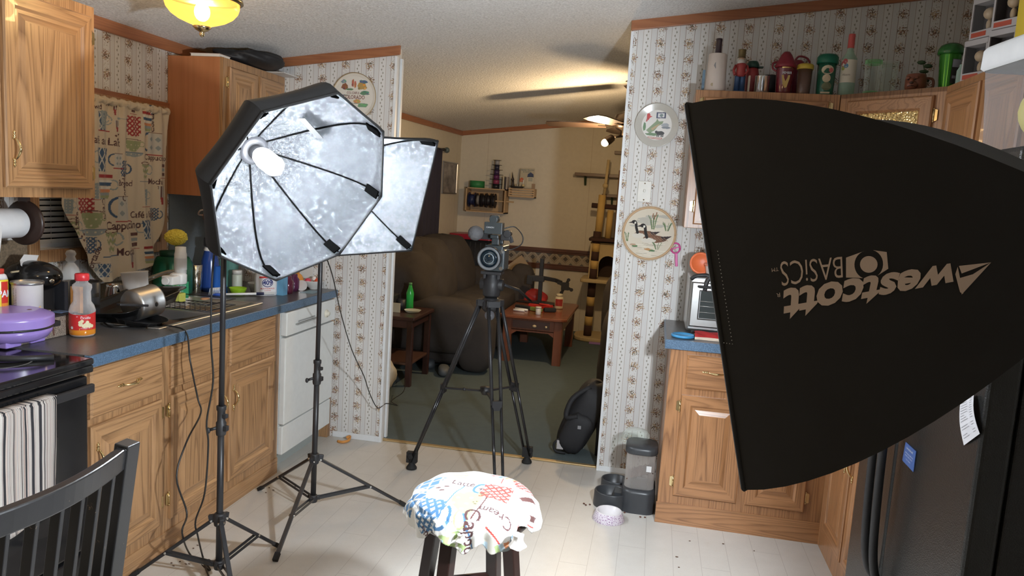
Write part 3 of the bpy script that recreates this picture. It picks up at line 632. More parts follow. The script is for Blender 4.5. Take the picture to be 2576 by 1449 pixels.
for v,sz,s_ in ((.80,.16,'brecknell'),(.55,.08,'APPLIANCE SERVICE'),(.42,.08,'SALES AND PARTS'),(.25,.07,'CALL TODAY')):
    m.text(s_,sz,lambda a,b: fn(.5+a,v+b)+Vector((-.0008,0,0)),1)
obj('fridge_magnet',m,[P('magnet_blue',(.06,.12,.33),.4),P('print_white',(.7,.72,.75),.5)],None,label='small blue rectangular magnet with white lettering on the black fridge door',cat='magnet')
# storage container on the fridge
t=thing('storage_container','tall clear plastic bin with white lid standing on the fridge','container',(.93,2.0,1.746))
cx0,cy0=.945,2.07; ZC=1.746
CP=GL('cloudy_plastic',(.86,.87,.92),.22,alpha=.12,fw=.12)
m=MB(); Lq=[]
for s_,z_,r_ in ((.118,0,.012),(.125,.10,.014),(.137,.215,.03)): Lq.append([Vector((cx0,cy0,ZC+z_))+rotm('Z',.1)@Vector((p.x,p.y,0)) for p in rr(-s_,s_,-s_,s_,r_,0)])
loft(m,Lq[::-1],0,False); loft(m,Lq[:1],0); obj('bin_wall',m,CP,t)
m=MB(); Lq=[]
for s_,z_,r_ in ((.139,.205,.035),(.146,.212,.035),(.146,.255,.04),(.141,.263,.04),(.135,.266,.04)): Lq.append([Vector((cx0,cy0,ZC+z_))+rotm('Z',.1)@Vector((p.x,p.y,0)) for p in rr(-s_,s_,-s_,s_,r_,0)])
loft(m,Lq); obj('lid',m,P('milky_lid',(.72,.74,.76),.4),t)
obj('yellow_bag',MB().grid(lambda u,v:(lambda a,b:Vector((cx0-.005+.088*sin(b)*cos(a)*(1+.1*sin(3*a)),cy0-.02+.088*sin(b)*sin(a),ZC+.095-.085*cos(b)*(1+.08*cos(4*a)))))(2*PI*u,PI*v),24,12,cu=True),P('yellow_bag',(.72,.62,.10),.5),None,label='yellow bag seen through the side of the clear bin on the fridge',cat='bag')
# ------------------------------------------------------------------ softboxes
def silver(name,tint=(.46,.475,.50)):
    s=NT(name); n=s.noise(s.oc,55,6,.8,1.5); v=s.vor(s.scale(s.oc,(1,1,1)),11,feat='F1'); n2=s.noise(s.oc,260,4,.85)
    s.bump(s.ma('ADD',s.ma('MULTIPLY',n,.7),s.ma('ADD',s.ma('MULTIPLY',v,.5),s.ma('MULTIPLY',n2,.30))),1.0,.022)
    return s.out(tint,.22,.95)
SILV=silver('crinkled_silver'); SBLACK=P('softbox_black',(.0085,.0085,.009),.8,bump=.25,bsc=60); SB2=P('pocket_black',(.002,.002,.002),.9,spec=0.0)
BULB=EM('bulb_glow',(.90,.95,1.0),26)
def basis_of(n,roll=0):
    s=Vector((0,0,1)).cross(n).normalized(); t=n.cross(s); return s*cos(roll)+t*sin(roll),-s*sin(roll)+t*cos(roll)
def softbox(t,c,n,roll,K,RX,RY,depth,e,ring,corners,bul=0):
    """K corner angles; inner silver lining and outer black skin are separate parts"""
    s,u=basis_of(n,roll)
    def pt(ang_i,w,k,off=0):       # between corner i and i+1 (w 0..1), k = depth fraction
        a,b=corners[ang_i%K],corners[(ang_i+1)%K]; r0=ring; f=r0+(1-r0)*(1-k**e)+bul*sin(PI*min(1,k*1.15))*(1-k)
        x=(a[0]*(1-w)+b[0]*w)*RX*f; y=(a[1]*(1-w)+b[1]*w)*RY*f
        sag=.055*sin(PI*w)*sin(PI*min(1,k*1.05))*f*(1 if K==4 else .5)
        q=Vector((x,y,0)); q=q*(1-sag); return c-n*(depth*k)+s*q.x*(1+off)+u*q.y*(1+off)
    mi=MB(); mo=MB(); rib=[]; NV=14; NU=8
    for i in range(K):
        mi.grid(lambda a,b:pt(i,a,b,-.012),NU,NV,0); mo.grid(lambda a,b:pt(i,a,b,.004),NU,NV,0)
    obj('black_cover',mo,SBLACK,t); obj('silver_lining',mi,SILV,t)
    m=MB()
    for i in range(K): m.tube([pt(i,w/6,0,0) for w in range(7)],.0045,6)
    obj('rim_piping',m,SBLACK,t)
    for i in range(K):
        obj('rib',MB().tube([pt(i,0,k/12,-.045) for k in range(13)],.0032,6),SB2,t)
    for i in range(K):
        a,b=pt(i,0,.015,-.055),pt(i,0,.22,-.065); d=(b-a); m=MB(); m.bar(a,b,.030,.006,0,up=n); obj('corner_pocket',m,SB2,t)
    ap=c-n*depth
    obj('speed_ring',MB().lathe([(ring*RX*1.15,-.004),(ring*RX*1.2,.0),(ring*RX*1.2,.02),(ring*RX*.9,.024)],ap-n*.01,24,0,n),BLACK,t)
    m=MB().lathe([(.028,-.10),(.034,-.09),(.034,0),(.024,.02),(.022,.035)],ap,20,0,n); obj('lamp_socket',m,BLACKP,t)
    m=MB(); b0=ap+n*.035
    m.lathe([(.022,0),(.030,.012),(.030,.03)],b0,16,0,n)
    pts=[b0+n*(.03+.0075*k/6)+(s*cos(2*PI*k/12)+u*sin(2*PI*k/12))*(.030 if k<66 else .022) for k in range(72)]
    m.tube(pts,.0065,6); obj('spiral_bulb',m,BULB,t)
    return s,u,pt,ap
octc=[(cos(PI/2-k*PI/4),sin(PI/2-k*PI/4)) for k in range(8)]
t=thing('octagon_softbox','open octagonal softbox with crinkled silver lining on the nearer stand','softbox',tuple(OCT_C-OCT_N*.3))
s_o,u_o,pt_o,ap_o=softbox(t,OCT_C,OCT_N,-.015,8,.346,.346,.325,1.9,.13,octc,.12)
m=MB(); a=pt_o(7,.5,.55,-.02)
obj('lining_flap',MB().bar(pt_o(0,.4,.62,-.12),pt_o(1,.2,.62,-.10),.03,.002),SBLACK,t)
sqc=[(1,1),(1,-1),(-1,-1),(-1,1)]
t=thing('square_softbox','square silver lined softbox partly hidden behind the octagonal one','softbox',tuple(SQ_C-SQ_N*.3))
s_q,u_q,pt_q,ap_q=softbox(t,SQ_C,SQ_N,.047,4,.2675,.2675,.36,1.8,.14,sqc)
t=thing('rectangular_softbox','big black softbox seen from its side with upside down lettering','softbox',tuple(WE_C-WE_N*.4))
s_w,u_w,pt_w,ap_w=softbox(t,WE_C,WE_N,-.064,4,.30,.30,.45,1.742,.2,sqc)
# printed lettering on the side face (s = +1 side): local coords k (towards the back) and w (down the face)
from mathutils.bvhtree import BVHTree
def face_bvh(pt,i):
    v=[];f=[];NV=40;NU=20
    for b in range(NV+1):
        for a in range(NU+1): v.append(pt(i,a/NU,b/NV,.004))
    for b in range(NV):
        for a in range(NU): q=b*(NU+1)+a; f.append((q,q+1,q+NU+2,q+NU+1))
    return BVHTree.FromPolygons(v,f)
BV=face_bvh(pt_w,0); C0=Vector((0,0,CAMH))
def onface(x,y):
    d=(FW*FPX+RT*(x-1288)-UP*(y-724.5)).normalized(); h=BV.ray_cast(C0,d)
    return h[0]+h[1]*(.0016 if h[1].dot(d)<0 else -.0016) if h[0] else C0+d*1.5
INK=P('softbox_print',(.50,.40,.33),.6)
def printed(m,quad,s_,size=1.0,bold=0,cond=1.0):
    """quad: text box corners (start-base, end-base, end-top, start-top) as seen"""
    tr=text_tris(s_,1,'LEFT',bold); xs=[p[0] for q in tr for p in q]; ys=[p[1] for q in tr for p in q]
    x0,x1,y0,y1=min(xs),max(xs),min(ys),max(ys)
    for q in tr:
        o=[]
        for a,b in q:
            a=(a-x0)/(x1-x0); b=(b-y0)/(y1-y0)
            X=[(quad[0][i]*(1-a)+quad[1][i]*a)*(1-b)+(quad[3][i]*(1-a)+quad[2][i]*a)*b for i in (0,1)]; o.append(onface(*X))
        m.add(o,[(0,1,2)])
m=MB()
printed(m,[(2418,658),(1972,726),(1968,806),(2392,722)],'westcott',bold=.035)
printed(m,[(2118,645),(1962,658),(1966,720),(2120,698)],'BASiCS',bold=-.008)
def pf(pts): m.add([onface(*p) for p in pts],[list(range(len(pts)))])
pf([(2492,660),(2411,669),(2418,688)]); pf([(2492,660),(2418,741),(2411,700),(2446,690)])
pf([(2408,671),(2402,690),(2414,735),(2422,739)])
def rngp(cx_,cy_,rx,ry,n=28,a0=0,a1=2*PI): return [(cx_+rx*cos(a0+(a1-a0)*k/n),cy_+ry*sin(a0+(a1-a0)*k/n)) for k in range(n+1)]
pf(rngp(2185,665,22,21)[:-1])
def strip(A_,B_):
    for i in range(len(A_)-1): pf([A_[i],A_[i+1],B_[i+1],B_[i]])
a_=rngp(2183,666,34,36,12,PI*.62,PI*1.42); b_=[(2128+ (i*0),698-(i*50)/12) for i in range(13)]
strip(a_,b_)
a_=rngp(2187,664,34,36,10,-PI*.42,PI*.30); b_=[(2230+4*i/10,634+42*i/10) for i in range(11)]; strip(a_,b_)
printed(m,[(1962,736),(1953,738),(1954,748),(1963,746)],'R'); printed(m,[(1958,672),(1941,675),(1942,684),(1959,681)],'TM')
we=[o for o in bpy.data.objects if o.name.startswith('rectangular_softbox')][0]
obj('printed_logo',m,INK,we)
m=MB()
for i in range(26):
    x,y=1806+(1843-1806)*i/25,632+(865-632)*i/25; p=onface(x,y); m.ball(p,.0009,5)
for i in range(5): m.ball(onface(1843-i*7,865-i*1),.0009,5)
obj('stitch_line',m,P('white_thread',(.6,.6,.6),.7),we,kind='stuff')
# ------------------------------------------------------------------ light stands
def light_stand(label,c,feet,zc,zb,zk,ztop,head,rp=.0125):
    t=thing('light_stand',label,'light stand',(c[0],c[1],0),group='black light stands')
    x,y=c; 
    obj('lower_pole',MB().cyl((x,y,zb-.02),(x,y,zk),rp),BLACK,t)
    obj('upper_pole',MB().cyl((x,y,zk),(x,y,ztop),rp*.82),BLACK,t)
    m=MB().lathe([(.017,-.05),(.019,-.04),(.019,0),(.015,.005),(.015,.045),(.018,.05),(.018,.065)],(x,y,zk),16); m.box((x+.012,y-.012,zk-.03),(x+.03,y+.006,zk-.01)).box((x+.010,y-.012,zk+.02),(x+.028,y+.004,zk+.035)); cl=obj('clamp_collar',m,BLACKP,t,bev=.002)
    m=MB().cyl((x-.012,y-.01,zk-.02),(x-.035,y-.02,zk-.028),.006); m.ball((x-.038,y-.022,zk-.03),(.008,.008,.012),10); obj('clamp_knob',m,BLACKP,cl)
    hub=MB().lathe([(.020,-.03),(.022,-.02),(.022,.015),(.017,.02)],(x,y,zc),14); low=MB().lathe([(.018,-.02),(.020,-.01),(.020,.012),(.015,.016)],(x,y,zb),14)
    for fxy in feet:
        d=Vector((fxy[0]-x,fxy[1]-y,0)); L=d.length; d.normalize(); a=Vector((x,y,zc-.012))+d*.028; b=Vector((fxy[0],fxy[1],.009))
        hub.bar(Vector((x,y,zc))+d*.01,Vector((x,y,zc-.006))+d*.040,.016,.03,0,up=(0,0,1)); low.bar(Vector((x,y,zb))+d*.01,Vector((x,y,zb))+d*.032,.014,.02)
        lg=obj('leg',MB().bar(a,b,.017,.013,0,up=(0,0,1)),BLACK,t,bev=.002)
        mid=a.lerp(b,.58); e=d.cross(Vector((0,0,1)))*.010
        for sg in(-1,1): obj('brace',MB().bar(Vector((x,y,zb))+d*.026+e*sg,mid+e*sg,.0035,.011),BLACK,lg)
        obj('foot_tip',MB().bar(b-(b-a).normalized()*.03,b+(b-a).normalized()*.006,.021,.017),DARKR,lg)
        m=MB(); 
        for p in (a,mid): m.cyl(p-e*1.3,p+e*1.3,.0045,n=8)
        obj('rivet',m,STEEL,lg)
    obj('leg_hub',hub,BLACKP,t,bev=.002); obj('brace_hub',low,BLACKP,t,bev=.002)
    h=Vector(head)
    m=MB().lathe([(.014,-.03),(.016,-.02),(.016,.02),(.012,.03)],(x,y,ztop),12); m.ball((x,y,ztop+.035),.016,10)
    m.tube([Vector((x,y,ztop+.03)),Vector((x,y,ztop+.05)).lerp(h,.4),h],.009,8); m.cyl((x-.03,y-.025,ztop+.035),(x+.01,y,ztop+.035),.005); m.ball((x-.034,y-.027,ztop+.035),(.012,.012,.012),8)
    obj('tilt_bracket',m,BLACKP,t)
    return t
st1=(-1.543,2.49); light_stand('nearer black light stand holding up the octagonal softbox',st1,[(-1.867,2.425),(-1.465,2.811),(-1.30,2.225)],.262,.075,.640,1.52,ap_o-OCT_N*.085+Vector((0,0,-.02)))
st2=(-1.463,3.134); light_stand('farther black light stand in front of the white dishwasher',st2,[(-1.418,2.700),(-1.845,3.330),(-1.10,3.39)],.292,.095,.690,1.50,ap_q-SQ_N*.085+Vector((0,0,-.02)))
hd=ap_w-WE_N*.085; light_stand('light stand under the big black softbox at the right edge',(hd.x+.05,hd.y-.03),[(hd.x-.30,hd.y-.1),(hd.x+.28,hd.y-.33),(hd.x+.25,hd.y+.28)],.29,.09,.69,1.30,hd+Vector((0,0,-.03)))
# cords
def cord(label,pts,r=.0035,sm=6,mat_=None): return obj('lamp_cable',MB().tube(pts,r,8,smooth=sm),mat_ or P('cord_black',(.015,.015,.015),.35),None,label=label,cat='cord',group=None)
Q=lambda x,y,yy: px(x,y,'y',yy)
pts=[Q(262,812,2.62),Vector((-2.05,2.70,.945)),px(300,822,'z',.929),px(370,818,'z',.928),px(440,822,'z',.928),px(470,840,'x',-1.845),px(478,905,'x',-1.80),px(497,1000,'x',-1.78),px(505,1040,'x',-1.75),px(470,1110,'x',-1.73),px(444,1200,'x',-1.72),px(470,1290,'x',-1.68),px(458,1340,'x',-1.66),Vector((-1.75,2.62,.012)),Vector((-1.62,2.55,.006)),px(520,1412,'z',.006),px(560,1420,'z',.006)]
pts[0]=px(262,812,'z',.929); pts[1]=px(275,820,'z',.929)
cord('black power cord snaking off the counter edge down the oak doors',pts)
pts=[px(538,640,'y',2.42),px(532,740,'y',2.42),px(531,860,'y',2.42),px(536,960,'y',2.45),px(520,1060,'y',2.46),px(524,1120,'y',2.46),px(515,1240,'y',2.46),px(492,1310,'y',2.48),px(498,1350,'y',2.5),px(510,1400,'z',.02),px(525,1449,'z',.006),px(560,1520,'z',.006)]
cord('black lamp cord hanging straight down beside the nearer light stand',pts)
pts=[px(822,650,'y',3.1),px(838,700,'y',3.2),px(858,790,'y',3.5),px(885,880,'y',3.8),px(915,945,'y',4.0),px(930,990,'y',4.1),px(950,1026,'y',4.16),px(972,1015,'y',4.3),px(1000,1020,'y',4.5),px(985,1008,'y',4.55),px(1015,985,'y',4.9),px(1020,955,'y',5.3)]
cord('thin black cord looping down past the doorway corner into the living room',pts,.0028)
# ------------------------------------------------------------------ camera tripod and video camera
TC=Vector((-.825,3.86,0)); TF=[Vector((-1.225,3.875,0)),Vector((-.624,4.2,0)),Vector((-.643,3.50,0))]
t=thing('tripod','tall black twin tube tripod standing in the doorway','tripod',(TC.x,TC.y,0))
ZS=.982
hubm=MB().lathe([(.03,-.05),(.05,-.03),(.052,.0),(.045,.02),(.035,.03)],(TC.x,TC.y,ZS),24)
spz=.52
for k,fp in enumerate(TF):
    d=(fp-TC).normalized(); e=d.cross(Vector((0,0,1))).normalized(); a=Vector((TC.x,TC.y,ZS))+d*.055; b=fp+Vector((0,0,.05)); mid=a.lerp(b,.53)
    lg=obj('leg',MB().cyl(a+e*.026,mid+e*.024,.0095).cyl(a-e*.026,mid-e*.024,.0095).bar(mid+e*.026,mid-e*.026,.022,.05).bar(a+e*.032,a-e*.032,.035,.03),BLACK,t)
    lo=obj('lower_tube',MB().cyl(mid+e*.024,b+e*.020,.0078).cyl(mid-e*.024,b-e*.020,.0078),P('tube_sheen',(.03,.03,.032),.2,.5),lg)
    m=MB().bar(b+Vector((0,0,.05)),b-Vector((0,0,.01)),.058,.032).lathe([(.012,0),(.03,.004),(.03,.012),(.018,.03),(.014,.055)],fp+Vector((0,0,0)),16).cyl(b+e*.03+Vector((0,0,.03)),b-e*.03+Vector((0,0,.03)),.014); obj('rubber_foot',m,DARKR,lg)
    hubm.bar(Vector((TC.x,TC.y,ZS))+d*.02,a+d*.01,.075,.035)
    sc=Vector((TC.x,TC.y,spz-.02)); obj('spreader_arm',MB().bar(sc,mid,.012,.010).ball(sc.lerp(mid,.5),.011,8),BLACK,lg)
obj('bowl_hub',hubm,BLACKP,t,bev=.003)
m=MB().lathe([(.02,-.02),(.03,0),(.03,.02),(.0,.024)],(TC.x,TC.y,spz-.02),16); obj('spreader_hub',m,BLACKP,t)
m=MB().lathe([(.03,0),(.045,.01),(.05,.05),(.05,.09),(.036,.11),(.036,.13)],(TC.x,TC.y,ZS+.03),24).cyl((TC.x-.062,TC.y,ZS+.10),(TC.x+.062,TC.y,ZS+.10),.032).box((TC.x-.055,TC.y-.05,ZS+.155),(TC.x+.055,TC.y+.05,ZS+.172)).box((TC.x-.045,TC.y-.03,ZS+.13),(TC.x-.03,TC.y+.03,ZS+.16)).box((TC.x+.03,TC.y-.03,ZS+.13),(TC.x+.045,TC.y+.03,ZS+.16)); obj('fluid_head',m,BLACKP,t,bev=.003)
m=MB().lathe([(.0,0),(.026,.0),(.026,.014),(.0,.014)],(TC.x+.01,TC.y-.055,ZS-.06),20,0,(0.2,-1,.2)); obj('lock_dial',m,P('dial_grey',(.10,.10,.11),.3),t)
obj('pan_bar',MB().tube([(TC.x+.06,TC.y+.02,ZS+.10),(TC.x+.12,TC.y+.16,ZS+.06),(TC.x+.16,TC.y+.34,ZS-.02)],.008,8),BLACK,t)
zc_=ZS+.176
t=thing('video_camera','black video camera with big front lens fixed on the tripod','camera',(TC.x,TC.y,zc_))
GM=P('camera_grey',(.045,.055,.06),.35); bx,by=TC.x+.01,TC.y
R_=rotm('Z',-.08)
obj('camera_body',MB().box((bx-.048,by-.06,zc_),(bx+.052,by+.11,zc_+.135)).box((bx+.03,by-.062,zc_+.01),(bx+.062,by+.05,zc_+.115)),GM,t,bev=.008,seg=3)
ln=Vector((bx-.012,by-.06,zc_+.068)); fwd=Vector((.05,-1,.02)).normalized()
lb=obj('lens_barrel',MB().lathe([(.058,0),(.058,.02),(.062,.022),(.062,.06),(.058,.064),(.052,.064),(.048,.05),(.040,.045)],ln,32,0,-fwd*-1),BLACKP,t)
obj('lens_ring',MB().lathe([(.058,.064),(.060,.068),(.050,.068),(.046,.060)],ln,32,0,fwd,caps=False),P('ring_grey2',(.16,.17,.18),.35),lb)
gl=NT('lens_glass').out((.01,.02,.03),.03,0,Coat_Weight=1.0); obj('lens_glass',MB().lathe([(.046,.048),(.035,.056),(.018,.061),(.0,.062)],ln,32,0,fwd,caps=False),gl,lb)
obj('inner_ring',MB().lathe([(.026,.0605),(.028,.062),(.024,.062)],ln,32,0,fwd,caps=False),P('ring_grey3',(.25,.3,.33),.3),lb)
m=MB().cyl((bx+.045,by-.066,zc_+.105),(bx+.045,by-.056,zc_+.105),.009).cyl((bx+.045,by-.066,zc_+.018),(bx+.045,by-.056,zc_+.018),.010); obj('button',m,STEEL,t)
hn=obj('top_handle',MB().box((bx-.02,by-.03,zc_+.135),(bx+.02,by+.0,zc_+.175)).box((bx-.02,by+.08,zc_+.135),(bx+.02,by+.11,zc_+.175)).box((bx-.022,by-.06,zc_+.17),(bx+.022,by+.11,zc_+.19)),GM,t,bev=.005)
m=MB().box((bx-.05,by-.09,zc_+.195),(bx+.045,by-.03,zc_+.255)).box((bx-.02,by-.08,zc_+.25),(bx+.012,by-.03,zc_+.275)).cyl((bx-.004,by-.09,zc_+.27),(bx-.004,by-.02,zc_+.27),.022); m.lathe([(.022,0),(.026,.004),(.026,.012),(.02,.016)],(bx-.004,by-.06,zc_+.275),20)
au=obj('handle_unit',m,GM,t,bev=.004); mm=MB().text('CANON',.011,frame((bx-.018,by-.0905,zc_+.228),(1,0,0),(0,0,1),(0,-1,0))); obj('brand_lettering',mm,P('print_white',(0,0,0)),au)
m=MB().box((bx+.035,by-.07,zc_+.165),(bx+.085,by-.04,zc_+.215)).cyl((bx+.07,by-.08,zc_+.20),(bx+.07,by-.03,zc_+.20),.02).bar((bx+.08,by-.05,zc_+.19),(bx+.095,by-.05,zc_+.155),.016,.02); obj('microphone_mount',m,BLACKP,t,bev=.003)
def fur(u,v): a,b=2*PI*u,PI*v; r=1+.06*random.random(); return Vector((bx-.085+.037*sin(b)*cos(a)*r,by-.12+.06*-cos(b)*r,zc_+.195+.037*sin(b)*sin(a)*r))
random.seed(2); obj('furry_windscreen',MB().grid(fur,40,24,cu=True),P('fur_grey',(.13,.13,.135),.95),t)
obj('microphone',MB().cyl((bx-.085,by-.08,zc_+.195),(bx-.06,by+.12,zc_+.195),.011).box((bx-.09,by-.01,zc_+.16),(bx-.03,by+.03,zc_+.20)),BLACKP,t)
obj('audio_cable',MB().tube([(bx+.03,by,zc_+.22),(bx+.09,by+.02,zc_+.235),(bx+.135,by+.02,zc_+.19),(bx+.13,by+.02,zc_+.145),(bx+.08,by+.01,zc_+.115),(bx+.04,by,zc_+.115)],.0032,8,smooth=6),P('cord_black',(0,0,0)),t)
# ------------------------------------------------------------------ printed cloth: a painter that colours the points of a fine mesh
class Canvas:
    def __init__(s,x0,x1,y0,y1,d,bg):
        s.x0,s.y0,s.d=x0,y0,d; s.nx=int((x1-x0)/d)+1; s.ny=int((y1-y0)/d)+1
        s.X,s.Y=np.meshgrid(x0+np.arange(s.nx)*d,y0+np.arange(s.ny)*d); s.a=np.ones((s.ny,s.nx,4)); s.a[...,:3]=bg
    def win(s,x0,x1,y0,y1):
        i0=max(0,int((x0-s.x0)/s.d)); i1=min(s.nx,int((x1-s.x0)/s.d)+2); j0=max(0,int((y0-s.y0)/s.d)); j1=min(s.ny,int((y1-s.y0)/s.d)+2)
        return (slice(j0,j1),slice(i0,i1)) if i1>i0 and j1>j0 else None
    def put(s,w,mask,c): s.a[w][mask]=tuple(c)+(1,)
    def poly(s,pts,c,fn=None):
        p=np.array(pts); w=s.win(p[:,0].min(),p[:,0].max(),p[:,1].min(),p[:,1].max())
        if w is None: return
        X,Y=s.X[w],s.Y[w]; m=np.zeros(X.shape,bool)
        for i in range(len(p)):
            (ax,ay),(bx,by)=p[i],p[(i+1)%len(p)]
            if ay==by: continue
            t=((ay>Y)!=(by>Y))&(X<(bx-ax)*(Y-ay)/(by-ay)+ax); m^=t
        if fn is not None: m&=fn(X,Y)
        s.put(w,m,c)
    def line(s,pts,wd,c):
        for (ax,ay),(bx,by) in zip(pts[:-1],pts[1:]):
            w=s.win(min(ax,bx)-wd,max(ax,bx)+wd,min(ay,by)-wd,max(ay,by)+wd)
            if w is None: continue
            X,Y=s.X[w],s.Y[w]; L=(bx-ax)**2+(by-ay)**2+1e-12; t=np.clip(((X-ax)*(bx-ax)+(Y-ay)*(by-ay))/L,0,1)
            s.put(w,(X-ax-t*(bx-ax))**2+(Y-ay-t*(by-ay))**2<(wd/2)**2,c)
    def text(s,t,x,y,size,c,rot=0,bold=0,sx=.85,al='CENTER'):
        cr,sr=cos(rot),sin(rot)
        for tri in text_tris(t,size,al,bold): s.poly([(x+a*sx*cr-b*sr,y+a*sx*sr+b*cr) for a,b in tri],c)
class Loc:     # a turned, scaled drawing frame on a canvas
    def __init__(s,cv,x,y,sc,rot=0): s.cv,s.x,s.y,s.k,s.r=cv,x,y,sc,rot
    def T(s,p): a,b=p; a*=s.k;b*=s.k; return (s.x+a*cos(s.r)-b*sin(s.r),s.y+a*sin(s.r)+b*cos(s.r))
    def poly(s,pts,c,fn=None):
        f=None
        if fn: 
            def f(X,Y): a=(X-s.x)/s.k; b=(Y-s.y)/s.k; return fn(a*cos(s.r)+b*sin(s.r),-a*sin(s.r)+b*cos(s.r))
        s.cv.poly([s.T(p) for p in pts],c,f)
    def line(s,pts,w,c): s.cv.line([s.T(p) for p in pts],w*s.k,c)
GRN=(.27,.30,.15); BLU=(.045,.09,.16); REDC=(.30,.03,.03); GRY=(.25,.29,.29); BRN=(.10,.035,.03); ORNG=(.55,.22,.10); NAV=(.03,.045,.08)
def cup(cv,x,y,h,kind,rot=0,side=1,pal=None):
    """coffee cup print, h = cup height"""
    L=Loc(cv,x,y,h,rot); G,B_,R_,Y_=pal or (GRN,BLU,REDC,GRY)
    if kind=='bowl':      # wide dotted cup on a dotted saucer
        o=[(-.62+1.24*k/12,.45) for k in range(13)]+circ(.62,14,(0,.45),.75,0,-PI); dots=lambda a,b: ~(((a*3.2+(np.floor(b*3.2)%2)*.5)%1-.5)**2*1+((b*3.2)%1-.5)**2<.022)
        L.line(circ(.2,14,(.68*side,.25),.16),.06,G); L.poly(o,G,dots); L.line([(-.6,.5),(-.2,.54),(.3,.53),(.6,.49)],.045,BRN)
        L.poly([(-.75,-.36)]+circ(.75,12,(0,-.36),.28,PI,2*PI)+[(.75,-.36)],Y_,dots); L.line([(-.78,-.33),(.78,-.33)],.04,B_)
    elif kind=='lattice':
        o=[(-.42,.5),(.42,.5),(.26,-.5),(-.26,-.5)]; L.line(circ(.22,14,(.45*side,.1),.25),.05,Y_)
        L.poly(o,B_,lambda a,b: np.abs(((a*2.6+b*1.7)%1)-.5)+0*a<.40); L.poly(o,B_,lambda a,b:(np.abs(((a*2.6+b*1.7)%1)-.5)<.42)&(np.abs(((a*2.6-b*1.7)%1)-.5)<.42))
        L.poly(o,(.55,.52,.44),lambda a,b:(np.abs(((a*2.6+b*1.7)%1)-.5)>.40)|(np.abs(((a*2.6-b*1.7)%1)-.5)>.40))
    elif kind in('rings','ringsb'):
        c=R_ if kind=='rings' else B_; o=[(-.42,.5),(.42,.5),(.42,-.35),(.3,-.5),(-.3,-.5),(-.42,-.35)]
        f=lambda a,b:(np.abs(np.sqrt((((a*4)%1)-.5)**2+(((b*4)%1)-.5)**2)-.44)<.10)|(np.abs(np.sqrt((((a*4+.5)%1)-.5)**2+(((b*4+.5)%1)-.5)**2)-.44)<.08)
        L.line(circ(.26,10,(.42*side,0),.30,-PI/2 if side>0 else PI/2,PI/2 if side>0 else 1.5*PI),.09,B_); L.poly(o,c,f)
    elif kind=='stripes':
        L.line(circ(.2,12,(.46*side,.08),.2),.06,Y_)
        for b,c in ((.5,R_),(.28,(.62,.58,.5)),(.18,B_),(.02,(.62,.58,.5)),(-.1,ORNG),(-.25,Y_),(-.38,G)): 
            k=.44-(.5-b)*.12; L.poly([(-k,b),(k,b),(k-.02,b-.14),(-k+.02,b-.14)],c)
    elif kind=='zigzag':
        L.line(circ(.24,12,(.48*side,.12),.28),.07,Y_); L.line(circ(.46,20,(0,.5),.1)+[(.46,.5)],.04,BRN)
        o=[(-.46,.45),(.46,.45),(.28,-.5),(-.28,-.5)]; L.poly(o,G,lambda a,b:((b*3.2+np.abs(((a*4)%1)-.5)*.9)%1)<.55); L.line([(-.55,-.62),(.55,-.62)],.06,B_)
    elif kind=='diamond':
        L.line(circ(.34,14,(-.42*side,.05),.42,PI/2,1.5*PI) if side>0 else circ(.34,14,(.42,.05),.42,-PI/2,PI/2),.10,B_); o=[(-.42,.5),(.42,.5),(.42,-.5),(-.42,-.5)]
        L.poly(o,(.5,.48,.42)); L.poly(o,Y_,lambda a,b:(np.abs(((a*2.4)%1)-.5)+np.abs(((b*2.4)%1)-.5))<.30); L.line([(-.5,-.56),(.5,-.56)],.05,R_); L.line([(-.42,.52),(.42,.52)],.03,BRN)
    elif kind=='stack':
        for b,c in ((.45,BRN),(.15,Y_),(-.15,BRN)): L.poly([(-.3,b),(.3,b),(.3,b-.2),(-.3,b-.2)],c)
        L.line([(-.4,-.5),(.4,-.5)],.05,R_)
    elif kind=='tall':
        o=[(-.3,.5),(.3,.5),(.22,-.5),(-.22,-.5)]; L.poly(o,Y_,lambda a,b:~((((a*5)%1-.5)**2+((b*5)%1-.5)**2)<.03)); L.line(circ(.16,12,(.34*side,.12),.22),.05,Y_); L.line([(-.5,-.58),(.5,-.58)],.05,R_)
    elif kind=='glass':
        o=[(-.3,.5),(.3,.5),(.1,-.5),(-.1,-.5)]; L.poly(o,(.5,.48,.42)); L.poly(o,BRN,lambda a,b:((a*6)%1)<.45); L.poly([(-.18,-.1),(.18,-.1),(.1,-.5),(-.1,-.5)],R_)
    elif kind=='beans':
        for a,b in ((-.2,.1),(.15,.25),(.05,-.2)): L.poly(circ(.14,12,(a,b),.09),BRN)
    elif kind=='spoon': L.poly(circ(.22,14,(-.5,0),.1),GRY); L.line([(-.3,0),(.5,0),(.7,.03)],.06,GRY)
def cloth_mat(name,rough=.85,trans=0):
    s=NT(name); a=s.n('ShaderNodeAttribute',attribute_name='Col'); s.bump(s.noise(s.oc,1500,1),.25,.001); return s.out(a.outputs['Color'],rough,Sheen_Weight=.1)
CLOTH=cloth_mat('printed_cloth')
def canvas_mesh(cv,fn,mask=None):
    m=MB(); ny,nx=cv.ny,cv.nx; m.v=[fn(float(cv.X[j,i]),float(cv.Y[j,i])) for j in range(ny) for i in range(nx)]
    for j in range(ny-1):
        for i in range(nx-1):
            if mask is None or (mask[j,i] and mask[j+1,i+1] and mask[j,i+1] and mask[j+1,i]): m.f.append([j*nx+i,j*nx+i+1,(j+1)*nx+i+1,(j+1)*nx+i])
    m.mi=[0]*len(m.f); m.sm=[True]*len(m.f); m.c=cv.a.reshape(-1,4)
    return m
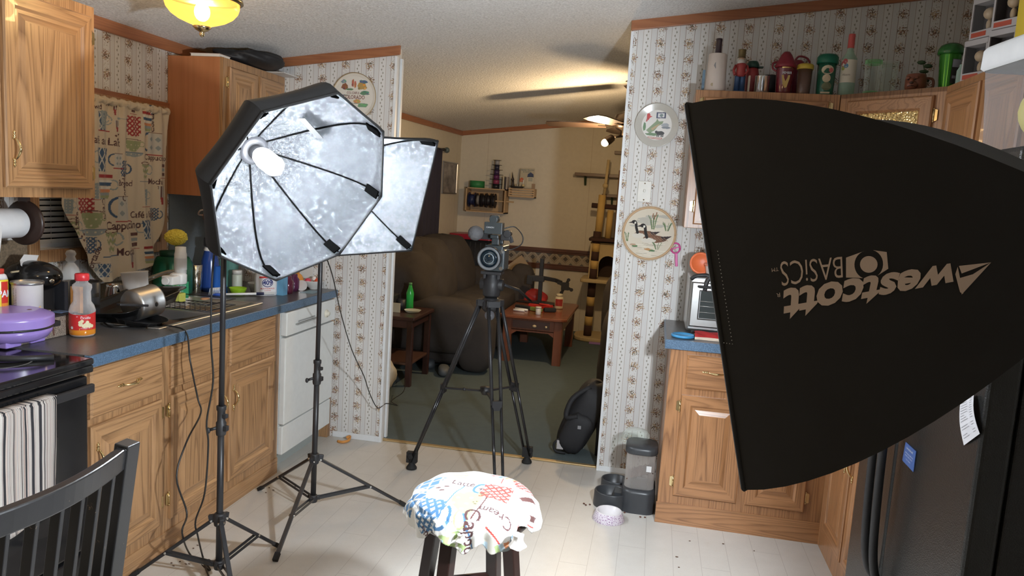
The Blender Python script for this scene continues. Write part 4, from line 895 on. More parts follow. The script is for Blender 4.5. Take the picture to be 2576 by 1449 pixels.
def clean(m):     # drop unused points
    us=sorted({i for f in m.f for i in f}); mp={a:b for b,a in enumerate(us)}; m.v=[m.v[i] for i in us]; m.c=m.c[us]; m.f=[[mp[i] for i in f] for f in m.f]; return m
# ---- curtain over the window (y,z on the plane x=-2.5)
BG=(.56,.47,.34)
cv=Canvas(2.70,3.56,1.00,1.90,.0026,BG); inkb=(.075,.03,.03)
def C(x,y): p=px(x,y,'x',-2.49); return p.y,p.z
def cc(x,y,hpx,kind,side=1,rot=0):
    a=C(x,y); cup(cv,a[0],a[1],hpx/500.*1.05,kind,rot,side)
for q in ((268,305,40,'lattice'),(270,302,40,'tall'),(345,318,45,'rings',-1),(343,371,34,'bowl'),(396,362,48,'diamond'),(265,402,50,'lattice',-1),(320,425,36,'ringsb'),(372,432,38,'zigzag'),(415,430,36,'stack'),(272,470,52,'stripes'),(296,272,30,'glass'),(303,405,30,'diamond'),(374,497,38,'tall'),(410,492,44,'glass'),(225,512,46,'rings',-1),(318,525,52,'diamond'),(238,560,46,'bowl'),(372,578,44,'lattice',-1),(283,610,50,'zigzag'),(234,618,36,'ringsb'),(345,605,40,'stack'),(178,520,30,'tall'),(245,480,34,'tall'),(376,305,44,'stripes'),(300,318,24,'glass'),(240,690,44,'diamond'),(375,640,40,'stripes'),(330,655,34,'glass'),(315,300,24,'spoon'),(270,500,22,'spoon'),(268,455,1,'beans'),(212,598,28,'beans'),(300,345,24,'beans'),(395,540,30,'ringsb'),(262,680,30,'lattice'),(190,575,34,'zigzag'),(345,272,28,'stack'),(390,275,26,'lattice')): cc(*q)
for x,y,s_,t_,r_ in ((268,355,22,'Café au Lait',-.03),(320,568,24,'Cappuccino',.02),(322,634,22,'Mocha',0),(368,541,20,'Café au lait',0),(400,398,17,'Cappuccino',0),(398,458,18,'Mocha',0),(322,462,18,'Brewed',.0),(318,472,20,'Cortado',PI/2),(394,300,20,'Cortado',PI/2),(268,525,18,'Cream',-PI/2),(193,555,20,'Latte',PI/2-.1),(243,655,20,'Cortado',1.2),(288,262,14,'Mocha',.1),(243,268,16,'Brewed',.1),(210,640,18,'Latte',1.1)):
    a=C(x,y); cv.text(t_,a[0],a[1],s_/500.*1.12,inkb,r_,.018)
# outline of the cloth
ol=[C(*p) for p in ((170,245),(240,236),(300,250),(380,262),(428,285),(425,400),(422,520),(405,600),(380,668),(350,684),(300,700),(262,712),(232,668),(196,600),(165,520),(160,400))]
mk=np.zeros(cv.X.shape,bool)
P_=np.array(ol)
for i in range(len(P_)):
    (ax,ay),(bx,by)=P_[i],P_[(i+1)%len(P_)]
    if ay!=by: mk^=((ay>cv.Y)!=(by>cv.Y))&(cv.X<(bx-ax)*(cv.Y-ay)/(by-ay)+ax)
def cur(y,z):
    t=(1.90-z)/.9; g=max(0,1-t*9)
    x=-2.505+.011*sin((y-2.7)*42+1.5*sin(z*5))*(.5+t)+.006*sin(y*97)*(1-t*.6)+g*.010*sin(y*150+3*sin(y*30))
    return Vector((x+.035*max(0,t-.55),y,z))
m=clean(canvas_mesh(cv,cur,mk))
obj('window_curtain',m,CLOTH,None,label='cream kitchen curtain printed with coffee cups gathered over the window',cat='curtain',mods=[('SOLIDIFY',dict(thickness=.0015))])
t=thing('curtain_rod','white rod carrying the coffee cup curtain above the window','curtain rod',(-2.52,3.1,1.875))
obj('rod',MB().tube([(XL+.001,2.76,1.868),(XL+.045,2.765,1.87),(XL+.052,2.80,1.87),(XL+.052,3.50,1.87),(XL+.045,3.535,1.87),(XL+.001,3.54,1.868)],.005,8),WHITEP,t)
obj('header_gathers',MB().grid(lambda u,v: Vector((-2.506+(.016+.006*sin(u*61)+.004*sin(u*143))*cos(2*PI*v),2.79+.735*u,1.869+(.016+.005*sin(u*83+2))*sin(2*PI*v))),160,12),P('cream_cloth',BG,.85),t)
# ---- stool
SC=Vector((-.432,1.955,0)); SZ=.735
t=thing('bar_stool','round bar stool with dark legs and a coffee print cloth tied over its seat','stool',(SC.x,SC.y,0))
rl=lambda z: .118+(.66-z)*.125
for k in range(4):
    a=math.radians(163+k*90); top=Vector((SC.x+.112*cos(a),SC.y+.112*sin(a),.70)); bot=Vector((SC.x+.20*cos(a),SC.y+.20*sin(a),0))
    obj('leg',MB().bar(bot,top,.036,.034,0,up=(cos(a+.0),sin(a+.0),0)),P('espresso_wood',(.022,.010,.008),.28),t,bev=.003)
for zz in (.22,.40):
    rr_=.20-(.088)*(zz/.70)
    for k in range(4):
        a,b=[math.radians(163+(k+q)*90) for q in(0,1)]; obj('rung',MB().cyl((SC.x+rr_*cos(a),SC.y+rr_*sin(a),zz+.02*(k%2)),(SC.x+rr_*cos(b),SC.y+rr_*sin(b),zz+.02*(k%2)),.010),P('espresso_wood',(0,0,0)),t)
obj('seat',MB().lathe([(.0,.655),(.155,.655),(.163,.665),(.163,.69),(.155,.70),(.0,.70)],(SC.x,SC.y,0),40),P('espresso_wood',(0,0,0)),t)
cs=Canvas(-.27,.27,-.27,.27,.0019,(.80,.80,.77)); pal=((.36,.48,.20),(.06,.17,.33),(.42,.05,.035),(.40,.52,.60))
def D(x,y): p=px(x,y,'z',.745); return p.x-SC.x,p.y-SC.y
def sc_(x,y,h,kind,rot=0,side=1): a=D(x,y); cup(cs,a[0],a[1],h*1.2,kind,rot,side,pal)
sc_(1166,1255,.085,'bowl',-1.75,1); sc_(1250,1240,.080,'rings',3.1,1); sc_(1073,1265,.085,'ringsb',2.8,-1); sc_(1086,1208,.07,'lattice',2.6); sc_(1234,1200,.055,'tall',1.57); sc_(1275,1195,.06,'stripes',1.2); sc_(1120,1310,.085,'zigzag',2.1); sc_(1250,1335,.10,'diamond',2.9); sc_(1345,1255,.07,'stack',.9); sc_(1325,1310,.085,'stripes',-.5); sc_(1112,1229,.05,'beans'); sc_(1310,1220,.045,'beans'); sc_(1295,1295,.09,'spoon',1.9); sc_(1040,1235,.06,'lattice',1.8); sc_(1320,1215,.06,'rings',.4); sc_(1160,1195,.05,'zigzag',.2); sc_(1195,1262,.02,'beans')
for x,y,s_,t_,r_ in ((1167,1219,.030,'Latte',-.05),(1247,1280,.030,'Cream',PI-.1),(1178,1325,.046,'Cappuccino',-1.42),(1018,1290,.030,'Cortado',1.6),(1212,1240,.016,'Mocha',-1.2)):
    a=D(x,y); cs.text(t_,a[0],a[1],s_*1.3,(.08,.03,.03),r_,.015)
rng=random.Random(8); ph=[rng.uniform(0,6.28) for _ in range(8)]
def seatfn(x,y):
    r=math.hypot(x,y); a=math.atan2(y,x); Rr_=.170
    if r<Rr_:
        k=r/Rr_; z=.747-.018*k**3-.012*k**10+.0018*sin(x*60+y*25)+.0012*sin(y*80)
        return Vector((SC.x+x,SC.y+y,z))
    k=(r-Rr_); fold=.012*sin(7*a+ph[0])+.008*sin(13*a+ph[1])+.004*sin(29*a+ph[2])
    dr=min(k,.012)*.7; dz=max(0,k-.004)*.95
    rr_=Rr_+dr+fold*min(1,k/.05)-max(0,k-.03)*.12
    return Vector((SC.x+rr_*cos(a),SC.y+rr_*sin(a),.712-dz+.004*sin(9*a)))
R2=np.hypot(cs.X,cs.Y); A2=np.arctan2(cs.Y,cs.X)
edge=.226+.012*np.sin(5*A2+1)+.010*np.sin(8*A2+2.3)+.035*np.exp(-((A2+1.45)/.16)**2)+.020*np.exp(-((A2+1.05)/.10)**2)+.030*np.exp(-((A2-2.95)/.12)**2)+.016*np.exp(-((A2+2.2)/.15)**2)
m=clean(canvas_mesh(cs,seatfn,R2<edge))
obj('seat_cover',m,CLOTH,t,mods=[('SOLIDIFY',dict(thickness=.0014,offset=1))])
def knot(c,r,L):
    c=Vector(c); m=MB().grid(lambda u,v:(lambda a: c+Vector((r*(1-.35*sin(PI*v)+.5*v)*cos(a)*(1+.15*sin(3*a)),r*(1-.35*sin(PI*v)+.5*v)*sin(a)*(1+.15*sin(4*a)),-L*v)))(2*PI*u),24,8,cu=True); return m
obj('tied_corner',knot(tuple(px(1303,1345,'y',SC.y-.165)),.015,.032),P('white_cloth',(.80,.78,.75),.85),t)
obj('tied_corner',knot(tuple(px(1160,1345,'y',SC.y-.185)),.010,.016),P('white_cloth',(0,0,0)),t)
# ---- dining chair in the near left corner
BW=NT('worn_black_paint'); q_=BW.noise(BW.oc,24,6,.75,.4); BW=BW.out(BW.mix(BW.ramp(q_,[(.66,0),(.70,1)]),(.016,.016,.017),(.30,.22,.14)),.30)
t=thing('dining_chair','black painted wooden chair with worn top rail in the near left corner','chair',(-1.25,1.2,0))

HX=lambda z: -1.125-.14*(.95-z)
def backpt(w,z): return Vector((HX(z)+.035*sin(PI*w),1.425-.43*w,z))
def railm(z0,z1,th):
    m=MB(); N=16; v=[]
    for i in range(N+1):
        w=i/N; 
        for z,dx in ((z0,-th/2),(z1,-th/2),(z1,th/2),(z0,th/2)): p=backpt(w,z); v.append(p+Vector((dx,0,0)))
    f=[(4*i+k,4*i+4+k,4*i+4+(k+1)%4,4*i+(k+1)%4) for i in range(N) for k in range(4)]+[(3,2,1,0),(4*N,4*N+1,4*N+2,4*N+3)]
    return m.add(v,f)
obj('top_rail',railm(.893,.945,.026),BW,t,bev=.004)
obj('lower_rail',railm(.50,.545,.022),BW,t,bev=.003)
for w in (0,1):
    y=1.425-.43*w+(.018 if w==0 else -.018); m=MB().bar((HX(.95),y,.952),(HX(.45),y,.45),.042,.036,0,up=(1,0,0)).bar((HX(.45),y,.46),(HX(.45)+.05,y,0),.040,.036,0,up=(1,0,0)); obj('back_post',m,BW,t,bev=.003)
for k in range(7):
    w=.10+.133*k; a=backpt(w,.90); b=backpt(w,.53); obj('back_slat',MB().bar(a,b,.011,.024,0,up=(1,0,0)),BW,t,bev=.002)
obj('seat',MB().box((-1.60,.99,.44),(-1.19,1.43,.475)),BW,t,bev=.012)
for y in (1.02,1.41): obj('front_leg',MB().box((-1.59,y-.02,0),(-1.55,y+.02,.44)),BW,t,bev=.003)
for y in (1.02,1.41): obj('side_stretcher',MB().box((-1.56,y-.008,.20),(-1.17,y+.008,.235)),BW,t)
# ------------------------------------------------------------------ wall hangings
def plate_mesh(c,nrm,R,dish=.014,oval=1.0,seg=64,prof=None):
    m=MB(); m.lathe(prof or [(R*.55,.004),(R*.62,.006),(R*.96,dish),(R,dish+.001),(R,dish-.003),(R*.6,0),(.0,0)],c,seg,0,nrm,caps=False); return m
N_=(0,-1,0)
ART=cloth_mat('painted_art',.35)
def disc_art(c,R,cv,y,name,par,mat):
    mask=(cv.X**2+cv.Y**2)<R*R
    m=clean(canvas_mesh(cv,lambda a,b: Vector((c.x+a,y,c.z+b)),mask)); m.v and None
    m.f=[f for f in m.f]; return obj(name,m,mat,par)
def blob(cv,x,y,rx,ry,c,rng,n=14,j=.25): cv.poly([(x+rx*cos(2*PI*k/n)*(1+rng.uniform(-j,j)),y+ry*sin(2*PI*k/n)*(1+rng.uniform(-j,j))) for k in range(n)],c)
WY=YM-.003; CER=P('cream_ceramic',(.66,.62,.54),.15)
# Colorado plate
c=px(893,243,'y',WY); R=.135; rng=random.Random(4)
t=thing('decorative_plate','white souvenir plate lettered COLORFUL COLORADO behind the octagonal softbox','plate',(c.x,c.y,c.z-R))
obj('plate_body',plate_mesh((c.x,WY,c.z),N_,R),CER,t)
obj('gilt_rim',MB().tube([(c.x+(R-.001)*cos(2*PI*k/60),WY-.014,c.z+(R-.001)*sin(2*PI*k/60)) for k in range(61)],.0022,6),P('gilt',(.45,.33,.16),.3,.6),t)
cv=Canvas(-.12,.12,-.12,.12,.0014,(.68,.65,.58))
for x,y,rx,ry,q in ((-.06,.055,.022,.018,(.25,.10,.05)),(-.07,.085,.02,.012,(.2,.28,.3)),(-.01,.075,.008,.024,(.40,.13,.07)),(.005,.07,.007,.02,(.45,.16,.08)),(.045,.06,.032,.022,(.42,.27,.09)),(.055,.085,.024,.01,(.08,.13,.25)),(-.03,.04,.022,.006,(.12,.22,.12)),(.065,.02,.03,.012,(.10,.22,.13)),(-.06,.005,.03,.003,(.2,.28,.28)),(.02,-.028,.022,.012,(.5,.3,.1)),(.055,-.05,.034,.012,(.16,.32,.18)),(-.04,-.06,.03,.012,(.2,.35,.3)),(-.02,-.085,.03,.012,(.35,.2,.12)),(.02,-.04,.05,.002,(.2,.25,.22))):
    blob(cv,x,y,rx,ry,q,rng)
    for _ in range(3): blob(cv,x+rng.uniform(-rx,rx)*.7,y+rng.uniform(-ry,ry)*.7,rx*.25,ry*.3,tuple(v*rng.uniform(.4,1.8) for v in q),rng)
cv.text('COLORFUL',-.005,.018,.020,(.16,.05,.04),0,.02,.8); cv.text('COLORADO',-.002,-.006,.030,(.16,.05,.04),0,.02,.8)
disc_art(c,.118,cv,WY-.0135,'painted_scene',t,ART)
# West Virginia plate
c=px(1652,315,'y',WY); R=.118
CER=P('grey_ceramic',(.47,.45,.40),.15)
t=thing('decorative_plate','grey rimmed souvenir plate with a red bird, green map and black bear','plate',(c.x,c.y,c.z-R))
obj('plate_body',plate_mesh((c.x,WY,c.z),N_,R),CER,t)
cv=Canvas(-.088,.088,-.088,.088,.0013,(.66,.64,.60))
cv.line(circ(.083,60)+[(.083,0)],.002,(.25,.2,.14))
blob(cv,-.048,.045,.010,.020,(.45,.03,.03),rng); cv.poly([(-.06,.07),(-.045,.05),(-.025,.045),(-.045,.035)],(.5,.03,.03)); cv.poly([(-.055,.04),(-.06,.015),(-.05,.02)],(.4,.03,.03))
cv.poly([(-.005,.068),(.045,.070),(.045,.038),(-.006,.036)],(.03,.04,.09)); cv.poly([(.002,.063),(.038,.065),(.038,.043),(.002,.041)],(.6,.6,.6)); blob(cv,.021,.053,.009,.009,(.15,.2,.2),rng)
cv.poly([(-.055,-.03),(-.03,-.005),(-.005,.02),(.0,.035),(.01,.02),(.035,.022),(.03,.008),(.008,-.005),(-.01,-.03),(-.035,-.045)],(.20,.27,.15)); cv.poly([(-.03,-.02),(0,.0),(.02,.01),(.0,-.012),(-.02,-.03)],(.42,.30,.16))
blob(cv,-.065,-.01,.008,.022,(.10,.2,.09),rng); blob(cv,.045,.0,.02,.012,(.32,.34,.36),rng); blob(cv,.05,-.012,.025,.006,(.18,.2,.22),rng); blob(cv,-.02,-.05,.04,.008,(.12,.2,.1),rng)
blob(cv,.022,-.042,.022,.011,(.015,.015,.015),rng,12,.1); blob(cv,.001,-.037,.008,.007,(.015,.015,.015),rng,10,.1)
for a in (.008,.016,.030,.038): cv.line([(a,-.045),(a-.001,-.060)],.006,(.015,.015,.015))
cv.poly([(-.045,-.062),(.035,-.066),(.035,-.078),(-.045,-.074)],(.42,.20,.16)); cv.text('WEST VIRGINIA',-.005,-.070,.0115,(.65,.6,.55),-.03,.01)
disc_art(c,.086,cv,WY-.0075,'painted_scene',t,ART)
# geese embroidery hoop
c=px(1633,587,'y',WY); R=.148
t=thing('embroidery_hoop','round embroidery hoop picture of two geese on water','embroidery',(c.x,c.y,c.z-R))
m=MB().tube([(c.x+.142*cos(2*PI*k/72),WY-.008,c.z+.142*sin(2*PI*k/72)) for k in range(73)],.0062,8); obj('hoop',m,P('hoop_wood',(.50,.33,.18),.5),t)
obj('lace_edge',MB().grid(lambda u,v: Vector((c.x+(.143+.010*v+.003*v*sin(90*u*PI*1.0))*cos(2*PI*u),WY-.009+.004*v,c.z+(.143+.010*v+.003*v*sin(90*u*PI))*sin(2*PI*u))),180,2,cu=True),P('lace',(.58,.50,.40),.8),t)
cv=Canvas(-.14,.14,-.14,.14,.0016,(.62,.56,.45))
for k in range(16): blob(cv,rng.uniform(-.10,.10),rng.uniform(.035,.10),rng.uniform(.02,.04),.006,(.44,.42,.36),rng)
for k in range(26): y=rng.uniform(-.125,-.02); x=rng.uniform(-.09,.06); cv.line([(x,y),(x+rng.uniform(.03,.07),y+rng.uniform(-.003,.003))],.003,(.42,.38,.30) if k%2 else (.70,.66,.56))
def goose(x,y,k):
    blob(cv,x+.045*k,y,.055*k,.018*k,(.17,.085,.05),rng,18,.08); blob(cv,x+.015*k,y-.010*k,.035*k,.013*k,(.62,.58,.5),rng,14,.08); cv.poly([(x+.07*k,y+.012*k),(x+.125*k,y+.018*k),(x+.085*k,y-.010*k)],(.04,.03,.03))
    cv.line([(x+.006*k,y+.005*k),(x-.002*k,y+.030*k),(x-.006*k,y+.055*k),(x-.018*k,y+.062*k)],.014*k,(.02,.018,.018)); blob(cv,x-.016*k,y+.060*k,.013*k,.010*k,(.02,.018,.018),rng,12,.05); cv.poly([(x-.026*k,y+.063*k),(x-.045*k,y+.054*k),(x-.024*k,y+.054*k)],(.03,.02,.02)); blob(cv,x-.010*k,y+.056*k,.005*k,.006*k,(.7,.68,.6),rng,8,.05)
    for j in range(5): cv.line([(x+(.025+.015*j)*k,y+.008*k),(x+(.045+.015*j)*k,y-.006*k)],.0025,(.30,.18,.11))
goose(-.070,-.005,1.05); goose(-.018,-.028,1.15)
for bx_,by_,h_,n_ in ((.02,.025,.085,11),(.095,.02,.05,8),(-.115,-.05,.05,7),(.05,-.085,.04,6)):
    for j in range(n_): d_=rng.uniform(-.03,.03); cv.line([(bx_+d_*.3,by_),(bx_+d_*.7,by_+h_*.6),(bx_+d_*1.1,by_+h_*rng.uniform(.75,1))],.0028,(.07,.13,.06) if j%2 else (.16,.22,.10))
for a,b in ((.012,.105),(.03,.112),(.022,.095)): cv.line([(a,b-.014),(a+.002,b+.004)],.006,(.25,.13,.07))
for a,b,q in ((-.075,-.075,(.10,.2,.09)),(.02,-.095,(.09,.17,.08)),(0,-.088,(.45,.24,.1)),(-.085,-.068,(.45,.3,.2))): blob(cv,a,b,.018,.006,q,rng)
disc_art(c,.138,cv,WY-.009,'stitched_picture',t,cloth_mat('stitched_cloth',.85))
# switch plate
c=px(1621,482,'y',WY)
t=thing('light_switch','white toggle light switch plate above the embroidery hoop','light switch',(c.x,WY,c.z-.06))
obj('cover_plate',MB().box((c.x-.037,WY-.006,c.z-.058),(c.x+.037,WY,c.z+.058)),P('switch_white',(.62,.60,.54),.35),t,bev=.003)
obj('toggle',MB().box((c.x-.005,WY-.018,c.z-.004),(c.x+.005,WY-.004,c.z+.012)),P('switch_white',(0,0,0)),t,bev=.002)
for z in(-.045,.045): obj('screw',MB().lathe([(.004,0),(.004,.002),(.0,.0025)],(c.x,WY-.006,c.z+z),10,0,N_),P('screw_rust',(.25,.17,.10),.4,.6),t)
# pink fly swatter shaped hanger
c=px(1699,640,'y',WY)
t=thing('pink_scoop','small bright pink plastic slotted scoop hanging right of the geese hoop','scoop',(c.x,WY,c.z-.06))
PK=P('hot_pink',(.55,.03,.24),.35)
obj('loop',MB().tube([(c.x+.024*cos(2*PI*k/20)-.002,WY-.008,c.z+.035+.028*sin(2*PI*k/20)) for k in range(21)],.0045,8),PK,t)
obj('handle',MB().bar((c.x+.003,WY-.008,c.z+.01),(c.x+.012,WY-.008,c.z-.065),.014,.006,0,up=(0,1,0)).bar((c.x-.018,WY-.008,c.z+.03),(c.x+.022,WY-.008,c.z+.045),.007,.006,0,up=(0,1,0)),PK,t,bev=.002)
# ------------------------------------------------------------------ toaster oven and things on the right worktop
t=thing('toaster_oven','stainless toaster oven with a glass door at the end of the right counter','toaster oven',(.40,3.86,.924))
ox,oy0,oy1,oz=.192,3.80,4.10,.94; ow=.44
ST=P('brushed_steel',(.52,.52,.51),.28,1)
obj('oven_case',MB().box((ox,oy0+.01,oz),(ox+ow,oy1,oz+.275)),ST,t,bev=.012,seg=3)
d=obj('oven_door',MB().rects((ow*.76,.225,[(0,0),(0,.012),(.006,.018),(.038,.018),(.044,.012)]),frame((ox+.012,oy0+.01,oz+.024),XV,(0,0,1),ND),(0,0)),ST,t)
obj('door_glass',MB().box((ox+.058,oy0-.004,oz+.07),(ox+ow*.76-.034,oy0-.001,oz+.205)),NT('oven_glass').out((.05,.06,.06),.06,0,Coat_Weight=.8),d)
m=MB()
for zz in (.10,.13,.155): m.cyl((ox+.06,oy0-.006,oz+zz),(ox+ow*.7,oy0-.006,oz+zz),.0012,n=6)
obj('rack',m,STEEL,d)
obj('door_handle',MB().tube([(ox+.045,oy0-.008,oz+.228),(ox+.05,oy0-.035,oz+.230),(ox+.30,oy0-.035,oz+.230),(ox+.305,oy0-.008,oz+.228)],.007,8),BLACKP,d)
for zz in (.06,.14,.22): obj('knob',MB().lathe([(.016,0),(.015,.012),(.0,.014)],(ox+ow-.05,oy0+.01,oz+zz),16,0,N_),BLACKP,t)
for a in (.03,.40): obj('foot',MB().box((ox+a,oy0+.03,.923),(ox+a+.03,oy0+.06,.942)),BLACKP,t)
obj('glove',MB().tube([(ox+.005,oy0-.012,oz+.262),(ox+.03,oy0-.02,oz+.281),(ox+.09,oy0-.018,oz+.285),(ox+.08,oy0-.02,oz+.25),(ox+.075,oy0-.022,oz+.21)],.010,8,smooth=3),BLACKP,None,label='black strap draped over the front corner of the toaster oven',cat='strap')
def tub(name,label,cat,c,r,h,mat_,lid=None,sq=None,kx=1): pass
ztop=oz+.277
obj('orange_disc',MB().lathe([(.0,0),(.050,0),(.056,.004),(.056,.010),(.048,.012),(.044,.007),(.0,.007)],(ox+.05,oy0+.10,ztop+.058),32,0,(.1,-1,.15)),P('orange_plastic',(.75,.16,.05),.4),None,label='round orange plastic lid propped upright on the toaster oven',cat='lid')
t=thing('food_tub','clear plastic tub with a red lid lying on the toaster oven','container',(ox+.13,oy0+.06,ztop))
obj('tub_body',MB().lathe([(.0,0),(.050,.0),(.058,.05),(.060,.055)],(ox+.13,oy0+.075,ztop),24,sq=4),GL('clear_tub',(.9,.86,.84),.15,alpha=.5),t)
obj('tub_lid',MB().lathe([(.062,.052),(.064,.056),(.062,.064),(.0,.066)],(ox+.13,oy0+.075,ztop),24,sq=4),P('salmon_lid',(.60,.22,.15),.4),t)
obj('snack_packet',MB().box((ox+.08,oy0+.10,ztop+.068),(ox+.16,oy0+.16,ztop+.13)),P('blue_print',(.15,.28,.45),.5,noise=.6,nsc=40),None,label='blue and white packet standing on the tub above the toaster oven',cat='packet')
obj('blue_disc',MB().lathe([(.0,0),(.052,0),(.057,.004),(.057,.013),(.050,.015),(.046,.009),(.0,.009)],(.178,3.70,.9235),36),P('cyan_lid',(.05,.25,.48),.35),None,label='round light blue plastic lid on the right counter edge',cat='lid')
def cl(u,v): 
    return Vector((.232+.24*u,3.655+.11*v+.01*sin(u*5),.926+.030*sin(PI*min(1,max(0,v*1.0)))**.4*(1-.15*u)+.003*sin(u*17+v*9)))
def redst():
    s=NT('red_stripe_cloth'); x,y,z=s.sep(); f=s.ma('FRACT',s.ma('ADD',s.ma('MULTIPLY',z,22),.12)); s.bump(s.noise(s.oc,700,2),.5,.002); return s.out(s.mix(s.ma('GREATER_THAN',f,.42),(.60,.50,.40),(.36,.015,.015)),.9)
obj('folded_cloth',MB().grid(cl,30,24).box((.234,3.665,.9232),(.47,3.755,.93)),redst(),None,label='folded red and cream cloth in front of the toaster oven',cat='cloth')
obj('dark_cloth',MB().grid(lambda u,v: Vector((.25+.22*u,3.755+.03*v,.926+.024*sin(PI*v)+.003*sin(u*21))),20,8),P('navy_cloth',(.02,.02,.03),.8),None,label='dark cloth bunched between the red cloth and the toaster oven',cat='cloth')
# wall cabinet items: row along the top
ZT=ZU1+.0005
def lt(name,label,cat,prof,c,mat_,n=28,parts=(),sq=None):
    """a turned thing; parts = (name, profile, material)"""
    if not parts: return obj(name,MB().lathe(prof,c,n,sq=sq),mat_,None,label=label,cat=cat)
    t=thing(name,label,cat,c); obj(parts[0],MB().lathe(prof,c,n,sq=sq,caps=True),mat_,t)
    for q in parts[1:]: obj(q[0],MB().lathe(q[1],c,n,caps=True,sq=sq),q[2],t)
    return t
def tp(x,y=228,yy=4.00): p=px(x,y,'y',yy); return (p.x,yy,ZT)
a=tp(1798); t=thing('bottle_sleeve','white round ceramic wine sleeve with a dark bottle neck sticking out','bottle sleeve',a)
obj('sleeve',MB().lathe([(.050,0),(.052,.004),(.045,.185),(.043,.188),(.038,.186),(.036,.15)],a,32,caps=False).lathe([(.0,.001),(.050,.001)],a,32,caps=False),P('bisque',(.58,.50,.44),.5),t)
obj('bottle_neck',MB().lathe([(.034,.02),(.034,.15),(.016,.185),(.0145,.25),(.0155,.252),(.0155,.264),(.0,.265)],a,20),P('dark_bottle',(.03,.015,.02),.3),t)
obj('leaf_mark',MB().prism([(-.010,0),(-.006,.012),(0,.020),(.006,.012),(.010,0),(0,-.016)],frame((a[0]-.008,a[1]-.0455,ZT+.125),(1,0,0),(0,.05,1),(0,-1,0)),0,.001),P('grey_mark',(.25,.25,.25),.5),t)
obj('round_mark',MB().prism(circ(.008,16),frame((a[0]-.018,a[1]-.0475,ZT+.032),(1,0,.0),(0,.05,1),(-.3,-1,0)),0,.001),P('tan_mark',(.42,.34,.22),.5),t)
obj('blue_packet',MB().box((a[0]-.066,a[1]+.0,ZT),(a[0]-.054,a[1]+.06,ZT+.11)),P('blue_packet',(.12,.2,.28),.5,noise=.5,nsc=60),None,label='blue packet edge showing behind the white bottle sleeve',cat='packet')
# nutcracker
a=tp(1858,yy=3.985); x,y,_=a
t=thing('nutcracker','small wooden nutcracker soldier with white beard and gold hat','nutcracker',a)
BLUP,REDP=P('soldier_blue',(.03,.07,.16),.4),P('soldier_red',(.28,.03,.03),.4)
obj('legs',MB().lathe([(.014,0),(.013,.07),(.015,.075)],(x-.012,y,ZT+.006),12).lathe([(.014,0),(.013,.07),(.015,.075)],(x+.014,y,ZT+.006),12).box((x-.03,y-.02,ZT),(x+.03,y+.02,ZT+.008)),BLUP,t)
obj('torso',MB().lathe([(.02,0),(.024,.01),(.022,.04),(.026,.06),(.02,.066)],(x+.002,y,ZT+.078),16),REDP,t)
obj('arm',MB().tube([(x-.024,y,ZT+.135),(x-.034,y-.004,ZT+.11),(x-.026,y-.012,ZT+.085)],.007,8),REDP,t); obj('arm',MB().tube([(x+.028,y,ZT+.135),(x+.036,y-.004,ZT+.11),(x+.024,y-.014,ZT+.09)],.007,8),REDP,t)
obj('head',MB().ball((x,y,ZT+.158),(.017,.017,.018),16),P('painted_skin',(.55,.36,.24),.5),t)
obj('beard',MB().ball((x-.001,y-.006,ZT+.149),(.020,.016,.018),12).ball((x,y+.006,ZT+.160),(.023,.014,.020),12),P('white_fur',(.50,.48,.44),.9,bump=.6),t)
obj('hat',MB().lathe([(.021,0),(.018,.004),(.019,.035),(.020,.038),(.0,.039)],(x,y,ZT+.172),18),P('hat_gold',(.16,.12,.05),.35,.5),t)
# toy: red box-shaped figure behind
a=tp(1888,yy=4.05); x,y,_=a; t=thing('figurine','red figurine with a dark green cap behind the nutcracker','figurine',a)
obj('body',MB().lathe([(.030,0),(.034,.02),(.034,.10),(.028,.13),(.012,.14)],a,18),REDP,t); obj('cap',MB().lathe([(.034,0),(.030,.018),(.022,.032),(.0,.036)],(x,y,ZT+.135),18).box((x+.02,y-.02,ZT+.135),(x+.05,y+.01,ZT+.141)),P('dark_green',(.01,.05,.035),.5),t)
obj('greeting_card',MB().box((a[0]-.024,3.955,ZT),(a[0]-.016,3.99,ZT+.082),0,None),P('card_cream',(.42,.38,.30),.7),None,label='cream card standing on edge left of the steel cup',cat='card')
a=tp(1915,yy=3.975); lt('steel_cup','plain shiny steel cup on the cabinet beside the nutcracker','cup',[(.0,0),(.034,0),(.036,.003),(.036,.080),(.037,.083),(.034,.081),(.034,.01),(.0,.01)],a,P('cup_steel',(.7,.7,.7),.15,1))
a=tp(1935,yy=4.12); obj('black_mug',MB().lathe([(.0,0),(.036,0),(.038,.11),(.034,.112),(.034,.01),(.0,.01)],a,24).tube([(a[0]+.036,a[1],ZT+.09),(a[0]+.06,a[1],ZT+.08),(a[0]+.06,a[1],ZT+.04),(a[0]+.036,a[1],ZT+.03)],.005,8),BLACKP,None,label='dark mug standing behind the steel cup',cat='mug')
# red lidded glass lantern-like cup
RG=GL('red_glass',(.45,.02,.03),.1,alpha=.65); RL=P('dark_red_plastic',(.20,.012,.025),.4)
a=tp(1970,yy=3.985); x,y,_=a
t=thing('novelty_cup','dark red tumbler with a pointed red lid, gold band and lettering MEMBER','cup',a)
obj('cup_body',MB().lathe([(.0,0),(.036,0),(.038,.01),(.040,.05),(.043,.12),(.043,.135)],a,32),P('ruby_body',(.13,.012,.02),.12,0,Coat_Weight=.6),t)
obj('pointed_lid',MB().lathe([(.048,.128),(.052,.134),(.048,.145),(.038,.165),(.026,.190),(.014,.205),(.0,.207)],a,28),RL,t)
obj('side_handle',MB().tube([(x-.038,y,ZT+.158),(x-.060,y,ZT+.150),(x-.060,y,ZT+.125),(x-.040,y,ZT+.112)],.0045,8,smooth=4),RL,t)
GD=P('gold_foil',(.62,.42,.16),.2,1)
m=MB(); 
